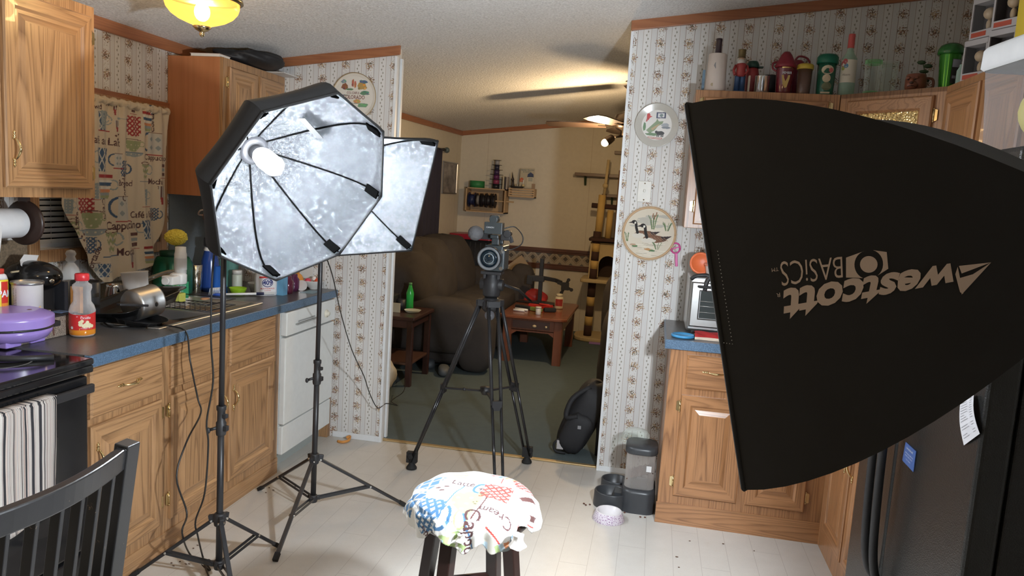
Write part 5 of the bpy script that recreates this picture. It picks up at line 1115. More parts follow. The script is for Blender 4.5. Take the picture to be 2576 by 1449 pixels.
for i in range(8):
    a0=-PI/2-.5+.125*i; a1=a0+.125; m.add([(x+.0432*cos(q),y+.0432*sin(q),ZT+z) for q,z in ((a0,.122),(a1,.122),(a1,.140),(a0,.140))],[(0,1,2,3)])
obj('gold_band',m,GD,t)
m=MB(); pts=[(-.020,.088),(.020,.088),(.018,.07),(.008,.030),(-.002,.026),(-.012,.045)]
m.add([(x+p,y-.0405-.0*p+.01*abs(p),ZT+q) for p,q in pts],[list(range(len(pts)))]); obj('gold_shield',m,GD,t)
obj('lettering',MB().text('MEMBER',.017,frame((x+.004,y-.0435,ZT+.098),(1,0,0),(0,0,1),(0,-1,0)),sx=.7),P('print_white',(0,0,0)),t)
a=tp(2000,yy=4.09); obj('red_pitcher',MB().lathe([(.0,0),(.040,0),(.042,.15),(.036,.17),(.02,.185),(.0,.187)],a,24).tube([(a[0]-.02,a[1],ZT+.17),(a[0],a[1],ZT+.205),(a[0]+.045,a[1],ZT+.195),(a[0]+.065,a[1],ZT+.15)],.005,8,smooth=4),RL,None,label='dark red jug with a thin arched handle behind the yellow lidded tumbler',cat='jug')
def tumbler(name,label,x_,yy,r,h,bm,lm,lh=.035,extra=None,wide=1.08):
    a=tp(x_,yy=yy); t=thing(name,label,'tumbler',a); obj('cup_body',MB().lathe([(.0,.0),(r*.86,0),(r*.88,.006),(r,h)],a,32),bm,t)
    obj('lid',MB().lathe([(r*wide,h-.004),(r*(wide+.03),h+.002),(r*(wide+.02),h+lh*.7),(r*.9,h+lh),(.0,h+lh)],a,32),lm,t)
    return t,a
tumbler('tumbler','clear brown tumbler with a bright yellow lid',2020,3.975,.036,.125,P('brown_tint',(.10,.055,.04),.1),P('yellow_lid',(.42,.30,.03),.4),.022)
t,a=tumbler('tumbler','green tumbler with a broad dark green lid and a pale round printed picture',2074,3.98,.045,.155,P('green_glass_dark',(.02,.10,.06),.08),P('green_lid',(.0,.11,.06),.35),.04)
m=MB(); x,y,_=a
def wrap(r,fn): return lambda p,q: Vector((x+r*sin(p/r),y-r*cos(p/r),ZT+q))
w_=wrap(.0468,None)
m.flat(circ(.030,12,(-.004,.118),.022),w_,0); m.flat(circ(.020,12,(-.006,.078),.020),w_,1); m.flat(circ(.024,12,(-.002,.040),.020),w_,2); m.flat([(-.028,.006),(.016,.006),(.016,.014),(-.028,.014)],w_,0); m.flat(circ(.011,10,(.012,.116)),lambda p,q:w_(p,q)+Vector((0,-.001,0)),3)
obj('printed_picture',m,[P('pale_cream',(.45,.38,.26),.6),P('tan_mark',(0,0,0)),P('olive_mark',(.10,.11,.05),.6),P('pink_mark',(.4,.10,.08),.6)],t)
# wine bottle
a=tp(2128,yy=3.975); x,y,_=a
t=thing('wine_bottle','pale green wine bottle with pink capsule and cream label','bottle',a)
obj('glass',MB().lathe([(.0,.004),(.030,0),(.0365,.004),(.037,.16),(.034,.18),(.018,.205),(.014,.22),(.0135,.26)],a,32),GL('bottle_glass',(.55,.72,.60),.04,alpha=.35),t)
obj('capsule',MB().lathe([(.0155,.228),(.0155,.292),(.014,.295),(.0,.295)],a,20),P('coral_capsule',(.50,.08,.07),.45),t)
w_=lambda p,q: Vector((x+.0378*sin(p/.0378),y-.0378*cos(p/.0378),ZT+q)); m=MB()
m.grid(lambda u,v: w_(-.05+.09*u,.062+.108*v),14,2,0)
for cx_,cy_,r_,i in ((-.035,.150,.014,1),(-.026,.162,.012,1),(-.020,.140,.011,2),(-.034,.128,.009,3)): m.flat([p for p in circ(r_,12,(cx_,cy_))],lambda p,q:w_(p,q)+Vector((-.0004,-.0008,0)),i)
m.text('Akem',.016,lambda p,q: w_(p-.016,q+.098)+Vector((0,-.0007,0)),4)
obj('label',m,[P('label_cream',(.55,.50,.40),.6),P('balloon_red',(.35,.06,.06),.6),P('balloon_blue',(.08,.2,.32),.6),P('balloon_olive',(.25,.28,.06),.6),P('label_ink',(.1,.08,.06),.6)],t)
CG=GL('clear_glass',(.93,.97,.94),.03,alpha=.02); GT=GL('green_tint',(.45,.80,.45),.06,alpha=.15)
for i,(x_,rim) in enumerate(((2190,True),(2232,False))):
    a=tp(x_,yy=3.95+.02*i); t=thing('drinking_glass','tall clear tumbler with a green tinted rim and foot' if rim else 'tall clear tumbler with green foot next to the lion mug','glass',a,group=None)
    obj('glass_wall',MB().lathe([(.034,.022),(.038,.165)],a,32,caps=False),CG,t); obj('foot',MB().lathe([(.0,0),(.038,0),(.038,.012),(.033,.024),(.0,.024)],a,32),GT,t)
    obj('rim',MB().lathe([(.0382,.150),(.0392,.168),(.0376,.170)],a,32,caps=False),GT if rim else CG,t)
# lion mug
a=tp(2302,234,3.98); x,y,_=a; x-=.0; y=3.775; x=px(2302,220,'y',y).x; LM=P('lion_brown',(.20,.065,.035),.35,noise=.35,nsc=40)
t=thing('lion_mug','brown ceramic mug moulded as a lion face','mug',(x,y,ZT))
obj('mug_body',MB().lathe([(.0,0),(.036,0),(.044,.02),(.045,.055),(.040,.078),(.036,.080),(.038,.06),(.036,.01),(.0,.01)],(x,y,ZT),28),LM,t)
fx2,fy2=x-.022,y-.034
m=MB().ball((fx2-.004,fy2-.004,ZT+.026),(.026,.020,.021),16).ball((fx2-.010,fy2-.014,ZT+.040),(.010,.010,.018),12).ball((fx2-.020,fy2+.002,ZT+.058),(.012,.010,.008),10).ball((fx2+.012,fy2-.006,ZT+.060),(.012,.010,.008),10); obj('muzzle',m,LM,t)
obj('nose',MB().ball((fx2-.012,fy2-.022,ZT+.034),(.009,.006,.006),10),P('lion_dark',(.05,.015,.01),.4),t)
for dx,dz in ((-.022,.05),(.006,.052)): obj('eye',MB().ball((fx2+dx,fy2-.010+abs(dx)*.2,ZT+dz),(.005,.004,.004),8),P('lion_dark',(0,0,0)),t)
obj('mouth',MB().tube([(fx2-.026,fy2-.016,ZT+.018),(fx2-.012,fy2-.025,ZT+.022),(fx2+.004,fy2-.020,ZT+.018)],.0018,6),P('lion_dark',(0,0,0)),t)
obj('handle',MB().tube([(x+.040,y,ZT+.065),(x+.070,y+.0,ZT+.060),(x+.072,y,ZT+.025),(x+.042,y,ZT+.014)],.006,8,smooth=4),LM,t)
# green travel cup
g0=px(2380,232,'y',3.72); x,y=g0.x,3.72; a=(x,y,ZT); GB=P('metal_green',(.04,.20,.02),.18,.5)
t=thing('travel_cup','tall shiny green travel cup with a domed green lid','travel cup',a)
obj('cup_body',MB().lathe([(.0,0),(.033,0),(.034,.01),(.045,.155),(.046,.165)],a,32),GB,t); obj('domed_lid',MB().lathe([(.052,.158),(.055,.165),(.054,.18),(.044,.198),(.024,.208),(.0,.210)],a,32),P('dome_green',(.02,.11,.02),.15),t)
w_=lambda p,q: Vector((x+(.0345+.075*q)*sin(p/.04+.2)*1.015,y-(.0345+.075*q)*cos(p/.04+.2)*1.015,ZT+q)); m=MB(); m.grid(lambda u,v:w_(-.012+.07*u,.03+.105*v),12,2,0); m.grid(lambda u,v:w_(-.010+.066*u,.10+.033*v)+Vector((-.0004,-.0006,0)),12,1,1); m.grid(lambda u,v:w_(-.006+.018*u,.052+.012*v)+Vector((-.0004,-.0006,0)),4,1,1)
obj('printed_wrap',m,[P('wrap_dark',(.02,.018,.015),.5,noise=.8,nsc=50),P('wrap_grey',(.25,.25,.28),.5)],t)
a2=px(2418,228,'y',3.60); obj('small_jar',MB().lathe([(.0,0),(.028,0),(.030,.01),(.030,.075),(.022,.09),(.022,.10)],(a2.x+.01,3.62,ZT),24),GL('bottle_glass',(0,0,0)),None,label='small clear jar between the green travel cup and the boxed figures',cat='jar')
obj('artificial_twig',MB().tube([(x-.055,y+.10,ZT),(x-.06,y+.09,ZT+.07),(x-.085,y+.09,ZT+.14)],.002,6).ball((x-.075,y+.09,ZT+.10),(.022,.01,.008),8).ball((x-.060,y+.09,ZT+.125),(.02,.01,.010),8).ball((x-.09,y+.09,ZT+.14),(.02,.01,.010),8).ball((x-.065,y+.09,ZT+.06),(.02,.01,.008),8),P('twig_green',(.03,.06,.02),.7),None,label='dark green leafy twig behind the green travel cup',cat='plant')
# boxed collectibles (plain generic figures) on the right wall cabinets
def figbox(label,x,y,z,rz,face=True):
    t=thing('figure_box',label,'box',(x,y,z),rz,'boxed vinyl figures on the right cabinets',world=False); WB=P('box_white',(.36,.33,.32),.5)
    w,d_,h=.115,.09,.16; m=MB()
    for a,b in (((-w/2,-d_/2,0),(w/2,d_/2,.030)),((-w/2,-d_/2,h-.022),(w/2,d_/2,h)),((-w/2,-d_/2,.03),(-w/2+.007,d_/2,h-.02)),((w/2-.007,-d_/2,.03),(w/2,-d_/2+.007,h-.02)),((-w/2,d_/2-.003,.03),(w/2,d_/2,h-.02))): m.box(a,b)
    obj('carton',m,WB,t); obj('inner_card',MB().box((-w/2+.006,-d_/2+.052,.03),(w/2-.002,d_/2-.003,h-.022)).box((-w/2+.007,-d_/2+.004,.03),(-w/2+.009,d_/2-.02,h-.022)).box((w/2-.009,-d_/2+.008,.03),(w/2-.007,d_/2-.02,h-.022)).box((-w/2+.007,-d_/2+.004,.0295),(w/2-.007,d_/2-.02,.032)),P('card_dark',(.05,.04,.04),.6,noise=.4,nsc=30),t)
    obj('window_film',MB().flat([(-w/2+.007,.03),(w/2-.007,.03),(w/2-.007,h-.022),(-w/2+.007,h-.022)],lambda a,b:Vector((a,-d_/2+.001,b))),GL('film',(.95,.95,.95),.05,alpha=-.12),t)
    obj('front_label',MB().box((-w/2+.01,-d_/2-.001,.006),(w/2-.03,-d_/2,.024)),P('label_red',(.35,.05,.02),.5),t)
    m=MB().ball((0,-.012,.098),(.026,.022,.023),16).ball((0,-.010,.055),(.013,.011,.022),12); obj('toy_figure',m,P('figure_tan',(.42,.30,.18),.5),t)
    return t
fx_=1.33
spots=[('lowest boxed figure at the left end of the stack beside the green cup',1.245,3.42,ZT,-1.15),('boxed figure stacked upper left, just under the ceiling corner',1.262,3.36,ZT+.325,-1.1),('boxed figure in the middle of the left stack above the lowest box',1.250,3.40,ZT+.162,-1.2),('boxed figure with a tan head, upper right beside the yellow card',1.262,3.20,ZT+.325,-1.05),('boxed figure in the second column, partly behind the clear bin lid',1.262,3.22,ZT+.162,-1.1),('boxed figure at the bottom of the second column behind the bin',1.262,3.23,ZT,-1.1)]
for i,(l,x,y,z,rz) in enumerate(spots):
    if i==0: f0=figbox(l,x,y,z,rz)
    else: copy_tree(f0,(x,y,z),rz,l)
obj('yellow_card',MB().bar((1.225,3.05,ZT+.0),(1.225,3.06,ZT+.47),.004,.10,0,up=(0,1,0)),P('card_yellow',(.62,.45,.04),.6),None,label='tall yellow card at the top right corner among the boxes',cat='card')
obj('blue_can',MB().lathe([(.0,0),(.05,0),(.05,.40),(.046,.41),(.0,.41)],(1.27,2.93,ZT),24),P('can_blue',(.10,.13,.40),.4,noise=.6,nsc=25),None,label='blue and white round tin at the top right frame edge',cat='tin')
# ------------------------------------------------------------------ pet feeder and bowl
CH=P('charcoal_plastic',(.035,.038,.042),.35)
t=thing('pet_feeder','charcoal pet feeder with a clear hopper and two bowls by the oak cabinet','pet feeder',(-.02,3.9,0))
hx,hy=.030,3.80; bowls=((-.105,3.755),(-.095,3.93))
m=MB()
def bowlm(m,cx_,cy_,r):
    loft(m,[[Vector((cx_+q*cos(2*PI*k/32)*1.0,cy_+q*sin(2*PI*k/32)*.9,z)) for k in range(32)] for q,z in ((r*1.03,0),(r*1.04,.01),(r,.075),(r*.97,.080),(r*.90,.078),(r*.84,.030),(r*.7,.022))])
obj('feeding_bowl',(lambda m:(bowlm(m,bowls[0][0],bowls[0][1],.088),m)[1])(MB()),CH,t); obj('water_bowl',(lambda m:(bowlm(m,bowls[1][0],bowls[1][1],.075),m)[1])(MB()),CH,t)
m=MB(); loft(m,[rr(hx-.085*q,hx+.085*q,hy-.115*q,hy+.115*q,.05*q,z) for q,z in ((1.03,0),(1.03,.01),(1.0,.10),(.97,.115),(.88,.118))]); m.box((hx-.12,hy-.06,.0),(hx-.06,hy+.05,.075)); obj('feeder_base',m,CH,t)
m=MB(); loft(m,[rr(hx-.075*q,hx+.075*q,hy-.085*q,hy+.085*q,.045*q,z) for q,z in ((1.,.115),(1.0,.13),(.98,.30))],0,False); obj('hopper',m,GL('smoky_clear',(.72,.68,.64),.08,alpha=.22),t)
m=MB(); loft(m,[rr(hx-.08*q,hx+.08*q,hy-.09*q,hy+.09*q,.05*q,z) for q,z in ((1.0,.298),(1.03,.305),(1.02,.325),(.95,.335))]); obj('hopper_lid',m,CH,t)
obj('clear_lid',MB().lathe([(.075,.0),(.07,.05),(.055,.065),(.0,.067)],(hx-.035,hy+.11,.30),32,caps=False),GL('clear_glass',(0,0,0)),t)
obj('kibble',MB().grid(lambda u,v: Vector((hx+.07*(2*u-1)*.95,hy+.078*(2*v-1)*.95,.16+.012*sin(u*30)*sin(v*28)+.05*u)),16,16),P('kibble_brown',(.12,.05,.03),.9,noise=.5,nsc=200,bump=.6),t,kind='stuff')
obj('warning_sticker',MB().box((hx+.0755,hy-.05,.22),(hx+.0765,hy-.02,.25)).box((hx+.03,hy-.0867,.215),(hx+.055,hy-.0857,.245)),P('sticker_white',(.6,.6,.6),.5),t)
t=thing('pet_bowl','small white pet bowl with a purple speckled rim on the floor','bowl',(-.105,3.575,0))
sp_=NT('purple_speckle'); sp_=sp_.out(sp_.mix(sp_.ramp(sp_.vor(sp_.oc,170),[(.30,0),(.36,1)]),(.20,.07,.20),(.66,.60,.66)),.3)
m=MB().lathe([(.078,0),(.080,.004),(.064,.044)],(-.105,3.575,0),40,caps=False); obj('outer_wall',m,sp_,t)
obj('inner_bowl',MB().lathe([(.064,.044),(.061,.047),(.056,.044),(.044,.014),(.0,.012)],(-.105,3.575,0),40,caps=False),P('bowl_white',(.66,.63,.64),.25),t)
rng=random.Random(6)
for k in range(16):
    x,y=[(-.2,3.7),(-.15,3.62),(-.06,3.68),(.03,3.66)][k%4]; x+=rng.uniform(-.05,.06); y+=rng.uniform(-.03,.03)
    if (x+.105)**2+(y-3.575)**2<.0075 or ((x-.03)**2/.0081+(y-3.8)**2/.0144)<1.2 or ((x+.105)**2+(y-3.755)**2)<.0095: continue
    obj('kibble_piece',MB().ball((x,y,.0035),(.006,.005,.0035),8),P('kibble_brown',(0,0,0)),None,label='dark kibble crumb on the floor around the pet feeder',cat='kibble',group='kibble crumbs by the feeder')
# orange scrap and crumbs
obj('orange_peel',MB().tube([px(850,1110,'z',.006),px(862,1112,'z',.008),px(876,1108,'z',.012),px(880,1098,'z',.02),px(874,1100,'z',.03)],.009,8,smooth=4),P('peel_orange',(.60,.26,.06),.6),None,label='crumpled orange scrap on the floor beside the doorway wall',cat='scrap')
# ------------------------------------------------------------------ things on the left worktop
ZC0=.9225; ZB=1.006
t=thing('speckled_box','low brown speckled storage box standing on the counter under the coffee maker','box',(-2.34,2.36,ZC0))
gran=NT('speckled_granite'); gran.bump(gran.noise(gran.oc,400,2),.3,.001); gran=gran.out(gran.mix(gran.ramp(gran.noise(gran.oc,260,2,.7),[(.35,0),(.65,1)]),(.10,.075,.055),(.36,.30,.24)),.45)
obj('box_body',MB().box((-2.50,2.225,ZC0),(-2.165,2.49,ZB-.001)),gran,t,bev=.004)
obj('box_top',MB().box((-2.505,2.22,ZB-.006),(-2.16,2.495,ZB)),BLACKP,t,bev=.002)
def onz(x,y,z): p=px(x,y,'z',z); return p.x,p.y
# spray can
x,y=-2.315,2.290
t=thing('spray_can','yellow cooking spray can with red top and partly hidden red lettering at the left edge','can',(x,y,ZB))
x-=.0; obj('can_body',MB().lathe([(.0,0),(.030,0),(.032,.004),(.032,.130),(.029,.138)],(x,y,ZB),32),P('can_yellow',(.72,.60,.03),.3),t)
obj('can_shoulder',MB().lathe([(.031,.135),(.026,.150),(.018,.156)],(x,y,ZB),32),P('can_white',(.7,.7,.72),.3),t); obj('cap',MB().lathe([(.020,.152),(.020,.172),(.0,.174)],(x,y,ZB),24),P('cap_red',(.45,.03,.02),.4),t)
Wr=lambda cx_,cy_,r,z0,ang: (lambda p,q: Vector((cx_+r*cos(ang+p/r),cy_+r*sin(ang+p/r),z0+q)))
w_=Wr(x,y,.0324,ZB,-.55); m=MB(); m.grid(lambda u,v:w_(.003+.028*u,.03+.098*v),8,2,0); m.grid(lambda u,v:w_(.004+.026*u,.034+.016*v)+Vector((.0004,-.0002,0)),8,1,2)
m.text('PAM',.034,lambda p,q:w_(p*.85+.018,q+.083)+Vector((.0006,-.0003,0)),1,bold=.03)
obj('can_label',m,[P('label_red2',(.55,.03,.02),.35),P('label_white',(.75,.75,.75),.35),P('label_orange',(.7,.25,.03),.35)],t)
# white canister
x,y=onz(70,793,ZB); x,y=-2.30,2.40; x,y=px(70,790,'z',ZB).x,px(70,790,'z',ZB).y
t=thing('canister','white paper canister with a grey metal rim on the speckled box','canister',(x,y,ZB))
obj('canister_body',MB().lathe([(.0,0),(.050,0),(.0505,.115),(.053,.118)],(x,y,ZB),40),P('paper_white',(.74,.72,.69),.45),t)
obj('metal_rim',MB().lathe([(.053,.113),(.055,.118),(.054,.124),(.050,.123),(.049,.112),(.0,.110)],(x,y,ZB),40,caps=False),P('rim_steel',(.40,.41,.42),.3,.9),t)
w_=Wr(x,y,.0508,ZB,-.95); m=MB()
m.flat([(.028,.004),(.052,.004),(.056,.035),(.048,.034),(.034,.016)],w_,0)
for k in range(14): m.flat([(-.046,.02+k*.006),(-.030,.02+k*.006),(-.030,.0225+k*.006),(-.046,.0225+k*.006)],w_,1)
obj('canister_print',m,[P('print_tan',(.60,.42,.22),.5),P('print_grey',(.20,.20,.20),.5)],t)
# coffee maker
t=thing('coffee_maker','black single serve coffee maker with a domed head behind the white canister','coffee maker',(-2.40,2.52,ZC0))
x,y=-2.435,2.56
obj('housing',MB().box((x-.085,y-.06,ZC0),(x+.05,y+.075,ZC0+.16)).box((x-.09,y-.065,ZC0),(x+.13,y+.085,ZC0+.03)),BLACKP,t,bev=.012,seg=3)
def dome(u,v): a=2*PI*u; b=PI*v; return Vector((x+.01+.115*sin(b)*cos(a),y+.005+.085*sin(b)*sin(a),ZC0+.195-.062*cos(b)))
obj('brew_head',MB().grid(dome,32,16,cu=True),P('gloss_black',(.014,.014,.015),.12),t)
obj('head_badge',MB().ball((x+.118,y-.02,ZC0+.185),(.006,.014,.010),10),STEEL,t)
obj('side_tank',MB().box((x-.06,y+.078,ZC0),(x+.09,y+.098,ZC0+.17)),P('tank_dark',(.03,.03,.035),.1),t,bev=.005)
obj('carton',MB().box((-2.335,2.655,ZC0),(-2.290,2.672,ZC0+.15)),P('carton_orange',(.50,.22,.06),.5,noise=.7,nsc=35),None,label='slim orange and white printed packet between coffee maker and black mug',cat='packet')
t=thing('travel_mug','large black mug with a small silver band right of the coffee maker','mug',(-2.33,2.76,ZC0))
x,y=-2.36,2.765
obj('mug_body',MB().lathe([(.0,0),(.052,0),(.056,.02),(.058,.155),(.054,.160),(.052,.150)],(x,y,ZC0),36),P('satin_black',(.02,.021,.024),.4),t); obj('silver_band',MB().grid(lambda u,v:Vector((x+.0588*cos(-.4+.6*u),y+.0588*sin(-.4+.6*u),ZC0+.095+.017*v)),8,1),STEEL,t)
m=MB().box((-2.27,2.50,ZB),(-2.20,2.50,ZB)); 
for nm,lab,p_,c_,s_ in (('cream_disc','round cream lid lying on the front corner of the speckled box',(118,783),(.55,.50,.45),.013),):
    a=onz(*p_,ZB); obj(nm,MB().lathe([(.0,0),(s_,0),(s_,.004),(.0,.005)],(a[0],a[1],ZB),20),P('lid_cream',c_,.5),None,label=lab,cat='cap')
obj('gift_card',MB().box((-2.235,2.435,ZB),(-2.185,2.485,ZB+.0015)),P('card_blue',(.10,.16,.30),.4,noise=.6,nsc=60),None,label='blue printed card lying flat on the speckled box',cat='card')
# syrup bottle
x,y=onz(200,845,ZC0); y+=.015
t=thing('syrup_bottle','clear popcorn oil bottle with red cap, red label and amber oil','bottle',(x,y,ZC0))
CLR=GL('clear_pet',(.93,.92,.92),.04,alpha=.14)
obj('bottle_wall',MB().lathe([(.0,.001),(.040,.001),(.044,.008),(.044,.082),(.046,.098),(.040,.118),(.031,.132),(.0295,.170),(.034,.185),(.033,.196),(.021,.205),(.020,.215)],(x,y,ZC0),36,caps=False),CLR,t)
obj('oil',MB().lathe([(.0,.003),(.041,.003),(.0445,.009),(.0447,.032),(.0,.032)],(x,y,ZC0),36),P('amber_oil',(.62,.22,.02),.08),t)
obj('cap',MB().lathe([(.023,.212),(.025,.215),(.025,.235),(.022,.239),(.0,.239)],(x,y,ZC0),32),P('cap_red_bright',(.62,.03,.04),.35),t)
w_=Wr(x,y,.0452,ZC0,-1.05); m=MB(); m.grid(lambda u,v:w_(-.072+.144*u,.028+(.058+.010*(2*u-1)**2)*v),30,1,0)
o=lambda p,q:w_(p,q)+Vector((.0004,-.0007,0))
rng=random.Random(9)
for k in range(18): cx_,cy_=.022+rng.uniform(-.022,.022),.052+rng.uniform(-.013,.011); m.flat(circ(.0065,8,(cx_,cy_)),lambda p,q:o(p,q)+Vector((.0002,-.0002,0))*rng.uniform(0,1),1)
m.text('Orville',.013,lambda p,q:o(p+.020,q+.074),2,bold=.01); m.flat([(-.002,.028),(.042,.031),(.042,.038),(-.002,.035)],o,3); m.text('POPPING OIL',.0058,lambda p,q:o(p+.020,q+.0345)+Vector((.0003,-.0003,0)),2)
m.flat(circ(.006,8,(-.030,.036)),o,2); m.flat([(-.012,.078),(.008,.079),(.008,.081),(-.012,.080)],o,2)
obj('bottle_label',m,[P('label_red3',(.58,.03,.03),.3),P('popcorn',(.78,.70,.45),.6),P('label_white',(0,0,0)),P('label_gold',(.72,.48,.05),.4)],t)
# purple waffle maker
x,y=-2.215,2.245; z0=ZC0
t=thing('waffle_maker','purple cake pop maker with a faceted lid beside the stove','appliance',(x,y,z0)); PU=P('lilac_plastic',(.34,.24,.62),.22,noise=.03)
R_=.135; x-=.01
obj('lower_shell',MB().lathe([(.095,.014),(.118,.024),(.133,.045),(.135,.060),(.0,.060)],(x,y,z0),48),PU,t)
obj('base_foot',MB().box((x-.05,y+.02,z0),(x+.07,y+.085,z0+.026)).box((x-.05,y-.085,z0),(x+.07,y-.02,z0+.026)),PU,t,bev=.004)
obj('rim_gasket',MB().lathe([(.134,.059),(.137,.060),(.137,.067),(.134,.068)],(x,y,z0),48),BLACKP,t)
def lid(u,v):
    a=2*PI*u; k=v; f=1+.018*cos(6*a+.6); r=R_*f*1.02*(1 if k<.35 else (1-.35*((k-.35)/.65)**1.2)) ; z=.068+ (.032*k/.35 if k<.35 else .032+.022*((k-.35)/.65)**.8)
    return Vector((x+r*cos(a),y+r*sin(a),z0+z))
m=MB().grid(lid,60,14,cu=True); m.add([lid(k/60,1) for k in range(60)],[list(range(60))]); obj('lid_shell',m,PU,t)
obj('front_latch',MB().box((x+.06,y+.085,z0+.052),(x+.10,y+.125,z0+.072)),BLACKP,t,bev=.003)
obj('batter_drip',MB().prism([(-.03,0),(.03,.004),(.012,-.012),(-.002,-.036),(-.014,-.014)],frame((x+.095,y+.085,z0+.058),(-.65,.75,0),(-.12,-.1,1),(.75,.65,0)),.0,.005),P('drip_brown',(.16,.08,.06),.5),t)
obj('indicator',MB().lathe([(.010,0),(.008,.003),(.0,.004)],(x+.055,y+.03,z0+.1195),16),P('light_red',(.12,.02,.02),.2),t)
# spatula on the cooktop
obj('spatula',MB().tube([(-1.93,2.12,.926),(-2.00,2.05,.928),(-2.12,1.98,.930)],.010,8).bar((-2.12,1.98,.926),(-2.21,1.93,.923),.05,.004),BLACKP,None,label='black handled spatula lying on the stove top',cat='spatula')
# window side glassware
def bottle(name,label,cat,c,prof,mat_,cap=None,capm=None,cn='cap'):
    t=thing(name,label,cat,c); obj('bottle_body',MB().lathe(prof,c,28),mat_,t)
    if cap: obj(cn,MB().lathe(cap,c,24),capm,t)
    return t
bottle('glass_cruet','clear glass bottle with a lumpy stopper on the window sill side','bottle',(-2.485,2.83,ZC0),[(.0,0),(.040,0),(.045,.02),(.045,.15),(.030,.20),(.013,.225)],GL('hazy_glass',(.85,.86,.86),.15,alpha=.35),[(.013,.225),(.022,.235),(.016,.25),(.022,.262),(.016,.275),(.0,.28)],GL('hazy_glass',(0,0,0)),'stopper')
bottle('red_drink_cup','clear cup holding red drink behind the oil bottle','cup',(-2.42,2.86,ZC0),[(.0,0),(.030,0),(.036,.10),(.026,.13),(.026,.15)],GL('pinkish',(.85,.6,.62),.1,alpha=.4)); 
obj('steel_pitcher',MB().lathe([(.0,0),(.042,0),(.048,.03),(.046,.06),(.034,.095),(.036,.105),(.033,.105),(.030,.095)],(-2.42,3.02,ZC0+.008),32).tube([(-2.385,2.985,1.01),(-2.36,2.955,1.0),(-2.37,2.96,.96)],.005,8,smooth=3),P('mirror_steel',(.75,.75,.75),.1,1),None,label='small round steel jug beside the sink behind the curtain tip',cat='jug')
# translucent pitcher leaning
t=thing('plastic_pitcher','tall frosted plastic pitcher standing upside down behind the sink','pitcher',(-2.36,3.16,.93))
c=(-2.33,3.06,.932); obj('pitcher_wall',MB().lathe([(.050,0),(.046,.01),(.058,.16),(.060,.165)],c,32,ax=(-.12,.0,1)),GL('frosted',(.80,.78,.76),.3,alpha=.55),t)
obj('pitcher_handle',MB().tube([(c[0]-.02,c[1]+.05,c[2]+.145),(c[0]-.02,c[1]+.085,c[2]+.13),(c[0]-.01,c[1]+.08,c[2]+.05),(c[0],c[1]+.05,c[2]+.03)],.006,8,smooth=3),GL('frosted',(0,0,0)),t)
# pans in the left basin
t=thing('roasting_pan','wide black roasting pan tilted over the left sink basin','pan',(-2.2,2.85,.93)); PB=P('enamel_black',(.012,.012,.013),.22)
R_=rotm('X',.16)@rotm('Y',-.10); pc=Vector((-2.20,2.845,.985))
def tr(m): m.v=[pc+R_@p for p in m.v]; return m
m=MB(); L4=[rr(-.135*q,.135*q,-.19*s_,.19*s_,.045,z) for q,s_,z in ((.86,.88,-.028),(.98,.98,.018),(1.10,1.10,.024),(1.12,1.12,.021),(1.0,1.0,.015),(.85,.87,-.024))]; loft(m,L4[::1]); n=24+4
obj('pan_body',tr(m),PB,t)
t=thing('saucepan','brushed steel saucepan lying on its side among the black pans','saucepan',(-2.12,2.92,.95))
c=Vector((-2.10,2.775,1.008)); ax=Vector((.15,.95,.10)).normalized()
obj('pot_wall',MB().lathe([(.0,.0),(.060,0),(.066,.01),(.066,.115),(.069,.118),(.066,.12)],c-ax*.05,40,0,ax),P('satin_steel',(.50,.50,.49),.38,1),t)
obj('pot_handle',MB().bar(c+Vector((.055,-.035,.0)),c+Vector((.02,-.16,.018)),.024,.010).lathe([(.011,0),(.009,.004),(.0,.006)],c+Vector((.066,.01,.0)),12,0,(1,0,0)),BLACKP,t,bev=.003)
t=thing('griddle_pan','shallow black pan with a rounded edge in front of the steel saucepan','pan',(-2.05,2.75,.93))
obj('pan_body',MB().lathe([(.0,.0),(.085,.0),(.105,.022),(.108,.024),(.104,.024),(.083,.005),(.0,.004)],(-2.075,2.735,.932),40,0,(.12,.05,1)),PB,t)
# wire rack
m=MB(); 
for a,b in (((-2.30,3.09),(-1.99,3.09)),((-1.99,3.09),(-1.99,3.32)),((-1.99,3.32),(-2.30,3.32)),((-2.30,3.32),(-2.30,3.09))):
    for zz in (.938,.968): m.cyl((a[0],a[1],zz),(b[0],b[1],zz),.0022,n=6)
for k in range(12): m.cyl((-2.29+.026*k,3.09,.935),(-2.29+.026*k,3.09,.97),.0016,n=5); m.cyl((-2.29+.026*k,3.09,.937),(-2.29+.026*k,3.32,.937),.0016,n=5)
obj('wire_rack',m,BLACK,None,label='black wire drying rack across the sink divider',cat='rack')
# back row right of the sink
a=(-2.46,3.50,ZC0)
t=thing('detergent_tub','large green translucent tub of dish pods behind the faucet','tub',a); GP=P('green_plastic',(.015,.10,.05),.25)
obj('tub_body',MB().lathe([(.0,0),(.080,0),(.088,.02),(.088,.17),(.070,.205),(.056,.21)],a,32,sq=3),GP,t); obj('tub_lid',MB().lathe([(.060,.208),(.064,.212),(.064,.235),(.0,.24)],a,28),P('green_dark',(.01,.06,.035),.4),t)
t=thing('dish_pod_box','bright green carton with white lettering beside the water filter','box',(-2.36,3.42,ZC0))
fr=frame((-2.385,3.375,ZC0),(.35,.92,0),(0,0,1),(.92,-.35,0)); m=MB().prism([(0,0),(.105,0),(.105,.085),(0,.085)],fr,-.05,0); obj('carton',m,P('carton_green',(.03,.30,.13),.4),t)
m=MB().text('MRS CRAY',.018,lambda p,q:fr(p*.8+.055,q+.062,.0008),0,bold=.02).text('dish pods',.010,lambda p,q:fr(p+.055,q+.038,.0008),0); obj('carton_lettering',m,P('print_pale',(.5,.6,.62),.5),t)
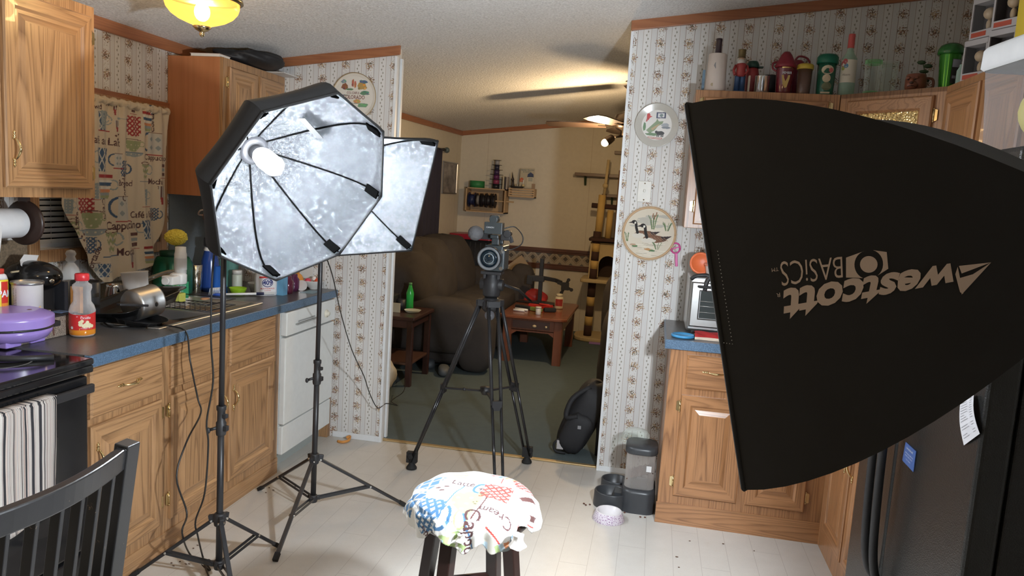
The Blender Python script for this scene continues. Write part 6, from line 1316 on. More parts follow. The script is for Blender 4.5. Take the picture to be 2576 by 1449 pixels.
obj('sponge',MB().box((-2.33,3.27,.9295),(-2.26,3.32,.975),0,None),P('sponge_yellow',(.62,.62,.12),.9,bump=.8,bsc=90),None,label='yellow green sponge standing behind the sink rim',cat='sponge',bev=.004)
obj('orange_scrap',MB().ball((-2.22,3.42,.936),(.02,.03,.006),10),P('scrap_orange',(.55,.28,.14),.6),None,label='small orange cloth scrap under the green carton',cat='scrap')
# yellow dish scrubber flower
x,y=-2.335,3.345
t=thing('dish_scrubber','fluffy yellow dandelion shaped dish scrubber on a stem by the curtain','scrubber',(x,y,ZC0))
random.seed(11)
def puff(u,v): a,b=2*PI*u,PI*v; r=.042*(1+.16*random.random()); return Vector((x+r*1.15*sin(b)*cos(a),y+r*1.15*sin(b)*sin(a),1.245-.85*r*cos(b)))
obj('puff',MB().grid(puff,60,30,cu=True,sm=False),P('puff_yellow',(.72,.58,.08),.8),t); obj('stem',MB().cyl((x,y,ZC0),(x,y,1.215),.006),P('stem_green',(.1,.25,.08),.5),t)
obj('stem_pot',MB().lathe([(.0,0),(.022,0),(.026,.04),(.022,.05),(.0,.05)],(x,y,ZC0),20),WHITEP,t)
def gl_():
    s=NT('glitter'); v=s.vor(s.oc,330,out='Color'); c=s.sep(v); s.bump(c[0],.8,.003); return s.out(s.mix(c[1],(.55,.45,.2),(.8,.8,.85)),.15,1)
x,y=onz(492,737,ZC0); bottle('glitter_tumbler','tall gold glitter tumbler between the green carton and the nearer stand','tumbler',(x,y,ZC0),[(.0,0),(.028,0),(.030,.005),(.036,.155),(.034,.156),(.0,.150)],gl_())
x,y=-2.40,3.74
t=thing('blue_bottle','blue spray bottle with black head under the far wall cabinet','bottle',(x,y,ZC0))
obj('bottle_body',MB().lathe([(.0,0),(.042,0),(.046,.02),(.046,.17),(.030,.23),(.018,.25)],(x,y,ZC0),28),P('cobalt',(.02,.06,.25),.2),t); obj('spray_head',MB().box((x-.03,y-.02,ZC0+.25),(x+.05,y+.02,ZC0+.30)).box((x+.03,y-.008,ZC0+.20),(x+.045,y+.008,ZC0+.26)),BLACKP,t,bev=.006); obj('white_band',MB().lathe([(.032,.226),(.034,.232),(.028,.245)],(x,y,ZC0),28,caps=False),WHITEP,t)
x,y=onz(548,735,ZC0)
t=thing('dish_soap_pouch','crinkled royal blue refill pouch with a small white tag','pouch',(x,y,ZC0))
obj('pouch_body',MB().grid(lambda u,v:(lambda a:Vector((x+.05*cos(a)*(1-.25*v)*(1+.12*sin(5*a+v*6)),y+.035*sin(a)*(1-.4*v)*(1+.1*sin(7*a)),ZC0+.145*v)))(2*PI*u),40,14,cu=True),P('pouch_blue',(.02,.11,.42),.2,bump=.5,bsc=30),t); obj('pouch_tag',MB().box((x+.045,y-.03,ZC0+.03),(x+.052,y-.005,ZC0+.055),0,rotm('Z',0)),WHITEP,t)
x,y=-2.33,3.90
t=thing('vitamin_jar','cream plastic jar with ribbed lid and pale label behind the lime bowl','jar',(x,y,ZC0)); obj('jar_body',MB().lathe([(.0,0),(.027,0),(.029,.006),(.029,.080),(.025,.088)],(x,y,ZC0),28),P('jar_cream',(.55,.60,.50),.4),t); obj('jar_lid',MB().lathe([(.028,.086),(.028,.107),(.025,.110),(.0,.110)],(x,y,ZC0),28),P('lid_offwhite',(.66,.64,.58),.45),t)
obj('pale_green_carton',MB().box((-2.46,3.93,ZC0),(-2.40,4.03,ZC0+.16)),P('carton_teal',(.12,.30,.26),.5,noise=.4,nsc=20),None,label='teal green carton at the back, behind the cream jar',cat='carton')
x,y=onz(598,741,ZC0); obj('lime_bowl',MB().lathe([(.0,0),(.034,0),(.047,.036),(.048,.039),(.045,.038),(.033,.004),(.0,.003)],(x,y,ZC0),36),P('lime_silicone',(.30,.52,.02),.4),None,label='small bright lime green bowl behind the dish brush',cat='bowl')
x2,y2=onz(635,736,ZC0); y2+=.06; obj('glass_bowl',MB().lathe([(.0,0),(.040,0),(.055,.045),(.058,.050),(.055,.047),(.038,.004),(.0,.004)],(x2,y2,ZC0),36),GL('bowl_glass',(.75,.78,.75),.05,alpha=.4),None,label='clear glass bowl stacked behind the lime bowl',cat='bowl')
# cleaner bottle 409
x,y=onz(668,742,ZC0)
t=thing('cleaner_bottle','white spray cleaner bottle with a red and blue 409 label','bottle',(x,y,ZC0))
rz_=-.75; uu=Vector((cos(rz_+PI/2),sin(rz_+PI/2),0)); nn_=Vector((cos(rz_),sin(rz_),0)); fr=frame((x,y,ZC0),uu,(0,0,1),nn_)
m=MB(); loft(m,[[fr(a*q,0,b*q)+Vector((0,0,z)) for a,b in [(p.x,p.y) for p in rr(-.060,.060,-.030,.030,.024,0)]] for q,z in ((.94,0),(1,.006),(1,.10),(.85,.14),(.42,.17),(.30,.20))]); obj('bottle_body',m,P('bottle_white',(.68,.68,.70),.3),t)
m=MB(); m.flat([(-.046,.022),(.046,.022),(.046,.108),(-.046,.108)],lambda p,q:fr(p,q,.0306),0); m.flat(circ(.030,24,(.0,.072),.024),lambda p,q:fr(p,q,.0312),1); m.flat(circ(.026,24,(.0,.072),.020),lambda p,q:fr(p,q,.0316),2)
m.text('409',.036,lambda p,q:fr(p*.95,q+.072,.0322),1,bold=.03); m.flat([(-.046,.098),(.046,.098),(.046,.108),(-.046,.108)],lambda p,q:fr(p,q,.0311),3); m.text('MULTI-SURFACE',.0105,lambda p,q:fr(p,q+.040,.0312),3,bold=.02); m.text('CLEANER',.009,lambda p,q:fr(p,q+.029,.0312),3)
obj('bottle_label',m,[P('label_white',(0,0,0)),P('label_navy',(.02,.03,.16),.3),P('label_white2',(.72,.72,.75),.3),P('label_red2',(0,0,0))],t)
obj('spray_head',MB().lathe([(.02,.195),(.02,.225),(.0,.23)],(x,y,ZC0),16).box((x-.02,y-.015,ZC0+.225),(x+.05,y+.015,ZC0+.255)),P('head_red',(.5,.03,.03),.4),t)
a=onz(708,742,ZC0); obj('blue_carton',MB().box((a[0]-.05,a[1]-.02,ZC0),(a[0]+.02,a[1]+.03,ZC0+.12)),P('sky_blue',(.13,.33,.50),.5),None,label='plain light blue carton right of the white cleaner bottle',cat='carton')
# dish brush
t=thing('dish_brush','white and navy dish brush lying along the sink rim','brush',(-2.05,3.5,.93)); b0=Vector((*onz(690,738,.935),.935)); b1=Vector((*onz(520,742,.935),.937)); m=MB()
obj('brush_handle',MB().tube([b0,b0.lerp(b1,.35),b0.lerp(b1,.8)],lambda t_:.0085-.003*t_,10),WHITEP,t); obj('brush_grip',MB().tube([b0.lerp(b1,.03),b0.lerp(b1,.28)],lambda t_:.0098-.002*abs(2*t_-1),10),P('navy_grip',(.02,.03,.10),.4),t)
h0=b0.lerp(b1,.86); m=MB()
for i in range(9):
    for j in range(3): q=h0+(b1-b0).normalized()*(i*.007-.02)+Vector((0,(j-1)*.008,0)); m.cyl(q,q+Vector((-.012+.003*i,.004*(j-1),.036)),.0016,n=5)
obj('bristles',m,P('bristle_white',(.74,.74,.74),.5),t,kind='stuff'); obj('brush_head',MB().ball(h0,(.030,.018,.008),14),P('brush_blue',(.03,.09,.42),.35),t)
# far right cluster
for i,(x_,y_,c_,lab) in enumerate(((723,738,(.10,.02,.04),'dark maroon glass jar nearest the blue carton'),(738,732,(.08,.015,.05),'dark plum glass jar beside the orange ornament'))):
    a=onz(x_,y_,ZC0); bottle('maroon_jar',lab,'jar',(a[0],a[1],ZC0),[(.0,0),(.028,0),(.033,.02),(.033,.07),(.022,.085),(.022,.10),(.0,.10)],P('maroon%d'%i,c_,.08))
a=onz(762,728,ZC0); obj('orange_ornament',MB().ball((a[0]-.02,a[1]-.03,ZC0+.050),(.036,.036,.050),18).lathe([(.010,0),(.012,.01),(.0,.012)],(a[0]-.02,a[1]-.03,ZC0+.10),12),P('orange_glass',(.62,.26,.05),.08),None,label='shiny round orange glass ornament beside the white fruit bowl',cat='ornament')
a=Vector((-2.12,4.08,ZC0)); cb=a+Vector((0,0,0))
t=thing('clear_cup','small clear plastic cup lying on its side in front of the fruit bowl','cup',(-2.03,4.03,ZC0)); obj('cup_wall',MB().lathe([(.0,0),(.022,0),(.030,.055),(.032,.057)],(-2.035,4.095,ZC0+.032),24,0,(.55,-.83,.0)),GL('clear_tub',(0,0,0)),t)
c=(-1.985,4.165,ZC0)
obj('fruit_bowl',MB().lathe([(.0,0),(.026,0),(.026,.008),(.048,.020),(.064,.050),(.066,.053),(.063,.053),(.045,.024),(.0,.018)],c,40),P('bowl_porcelain',(.74,.73,.70),.2),None,label='white footed bowl holding small red fruit near the wall corner',cat='bowl')
for i,(dx,dy,dz,r_,cc_,lab) in enumerate(((-.025,-.025,.048,.020,(.60,.06,.10),'pinkish red fruit at the left of the white bowl'),(.024,.0,.050,.019,(.62,.10,.04),'orange red fruit at the right of the white bowl'),(.002,.024,.050,.018,(.64,.16,.05),'orange fruit at the back of the white bowl'),(.004,-.004,.064,.014,(.75,.70,.66),'pale round fruit on top in the white bowl'))): obj('fruit',MB().ball((c[0]+dx,c[1]+dy,c[2]+dz),r_,16),P('fruit%d'%i,cc_,.3),None,label=lab,cat='fruit',group='fruit in the white bowl')
obj('paper_scrap',MB().box((-1.98,3.98,ZC0),(-1.90,4.10,ZC0+.001)),P('paper_blue',(.25,.38,.45),.5),None,label='thin clear wrapper lying flat on the counter above the dishwasher',cat='wrapper')
obj('paper_note',MB().box((-2.20,YM-.02,ZC0+.05),(-2.02,YM-.004,ZC0+.20)),P('note_paper',(.68,.66,.62),.7),None,label='white paper leaning on the wall behind the fruit bowl',cat='paper')
a=onz(375,825,ZC0); obj('gold_disc',MB().lathe([(.0,0),(.015,0),(.015,.003),(.0,.004)],(a[0],a[1],ZC0),20),P('gold_foil',(0,0,0)),None,label='small shiny gold disc lying on the counter in front of the sink',cat='disc')
# mug under the far cabinet
c=Vector((-2.37,3.70,1.36)); ax=Vector((.62,-.55,.50)).normalized()
MG=NT('blotched_mug'); MG=MG.out(MG.mix(MG.ramp(MG.noise(MG.oc,12,2),[(.45,0),(.6,1)]),(.52,.50,.50),(.55,.30,.18)),.3)
t=thing('hanging_mug','pale mug with orange blotch hanging under the far wall cabinet','mug',tuple(c))
obj('mug_body',MB().lathe([(.0,-.05),(.036,-.05),(.038,.045),(.036,.046),(.034,-.04),(.0,-.04)],c,32,0,ax),MG,t); s_=ax.cross(Vector((0,0,1))).normalized()
obj('mug_handle',MB().tube([c+s_*.036+ax*.03,c+s_*.062+ax*.022,c+s_*.062-ax*.022,c+s_*.036-ax*.03],.0045,8,smooth=4),MG,t)
obj('cup_hook',MB().tube([(c.x,c.y,1.452),(c.x,c.y,1.42),(c.x-.01,c.y-.01,1.405)],.002,6),BRASS,t)
c=Vector((-2.36,3.86,1.35)); obj('black_hanging_mug',MB().lathe([(.0,-.05),(.038,-.05),(.040,.045),(.037,.046),(.035,-.04),(.0,-.04)],c,28,0,(.4,-.5,.6)).tube([c+Vector((0,0,.05)),(c.x,c.y,1.452)],.002,6),BLACKP,None,label='black mug hanging behind the pale one under the far cabinet',cat='mug')
# paper towel holder under the near cabinet
t=thing('paper_towel_holder','dark wooden paper towel holder under the left wall cabinet','paper towel holder',(-2.38,2.4,1.335)); DK=P('walnut',(.035,.020,.016),.35)
c=Vector((-2.38,2.47,1.335)); 
obj('end_disc',MB().lathe([(.0,0),(.080,0),(.086,.006),(.086,.014),(.078,.020),(.0,.020)],c,44,0,(0,1,0)).ball(c+Vector((0,.024,0)),(.02,.02,.02),12).box((c.x-.02,c.y+.002,c.z+.07),(c.x+.02,c.y+.018,1.439)),DK,t)
obj('end_disc',MB().lathe([(.0,0),(.080,0),(.086,.006),(.086,.014),(.078,.020),(.0,.020)],c-Vector((0,.36,0)),44,0,(0,1,0)),DK,t); obj('roll_rod',MB().cyl(c-Vector((0,.35,0)),c,.012),DK,t)
t=thing('paper_towel_roll','white quilted paper towel roll with one sheet hanging down','paper roll',(-2.38,2.3,1.28)); PT=P('tissue_white',(.70,.71,.72),.9,bump=.5,bsc=45)
obj('roll',MB().lathe([(.022,0),(.054,0),(.056,.004),(.056,.276),(.054,.28),(.022,.28)],c-Vector((0,.30,0)),40,0,(0,1,0)),PT,t)
obj('hanging_sheet',MB().grid(lambda u,v:Vector((-2.322+.012*sin(v*4)+.006*sin(u*9+v*5),2.17+.15*u*(1-.25*v),1.335-.20*v-.02*u*v)),16,14),PT,t)
# plug, lamp tag
t=thing('paper_tag','folded white care tag on a cord in front of the window casing','tag',(-2.45,2.62,1.18))
p=[px(50,655,'x',-2.44),px(60,640,'x',-2.44),px(97,642,'x',-2.44),px(86,668,'x',-2.44),px(72,682,'x',-2.42),px(52,668,'x',-2.42)]
obj('tag_paper',MB().add([q for q in p]+[q+Vector((.0015,0,0)) for q in p],[(0,1,2,3),(3,4,5,0),(9,8,7,6),(6,11,10,9),(0,6,7,1),(1,7,8,2),(2,8,9,3),(3,9,10,4),(4,10,11,5),(5,11,6,0)]),P('tag_white',(.68,.67,.66),.6),t)
m=MB().tube([p[4],px(50,682,'x',-2.42),px(28,685,'x',-2.42)],.004,8); obj('tag_cord',m,P('tan_cord',(.45,.36,.22),.6),t)
# dark grey-blue sheet set on the wall under the far cabinet
obj('dark_panel',MB().box((XL+.002,3.60,1.02),(XL+.008,YM-.004,1.449)),P('dark_grey_blue',(.13,.155,.17),.5,noise=.2,nsc=150),None,label='flat dark grey-blue panel on the wall under the far cabinet',cat='wall panel')
# floor debris
rng=random.Random(12)
for k in range(26):
    if k<12: q=(rng.uniform(-1.80,-1.62),rng.uniform(2.45,2.75))
    elif k<18: q=(rng.uniform(-1.83,-1.7),rng.uniform(3.1,3.6))
    else: q=(rng.uniform(.2,.7),rng.uniform(2.9,3.5))
    obj('crumb',MB().ball((q[0],q[1],.0022),(rng.uniform(.004,.008),rng.uniform(.002,.004),.002),6),P('crumb_brown',(.10,.05,.03),.9),None,label='dark crumb on the pale vinyl floor',cat='crumb',group='crumbs scattered on the kitchen floor')
# ------------------------------------------------------------------ living room beyond the doorway
def suede():
    s=NT('brown_suede'); s.bump(s.noise(s.oc,18,4,.6),.35,.01); return s.out(s.mix(s.noise(s.oc,7,3),(.033,.027,.024),(.060,.050,.044)),.9)
SU=suede(); DKW=P('dark_mahogany',(.050,.022,.018),.3,noise=.3); RW=oak('coffee_table_wood','x',base=(.23,.075,.035),dark=(.12,.035,.018),gl=.25); RWL=oak('table_leg_wood','z',base=(.20,.070,.035),dark=(.11,.035,.02))
def pillow(c,r,n=28,e=.6,lump=0,R=None):
    c=Vector(c)
    def f(u,v):
        a=2*PI*u;b=-PI/2+PI*v; S=lambda t:math.copysign(abs(t)**e,t)
        p=Vector((r[0]*S(cos(b))*S(cos(a)),r[1]*S(cos(b))*S(sin(a)),r[2]*S(sin(b)))); p*=1+lump*sin(a*4+b*5)
        return c+(R@p if R else p)
    return MB().grid(f,n,n//2,cu=True)
t=thing('sofa','big overstuffed dark brown suede sofa along the living room wall','sofa',(-1.95,7.1,0))
obj('base',pillow((-1.86,7.10,.235),(.44,.90,.22),e=.3),SU,t)
for i,y in enumerate((6.72,7.48)):
    obj('seat_cushion',pillow((-1.76,y,.47),(.38,.40,.12),e=.45,lump=.01),SU,t)
    obj('back_cushion',pillow((-2.08,y,.76),(.24,.40,.33),e=.6,lump=.03,R=rotm('Y',-.25)),SU,t)
    obj('head_cushion',pillow((-2.16,y,.98),(.20,.38,.13),e=.7,lump=.03),SU,t)
obj('armrest',pillow((-1.84,6.22,.40),(.46,.16,.24),e=.5),SU,t); obj('armrest',pillow((-1.78,8.00,.46),(.46,.16,.30),e=.6),SU,t)
obj('arm_front',pillow((-1.44,6.24,.32),(.16,.15,.31),e=.6),SU,t); obj('arm_front',pillow((-1.42,8.06,.42),(.15,.15,.40),e=.65,R=rotm('Y',.12)),SU,t)
obj('bolster_cushion',pillow((-2.08,6.36,.72),(.22,.30,.30),e=.7,lump=.04,R=rotm('Y',-.2)),SU,t)
# armchair half hidden behind the right wall
t=thing('armchair','dark brown armchair edge showing past the right doorway wall','armchair',(.1,6.05,0))
obj('chair_base',pillow((.10,6.05,.25),(.46,.48,.24),e=.4),SU,t); obj('chair_back',pillow((.02,6.55,.60),(.42,.16,.42),e=.6),SU,t); obj('chair_arm',pillow((-.25,6.02,.38),(.10,.42,.33),e=.6),SU,t); obj('chair_arm',pillow((.46,6.02,.36),(.14,.42,.30),e=.6),SU,t)
# end table
t=thing('end_table','dark wooden end table with square legs and a lower shelf','table',(-2.08,5.87,0)); x0,x1,y0,y1=-2.38,-1.78,5.50,6.02
obj('tabletop',MB().box((x0-.01,y0-.01,.535),(x1+.01,y1+.01,.565)).box((x0+.02,y0+.02,.47),(x1-.02,y1-.02,.535)),DKW,t,bev=.008)
for a,b in ((x0+.01,y0+.01),(x1-.055,y0+.01),(x0+.01,y1-.055),(x1-.055,y1-.055)): obj('leg',MB().box((a,b,0),(a+.045,b+.045,.535)),DKW,t,bev=.003)
obj('lower_shelf',MB().box((x0+.02,y0+.02,.175),(x1-.02,y1-.02,.195)),P('shelf_brown',(.10,.05,.035),.35),t,bev=.004)
zt=.566
def bt(name,label,cat,c,prof,m1,cap=None,m2=None,cn='cap'):
    t=thing(name,label,cat,c); obj('bottle_body',MB().lathe(prof,c,24),m1,t)
    if cap: obj(cn,MB().lathe(cap,c,20),m2,t)
bt('soda_bottle','green soda bottle standing on the dark end table','bottle',(-1.93,5.84,zt),[(.0,0),(.028,0),(.032,.01),(.030,.08),(.032,.14),(.016,.19),(.012,.21)],P('soda_green',(.03,.42,.08),.1),[(.014,.208),(.014,.225),(.0,.226)],P('cap_green',(.1,.3,.12),.5))
obj('black_console',MB().box((-2.30,5.66,zt),(-2.02,5.86,zt+.13)),BLACKP,None,label='black boxy device on the end table behind the doorway edge',cat='device',bev=.01)
obj('cream_packet',MB().box((-2.01,5.66,zt),(-1.95,5.67,zt+.075)),P('packet_cream',(.45,.40,.28),.6),None,label='cream note standing against the black device on the end table',cat='note')
obj('white_controller',MB().box((-2.20,5.60,zt),(-2.07,5.645,zt+.025)).cyl((-2.22,5.64,zt+.055),(-2.15,5.62,zt+.055),.018),P('grey_white',(.4,.4,.42),.4),None,label='pale grey controller at the left end of the end table',cat='controller')
obj('dark_cup',MB().lathe([(.0,0),(.035,0),(.038,.09),(.034,.09),(.032,.01),(.0,.01)],(-1.99,5.80,zt),24),BLACKP,None,label='dark cup between the cream note and the green bottle',cat='cup')
obj('ash_dish',MB().lathe([(.0,0),(.05,0),(.07,.02),(.066,.02),(.05,.006),(.0,.006)],(-1.87,5.74,zt),24),GL('bowl_glass',(0,0,0)),None,label='low glass dish on the front corner of the end table',cat='dish')
obj('pale_sack',pillow((-1.99,5.35,.125),(.13,.12,.12),e=.8,lump=.06),P('sack_cream',(.52,.47,.38),.9),None,label='pale cloth sack on the carpet behind the left doorway edge',cat='sack')
for i,(x,y,c_) in enumerate(((-1.85,6.22,.03),(-1.66,6.02,.06))): obj('shoe',pillow((x,y,.045),(.05,.11,.045),e=.8,R=rotm('Z',.3)),P('shoe%d'%i,(.05+c_,.06+c_,.07+c_),.6),None,label=('grey sneaker on the carpet between end table and tripod','dark sneaker tucked behind the end table leg')[1-i],cat='shoe')
# coffee table
t=thing('coffee_table','reddish brown wooden coffee table with rounded corners and one drawer','coffee table',(-1.03,7.3,0)); x0,x1,y0,y1=-1.36,-.72,6.74,7.88
m=MB(); o=rr(x0,x1,y0,y1,.07,0); m.prism([(p.x,p.y) for p in o],lambda a,b,c:Vector((a,b,c)),.425,.452); obj('tabletop',m,RW,t,bev=.006)
obj('apron',MB().box((x0+.05,y0+.05,.315),(x1-.05,y1-.05,.425)).prism([(x0+.05,.26),(x0+.11,.26),(x0+.17,.30),(x1-.17,.30),(x1-.11,.26),(x1-.05,.26),(x1-.05,.32),(x0+.05,.32)],lambda a,b,c:Vector((a,y0+.05+c,b)),0,.02),RWL,t)
for a,b in ((x0+.04,y0+.04),(x1-.12,y0+.04),(x0+.04,y1-.12),(x1-.12,y1-.12)): obj('leg',MB().box((a,b,0),(a+.08,b+.08,.425)),RWL,t,bev=.006)
d=obj('drawer',MB().box((x0+.13,y0+.042,.335),(x1-.16,y0+.05,.405)),P('drawer_dark_brown',(.09,.04,.025),.5),t)  # drawer front in a darker brown than the table legs
for a in (x1-.30,x1-.19): obj('knob',MB().ball((a,y0+.028,.365),(.020,.016,.014) if a<x1-.25 else (.012,.014,.012),12),P('knob_cream',(.55,.42,.25),.5),d)
zt=.453
t=thing('monitor_stand','black desk monitor arm stand without screen on the coffee table','monitor stand',(-1.12,7.72,zt))
obj('base_plate',MB().grid(lambda u,v:Vector((-1.12+(-.24+.48*u),7.66+(.20*v-.1)*(1-.6*abs(2*u-1)),zt+.006+.012*(1-abs(2*u-1)))),16,4).box((-1.17,7.62,zt),(-1.07,7.74,zt+.02)),BLACK,t,mods=[('SOLIDIFY',dict(thickness=.006))])
obj('post',MB().bar((-1.125,7.70,zt),(-1.125,7.70,zt+.47),.040,.045),BLACK,t,bev=.004)
obj('clamp',MB().box((-1.27,7.67,zt+.225),(-1.09,7.73,zt+.285)).box((-1.27,7.66,zt+.19),(-1.21,7.72,zt+.26)),BLACKP,t,bev=.004)
obj('arm',MB().bar((-1.09,7.70,zt+.265),(-.97,7.68,zt+.255),.03,.04).bar((-.97,7.68,zt+.255),(-.90,7.66,zt+.235),.03,.04),BLACK,t,bev=.004)
c=Vector((-.86,7.64,zt+.205)); m=MB()
for k in range(4): a=PI/4+k*PI/2+.35; m.bar(c,c+Vector((.075*cos(a),-.01,.075*sin(a))),.006,.028,0,up=(0,0,1)); m.cyl(c+Vector((.075*cos(a),-.014,.075*sin(a))),c+Vector((.075*cos(a),.006,.075*sin(a))),.018,n=12)
m.box((c.x-.04,c.y-.012,c.z-.04),(c.x+.04,c.y+.006,c.z+.04)); obj('vesa_plate',m,BLACKP,t)
bt('pill_bottle','large cream pill bottle with a red label on the coffee table','bottle',(-.885,7.42,zt),[(.0,0),(.040,0),(.043,.01),(.043,.11),(.030,.125)],P('pill_cream',(.62,.55,.38),.35),[(.032,.122),(.032,.15),(.0,.152)],P('pill_cap',(.60,.54,.40),.4))
obj('bottle_label',MB().grid(lambda u,v:Vector((-.885+.0436*cos(-2.4+1.9*u),7.42+.0436*sin(-2.4+1.9*u),zt+.03+.07*v)),12,1),P('pill_red',(.35,.04,.03),.4,noise=.4,nsc=60),bpy.data.objects[[o.name for o in bpy.data.objects if o.name.startswith('pill_bottle')][0]])
bt('small_white_jar','small white jar standing at the front of the coffee table','jar',(-1.015,6.92,zt),[(.0,0),(.024,0),(.026,.005),(.026,.062)],P('jar_white',(.55,.55,.56),.4),[(.028,.06),(.028,.075),(.0,.076)],P('jar_cap',(.6,.58,.5),.4))
obj('red_toy_gun',MB().bar((-1.17,7.30,zt+.025),(-1.02,7.27,zt+.025),.04,.04).bar((-1.05,7.29,zt+.03),(-.93,7.22,zt+.03),.05,.05).cyl((-1.06,7.26,zt+.052),(-.95,7.22,zt+.052),.01),P('tool_red',(.48,.03,.02),.35),None,label='red plastic hand tool lying across the coffee table',cat='tool',bev=.006)
obj('green_tool',MB().bar((-1.12,7.14,zt+.02),(-1.01,7.06,zt+.02),.05,.035),P('tool_green',(.20,.24,.06),.5),None,label='olive green gadget between the black and white things on the coffee table',cat='gadget',bev=.006)
obj('black_glasses_case',MB().bar((-1.28,7.20,zt+.02),(-1.12,7.13,zt+.02),.05,.035),BLACKP,None,label='long black case at the left of the clutter on the coffee table',cat='case',bev=.008)
obj('black_brush',MB().bar((-.99,7.11,zt+.022),(-.88,7.16,zt+.022),.05,.04),P('brush_black',(.015,.015,.015),.8),None,label='black brush head right of the small white jar',cat='brush',bev=.01)
for i,(a,b) in enumerate((((-1.27,7.10),(-1.14,7.06)),((-1.27,7.01),(-1.16,7.0)))): obj('white_tube',MB().cyl((a[0],a[1],zt+.011),(b[0],b[1],zt+.011),.011),WHITEP,None,label=('white tube nearer the back, beside the black case','white tube nearest the front edge of the coffee table')[i],cat='tube',group='white tubes on the coffee table')
obj('red_bag',pillow((-1.24,7.98,.46),(.16,.07,.10),e=.9,lump=.05),P('red_plastic',(.60,.04,.03),.3),None,label='red plastic bag slumped behind the coffee table',cat='bag')
# far wall crate with spools
YW=YF-.002; PINE=P('pine',(.50,.34,.19),.55)
t=thing('wooden_crate','pine crate mounted on the far wall with a rod of wire spools inside','crate',(-1.95,8.6,1.33))
x0,x1,z0,z1,yf=-2.19,-1.72,1.335,1.615,8.50
m=MB()
for a,b in (((x0,yf,z0),(x1,YW,z0+.012)),((x0,yf,z1-.012),(x1,YW,z1)),((x0,yf,z0),(x0+.012,YW,z1)),((x1-.012,yf,z0),(x1,YW,z1)),((x0,YW-.008,z0),(x1,YW,z1))): m.box(a,b)
obj('crate_frame',m,PINE,t); obj('spool_rod',MB().cyl((x0+.02,yf+.06,1.475),(x1+.09,yf+.06,1.475),.008),PINE,t)
SPB=P('spool_navy',(.02,.03,.09),.4); SPD=P('spool_dark',(.025,.022,.025),.4)
for i,(xx,w_,r_,mt,lab) in enumerate(((-2.125,.07,.085,SPB,'wide navy spool at the left end of the crate rod'),(-2.045,.04,.080,P('spool_silver',(.30,.28,.25),.4),'spool wound with pale thread, second on the crate rod'),(-1.985,.04,.080,SPD,'dark spool, third on the crate rod'),(-1.925,.05,.085,SPD,'dark spool, fourth on the crate rod'),(-1.865,.03,.085,SPD,'narrow dark spool at the right end of the crate rod'))):
    c=Vector((xx-w_/2,yf+.06,1.475)); t=thing('thread_spool',lab,'spool',tuple(c),group='spools on the crate rod'); obj('winding',MB().cyl(c,c+Vector((w_,0,0)),r_*.72,n=24),mt,t)
    for q in (0,w_): obj('flange',MB().cyl(c+Vector((q,0,0)),c+Vector((q+.004,0,0)),r_,n=28),SPD if i else SPB,t)
zc=z1+.001
obj('green_spool',MB().cyl((-2.085,8.60,zc),(-2.085,8.60,zc+.078),.088,n=32),P('spool_green',(.03,.22,.07),.5),None,label='flat green spool on top of the pine crate',cat='spool')
t=thing('spool_tower','stack of black flanged spools with purple and pink thread on the crate','spool stack',(-1.86,8.60,zc))
cols=[(.02,.02,.025),(.30,.05,.12),(.14,.03,.12),(.06,.03,.10),(.03,.03,.06),(.35,.35,.38)]
for i in range(6):
    r_=.078-.010*max(0,i-2); obj('spool_core',MB().cyl((-1.86,8.60,zc+.055*i),(-1.86,8.60,zc+.055*(i+1)),.040-.003*i,n=20),P('core%d'%i,cols[i],.4),t); obj('spool_flange',MB().cyl((-1.86,8.60,zc+.055*(i+1)-.004),(-1.86,8.60,zc+.055*(i+1)),r_,n=24),BLACKP,t)
for i,(x_,h_,w_,c_,lab) in enumerate(((-1.765,.15,.016,(.50,.44,.32),'cream book leaning at the right end of the pine crate'),(-1.742,.14,.012,(.06,.05,.06),'thin dark book beside the cream one on the crate'),(-1.725,.145,.012,(.45,.40,.36),'pale thin book next to the slatted shelf'))):
    obj('book',MB().box((x_-w_/2,8.55,zc),(x_+w_/2,8.68,zc+h_)),P('bk%d'%i,c_,.6),None,label=lab,cat='book',group='books on the pine crate')
t=thing('slatted_shelf','small pine slatted letter shelf to the right of the spool crate','shelf',(-1.55,8.62,1.52))
x0,x1,z0=-1.70,-1.395,1.535; m=MB().box((x0,8.57,z0),(x1,YW,z0+.01)).box((x0,8.57,z0),(x0+.012,YW,z0+.105)).box((x1-.012,8.57,z0),(x1,YW,z0+.105))
obj('shelf_box',m,PINE,t)
for k in range(4): obj('front_slat',MB().box((x0,8.558,z0+.004+k*.027),(x1,8.57,z0+.022+k*.027)),PINE,t)
fr=frame((-1.585,8.60,1.64),(1,0,.03),(0,.10,1),(0,-1,.1)); m=MB().prism([(0,0),(.165,0),(.165,.23),(0,.23)],fr,-.006,0)
m.text('Better Homes',.026,lambda a,b:fr(a+.083,b+.212,.001),1,bold=.01).text('& Gardens',.022,lambda a,b:fr(a+.08,b+.190,.001),1,bold=.01); m.flat([(.085,.13),(.160,.13),(.155,.165),(.122,.185),(.090,.165)],lambda a,b:fr(a,b,.0008),2); m.flat([(.085,.02),(.163,.02),(.163,.128),(.085,.128)],lambda a,b:fr(a,b,.0006),3); m.flat([(.0,.075),(.045,.075),(.045,.108),(.022,.125),(.0,.108)],lambda a,b:fr(a,b,.0008),4)
for k in range(3): m.flat([(.10,.085+k*.013),(.15,.085+k*.013),(.15,.090+k*.013),(.10,.090+k*.013)],lambda a,b:fr(a,b,.001),1)
m.text('190',.022,lambda a,b:fr(a+.022,b+.09,.0012),3)
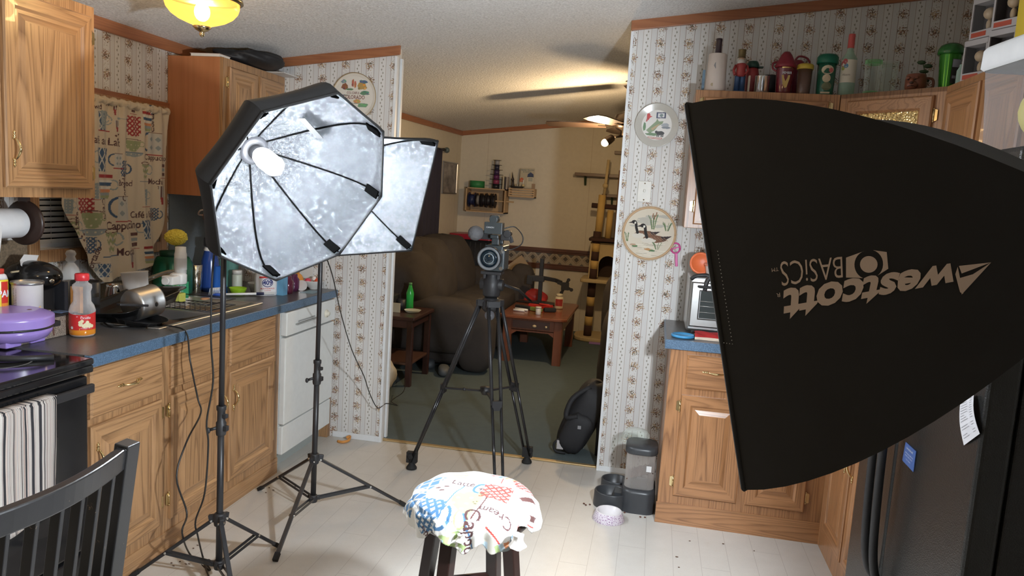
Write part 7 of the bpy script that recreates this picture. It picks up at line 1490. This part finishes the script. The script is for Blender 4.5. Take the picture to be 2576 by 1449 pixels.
obj('magazine',m,[P('mag_cover',(.45,.40,.30),.4),P('mag_ink',(.10,.16,.18),.5),P('mag_navy',(.03,.05,.12),.5),P('mag_cream',(.55,.50,.38),.5),P('mag_orange',(.5,.10,.03),.5)],None,label='magazine with blue title standing in the slatted shelf',cat='magazine')
obj('tower_figurine',MB().lathe([(.028,0),(.016,.05),(.014,.10),(.020,.105),(.009,.13),(.003,.18),(.0,.20)],(-1.655,8.60,1.63),8,ax=(-.10,0,1)),P('bronze_dark',(.03,.022,.02),.4),None,label='dark pointed tower ornament leaning in the slatted shelf',cat='ornament')
obj('black_tray',MB().lathe([(.0,0),(.06,.0),(.09,.02),(.085,.02),(.055,.004),(.0,.004)],(-1.60,8.565,1.640),20),BLACKP,None,label='small black dish holding trinkets on the slatted shelf',cat='dish')
for i,(a,c_,r_,lab) in enumerate((((-1.53,8.55),(.55,.45,.25),.019,'round cream trinket right of centre in the black dish'),((-1.60,8.55),(.40,.36,.28),.014,'small pale trinket at the left in the black dish'))): obj('trinket',MB().ball((a[0],a[1],1.672),r_,14),P('tr%d'%i,c_,.4),None,label=lab,cat='trinket')
obj('white_marker',MB().cyl((-1.545,8.585,1.645),(-1.535,8.59,1.74),.006),WHITEP,None,label='white pen standing upright before the magazine',cat='pen')
obj('picture',MB().box((-1.44,8.60,1.64),(-1.40,8.61,1.70)),P('photo_tan',(.30,.2,.12),.5),None,label='small tan card at the right end of the slatted shelf',cat='card')
# tote and stand
t=thing('storage_tote','black plastic storage tote with red lid beyond the sofa','tote',(-2.05,8.42,.72)); m=MB(); loft(m,[rr(-2.27*1+.0,-1.80,8.22,8.62,.04,z) for z in (.70,1.03)]); obj('tote_body',m,P('tote_black',(.018,.020,.024),.3),t)
m=MB()
for k in range(7): m.box((-2.22+.06*k,8.212,.74),(-2.205+.06*k,8.222,1.0))
obj('ribs',m,BLACKP,t); m=MB(); loft(m,[rr(-2.29,-1.78,8.20,8.64,.05,z) for z in (1.03,1.07,1.085)]); obj('tote_lid',m,P('lid_red',(.30,.012,.03),.35),t)
obj('black_cabinet',MB().box((-2.26,8.26,.007),(-1.72,8.68,.699)),P('cabinet_black',(.012,.012,.014),.5),None,label='black cabinet under the red lidded tote in the far corner',cat='cabinet')
obj('side_table_box',MB().box((-1.70,8.35,.007),(-1.34,8.66,.66)),P('cabinet_dark',(.06,.05,.04),.6),None,label='dark low box between the black cabinet and the coffee table',cat='box')
obj('cardboard_sheet',MB().bar((-1.56,8.42,.665),(-1.40,8.40,.80),.22,.006,0,up=(0,1,0)),P('cardboard',(.42,.30,.18),.8),None,label='tan cardboard flap standing on the dark low box',cat='cardboard')
t=thing('power_strip','small white charger with tangled cable on the sofa arm','charger',(-1.72,7.82,.765)); obj('charger_block',MB().box((-1.62,7.90,.765),(-1.52,7.94,.785)),P('charger_white',(.6,.56,.5),.4),t,bev=.003)
random.seed(5); obj('charger_cable',MB().tube([(-1.60+.10*sin(k*1.7),7.90+.04*cos(k*2.1),.775+.03*abs(sin(k*1.3))) for k in range(9)],.003,6,smooth=5),P('charger_white',(0,0,0)),t)
# window drape and picture on the left wall
def lw(y,z,off): 
    k=(y-4.285)/(8.72-4.285); return Vector((-2.56+.225*k+off,y,z))
obj('drape',MB().grid(lambda u,v:lw(7.20+.68*u,.55+1.45*v,.045+.025*sin(u*34)),80,6),P('drape_plum',(.030,.026,.040),.9),None,label='dark plum drape hanging on the living room side wall',cat='curtain',mods=[('SOLIDIFY',dict(thickness=.004))])
t=thing('curtain_rod','thin dark curtain rod with a ball finial above the plum drape','curtain rod',tuple(lw(7.6,2.02,.05))); obj('rod',MB().cyl(lw(7.1,2.0,.05),lw(8.02,2.0,.05),.008),BLACK,t); obj('finial',MB().ball(lw(8.06,2.0,.05),.032,16),P('finial_grey',(.10,.13,.13),.3),t); obj('bracket',MB().box(lw(7.97,1.985,.002),lw(7.99,2.015,.05)),BLACK,t)
t=thing('framed_picture','silver framed grey landscape picture on the living room side wall','picture',tuple(lw(8.33,1.55,.01))); f=lambda a,b,c=0: lw(8.08+a,1.525+b,.003+c)
m=MB(); m.rects((.50,.36,[(0,0),(0,.016),(.012,.018),(.016,.010)]),lambda a,b,c:f(a,b,c),(0,0),fill=False); obj('frame',m,P('frame_silver',(.35,.35,.36),.3,.8),t)
pm=NT('misty_picture'); pm=pm.out(pm.mix(pm.ramp(pm.noise(pm.scale(pm.oc,(1,6,9)),1,4,.6),[(.35,0),(.6,1)]),(.10,.09,.10),(.34,.31,.30)),.3); obj('print',MB().add([f(.014,.014,.008),f(.486,.014,.008),f(.486,.346,.008),f(.014,.346,.008)],[(0,1,2,3)]),pm,t)
# cat tree
SI=P('sisal',(.55,.36,.12),.9,bump=.6,bsc=120); PL=P('plush_brown',(.055,.025,.018),.95,bump=.5,bsc=150); PC=P('plush_cream',(.50,.38,.20),.95,bump=.5,bsc=150)
t=thing('cat_tree','tall cat tree with sisal posts, brown plush bands and a cream cubby','cat tree',(-.62,8.35,0)); x,y=-.645,8.28
m=MB().prism([(p.x,p.y) for p in rr(-.80,-.22,8.12,8.62,.18,0)],lambda a,b,c:Vector((a,b,c)),.007,.05); obj('base_board',m,PC,t,bev=.01)
zz=.05
for i,(h_,mt) in enumerate(((.12,PL),(.10,SI),(.12,PL),(.10,SI),(.16,PL))): obj('post_band',MB().cyl((x+.012*i/5,y,zz),(x+.012*(i+1)/5,y,zz+h_),.044,n=20),mt,t); zz+=h_
obj('cubby_floor',MB().prism([(p.x,p.y) for p in rr(-.76,-.20,8.12,8.60,.05,0)],lambda a,b,c:Vector((a,b,c)),.66,.70),PC,t,bev=.01)
# cubby with arched opening
ar=[(-.30,0),(-.10,0)]; fy=8.24
wall=[(-.68,.70),(-.22,.70),(-.22,1.10),(-.68,1.10)]
arch=[(-.575,.715)]+[(-.475+.10*cos(PI-PI*k/10),.86+.10*sin(PI*k/10)) for k in range(11)]+[(-.375,.715)]
m=MB(); m.box((-.68,fy,.70),(-.66,8.58,1.10)).box((-.24,fy,.70),(-.22,8.58,1.10)).box((-.68,8.56,.70),(-.22,8.58,1.10)).box((-.68,fy,1.085),(-.22,8.58,1.10))
n=len(arch); fa=[(-.68,.70)]+[(-.68,.70+.40*k/5) for k in range(1,6)]+[(-.68+.46*k/2,1.10) for k in range(1,3)]+[(-.22,1.10-.40*k/4) for k in range(1,5)]
outer=[(-.68,.70),(-.68,.80),(-.68,.92),(-.68,1.0),(-.68,1.10),(-.58,1.10),(-.475,1.10),(-.37,1.10),(-.22,1.10),(-.22,1.0),(-.22,.92),(-.22,.80),(-.22,.70)]
m.add([(a,fy,b) for a,b in outer]+[(a,fy,b) for a,b in arch],[(k,k+1,13+k+1,13+k) for k in range(12)]); obj('cubby',m,PC,t,mods=[('SOLIDIFY',dict(thickness=.012))])
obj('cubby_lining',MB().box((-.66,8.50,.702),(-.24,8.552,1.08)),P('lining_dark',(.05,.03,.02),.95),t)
zz=.70
for i,(h_,mt) in enumerate(((.11,PL),(.09,SI),(.10,PL),(.09,SI),(.13,PL))): obj('post_band',MB().cyl((x+.02+.01*i/5,y-.06,zz),(x+.02+.01*(i+1)/5,y-.06,zz+h_),.042,n=20),mt,t); zz+=h_
obj('perch',MB().prism([(p.x,p.y) for p in rr(-.70,-.20,8.14,8.56,.06,0)],lambda a,b,c:Vector((a,b,c)),1.115,1.15),PL,t,bev=.01)
obj('tall_post',MB().cyl((x+.035,y,1.22-.07),(x+.05,y,1.62),.040,n=20),SI,t); obj('tall_post',MB().cyl((x+.14,y+.04,1.15),(x+.15,y+.04,1.46),.034,n=20),SI,t)
obj('top_perch',MB().tube([(x-.06,y+.02,1.50),(x+.30,y+.02,1.49)],.028,10),PL,t); obj('inner_post',MB().cyl((-.40,8.42,1.15),(-.40,8.42,1.9),.045,n=16),P('post_wood',(.30,.15,.06),.5),t)
obj('hanging_ball',MB().ball((x+.075,y-.03,1.72),.030,16).cyl((x+.07,y-.02,1.62),(x+.09,y-.02,2.0),.016),PC,t)
for i,(x0_,x1_,z_,d_,lab) in enumerate(((-.94,-.15,1.82,.22,'long dark wall shelf above the cat tree'),(-.62,-.15,1.60,.20,'shorter dark wall shelf just above the cat tree posts'),(-.52,-.15,2.085,.14,'small dark wall shelf highest up beside the ceiling fan'))):
    t=thing('wall_shelf',lab,'shelf',((x0_+x1_)/2,8.6,z_),group='dark shelves on the far wall'); obj('board',MB().box((x0_,YW-d_,z_),(x1_,YW,z_+.035)),P('shelf_dark',(.12,.065,.035),.4),t,bev=.003); obj('bracket',MB().prism([(0,0),(0,-.10),(-.03,-.10),(-.12,0)],lambda a,b,c:Vector((x0_+.10+c,YW+a,z_+b)),0,.02),P('bracket_green',(.03,.06,.03),.5),t)
obj('purple_leaflet',MB().box((-.60,8.02,.008),(-.40,8.10,.018),0,rotm('Z',0)),P('leaflet_purple',(.35,.2,.5),.5),None,label='purple leaflet lying on the carpet in front of the cat tree',cat='leaflet')
# ceiling fan
fx3,fy3=-.285,6.2; fz=2.19
t=thing('ceiling_fan','brown bladed ceiling fan with a bulb lit, cut off by the right doorway wall','ceiling fan',(fx3,fy3,fz)); BR=P('fan_bronze',(.05,.035,.025),.3,.6)
obj('motor_housing',MB().lathe([(.03,.30),(.06,.29),(.025,.26),(.016,.25),(.016,.10),(.05,.085),(.105,.06),(.12,.02),(.12,-.02),(.10,-.05),(.06,-.065),(.06,-.10),(.03,-.12)],(fx3,fy3,fz),32),BR,t)
BLD=P('fan_blade',(.045,.028,.02),.5)
for k in range(5):
    a=math.radians(176+72*k); d=Vector((cos(a),sin(a),0)); e=Vector((-sin(a),cos(a),0)); b=obj('blade',MB().prism([(.18,-.055),(.55,-.075),(.66,-.06),(.68,0),(.66,.06),(.55,.075),(.18,.055)],lambda p,q,c:Vector((fx3,fy3,fz-.03))+d*p+e*q+Vector((0,0,c+q*.18)),0,.007),BLD,t)
    obj('blade_iron',MB().bar(Vector((fx3,fy3,fz-.03))+d*.08,Vector((fx3,fy3,fz-.028))+d*.24,.035,.008),BR,b)
for i,(dx,dy) in enumerate(((-.12,-.05),(.10,-.08),(.03,.12))):
    c=Vector((fx3+dx,fy3+dy,fz-.13)); dd=Vector((dx,dy,-.10)).normalized(); cu=obj('lamp_cup',MB().lathe([(.018,0),(.030,.01),(.036,.05),(.034,.075)],c-dd*.02,20,0,dd,caps=False).cyl((fx3,fy3,fz-.10),c-dd*.02,.010),BR,t)
    obj('bulb',MB().ball(c+dd*.066,.030,16),EM('fan_bulb_glow',(1,.72,.35),16) if i==0 else P('bulb_off',(.7,.7,.65),.2),cu)
obj('pull_chain',MB().tube([(fx3-.02,fy3-.04,fz-.12),(fx3-.02,fy3-.04,fz-.30)],.0025,6),BRASS,t)
# backpack in the doorway
bk=P('backpack_black',(.010,.010,.012),.7,bump=.4,bsc=60)
t=thing('backpack','black backpack slumped against the right side of the doorway','backpack',(-.34,4.50,0))
R_=rotm('Y',.42)
obj('pack_body',pillow((-.335,4.52,.235),(.105,.12,.235),e=.62,lump=.03,R=R_),bk,t); obj('front_pocket',pillow((-.37,4.42,.15),(.085,.05,.13),e=.65,lump=.03,R=R_),bk,t)
obj('shoulder_strap',MB().tube([(-.30,4.44,.44),(-.40,4.42,.36),(-.43,4.40,.25),(-.36,4.39,.26)],.018,8,smooth=5),bk,t); obj('lower_strap',MB().tube([(-.24,4.45,.32),(-.225,4.44,.15),(-.225,4.43,.02)],.020,8),bk,t)
obj('side_loop',MB().tube([(-.44,4.40,.12),(-.49,4.39,.08),(-.48,4.39,.03),(-.42,4.40,.02)],.008,8,smooth=4),bk,t); obj('logo_patch',MB().box((-.355,4.366,.19),(-.335,4.372,.21)),P('patch_grey',(.25,.25,.26),.5),t)
obj('grey_insert',MB().box((-.475,4.385,.045),(-.435,4.39,.10)),P('insert_grey',(.4,.38,.38),.6),t)
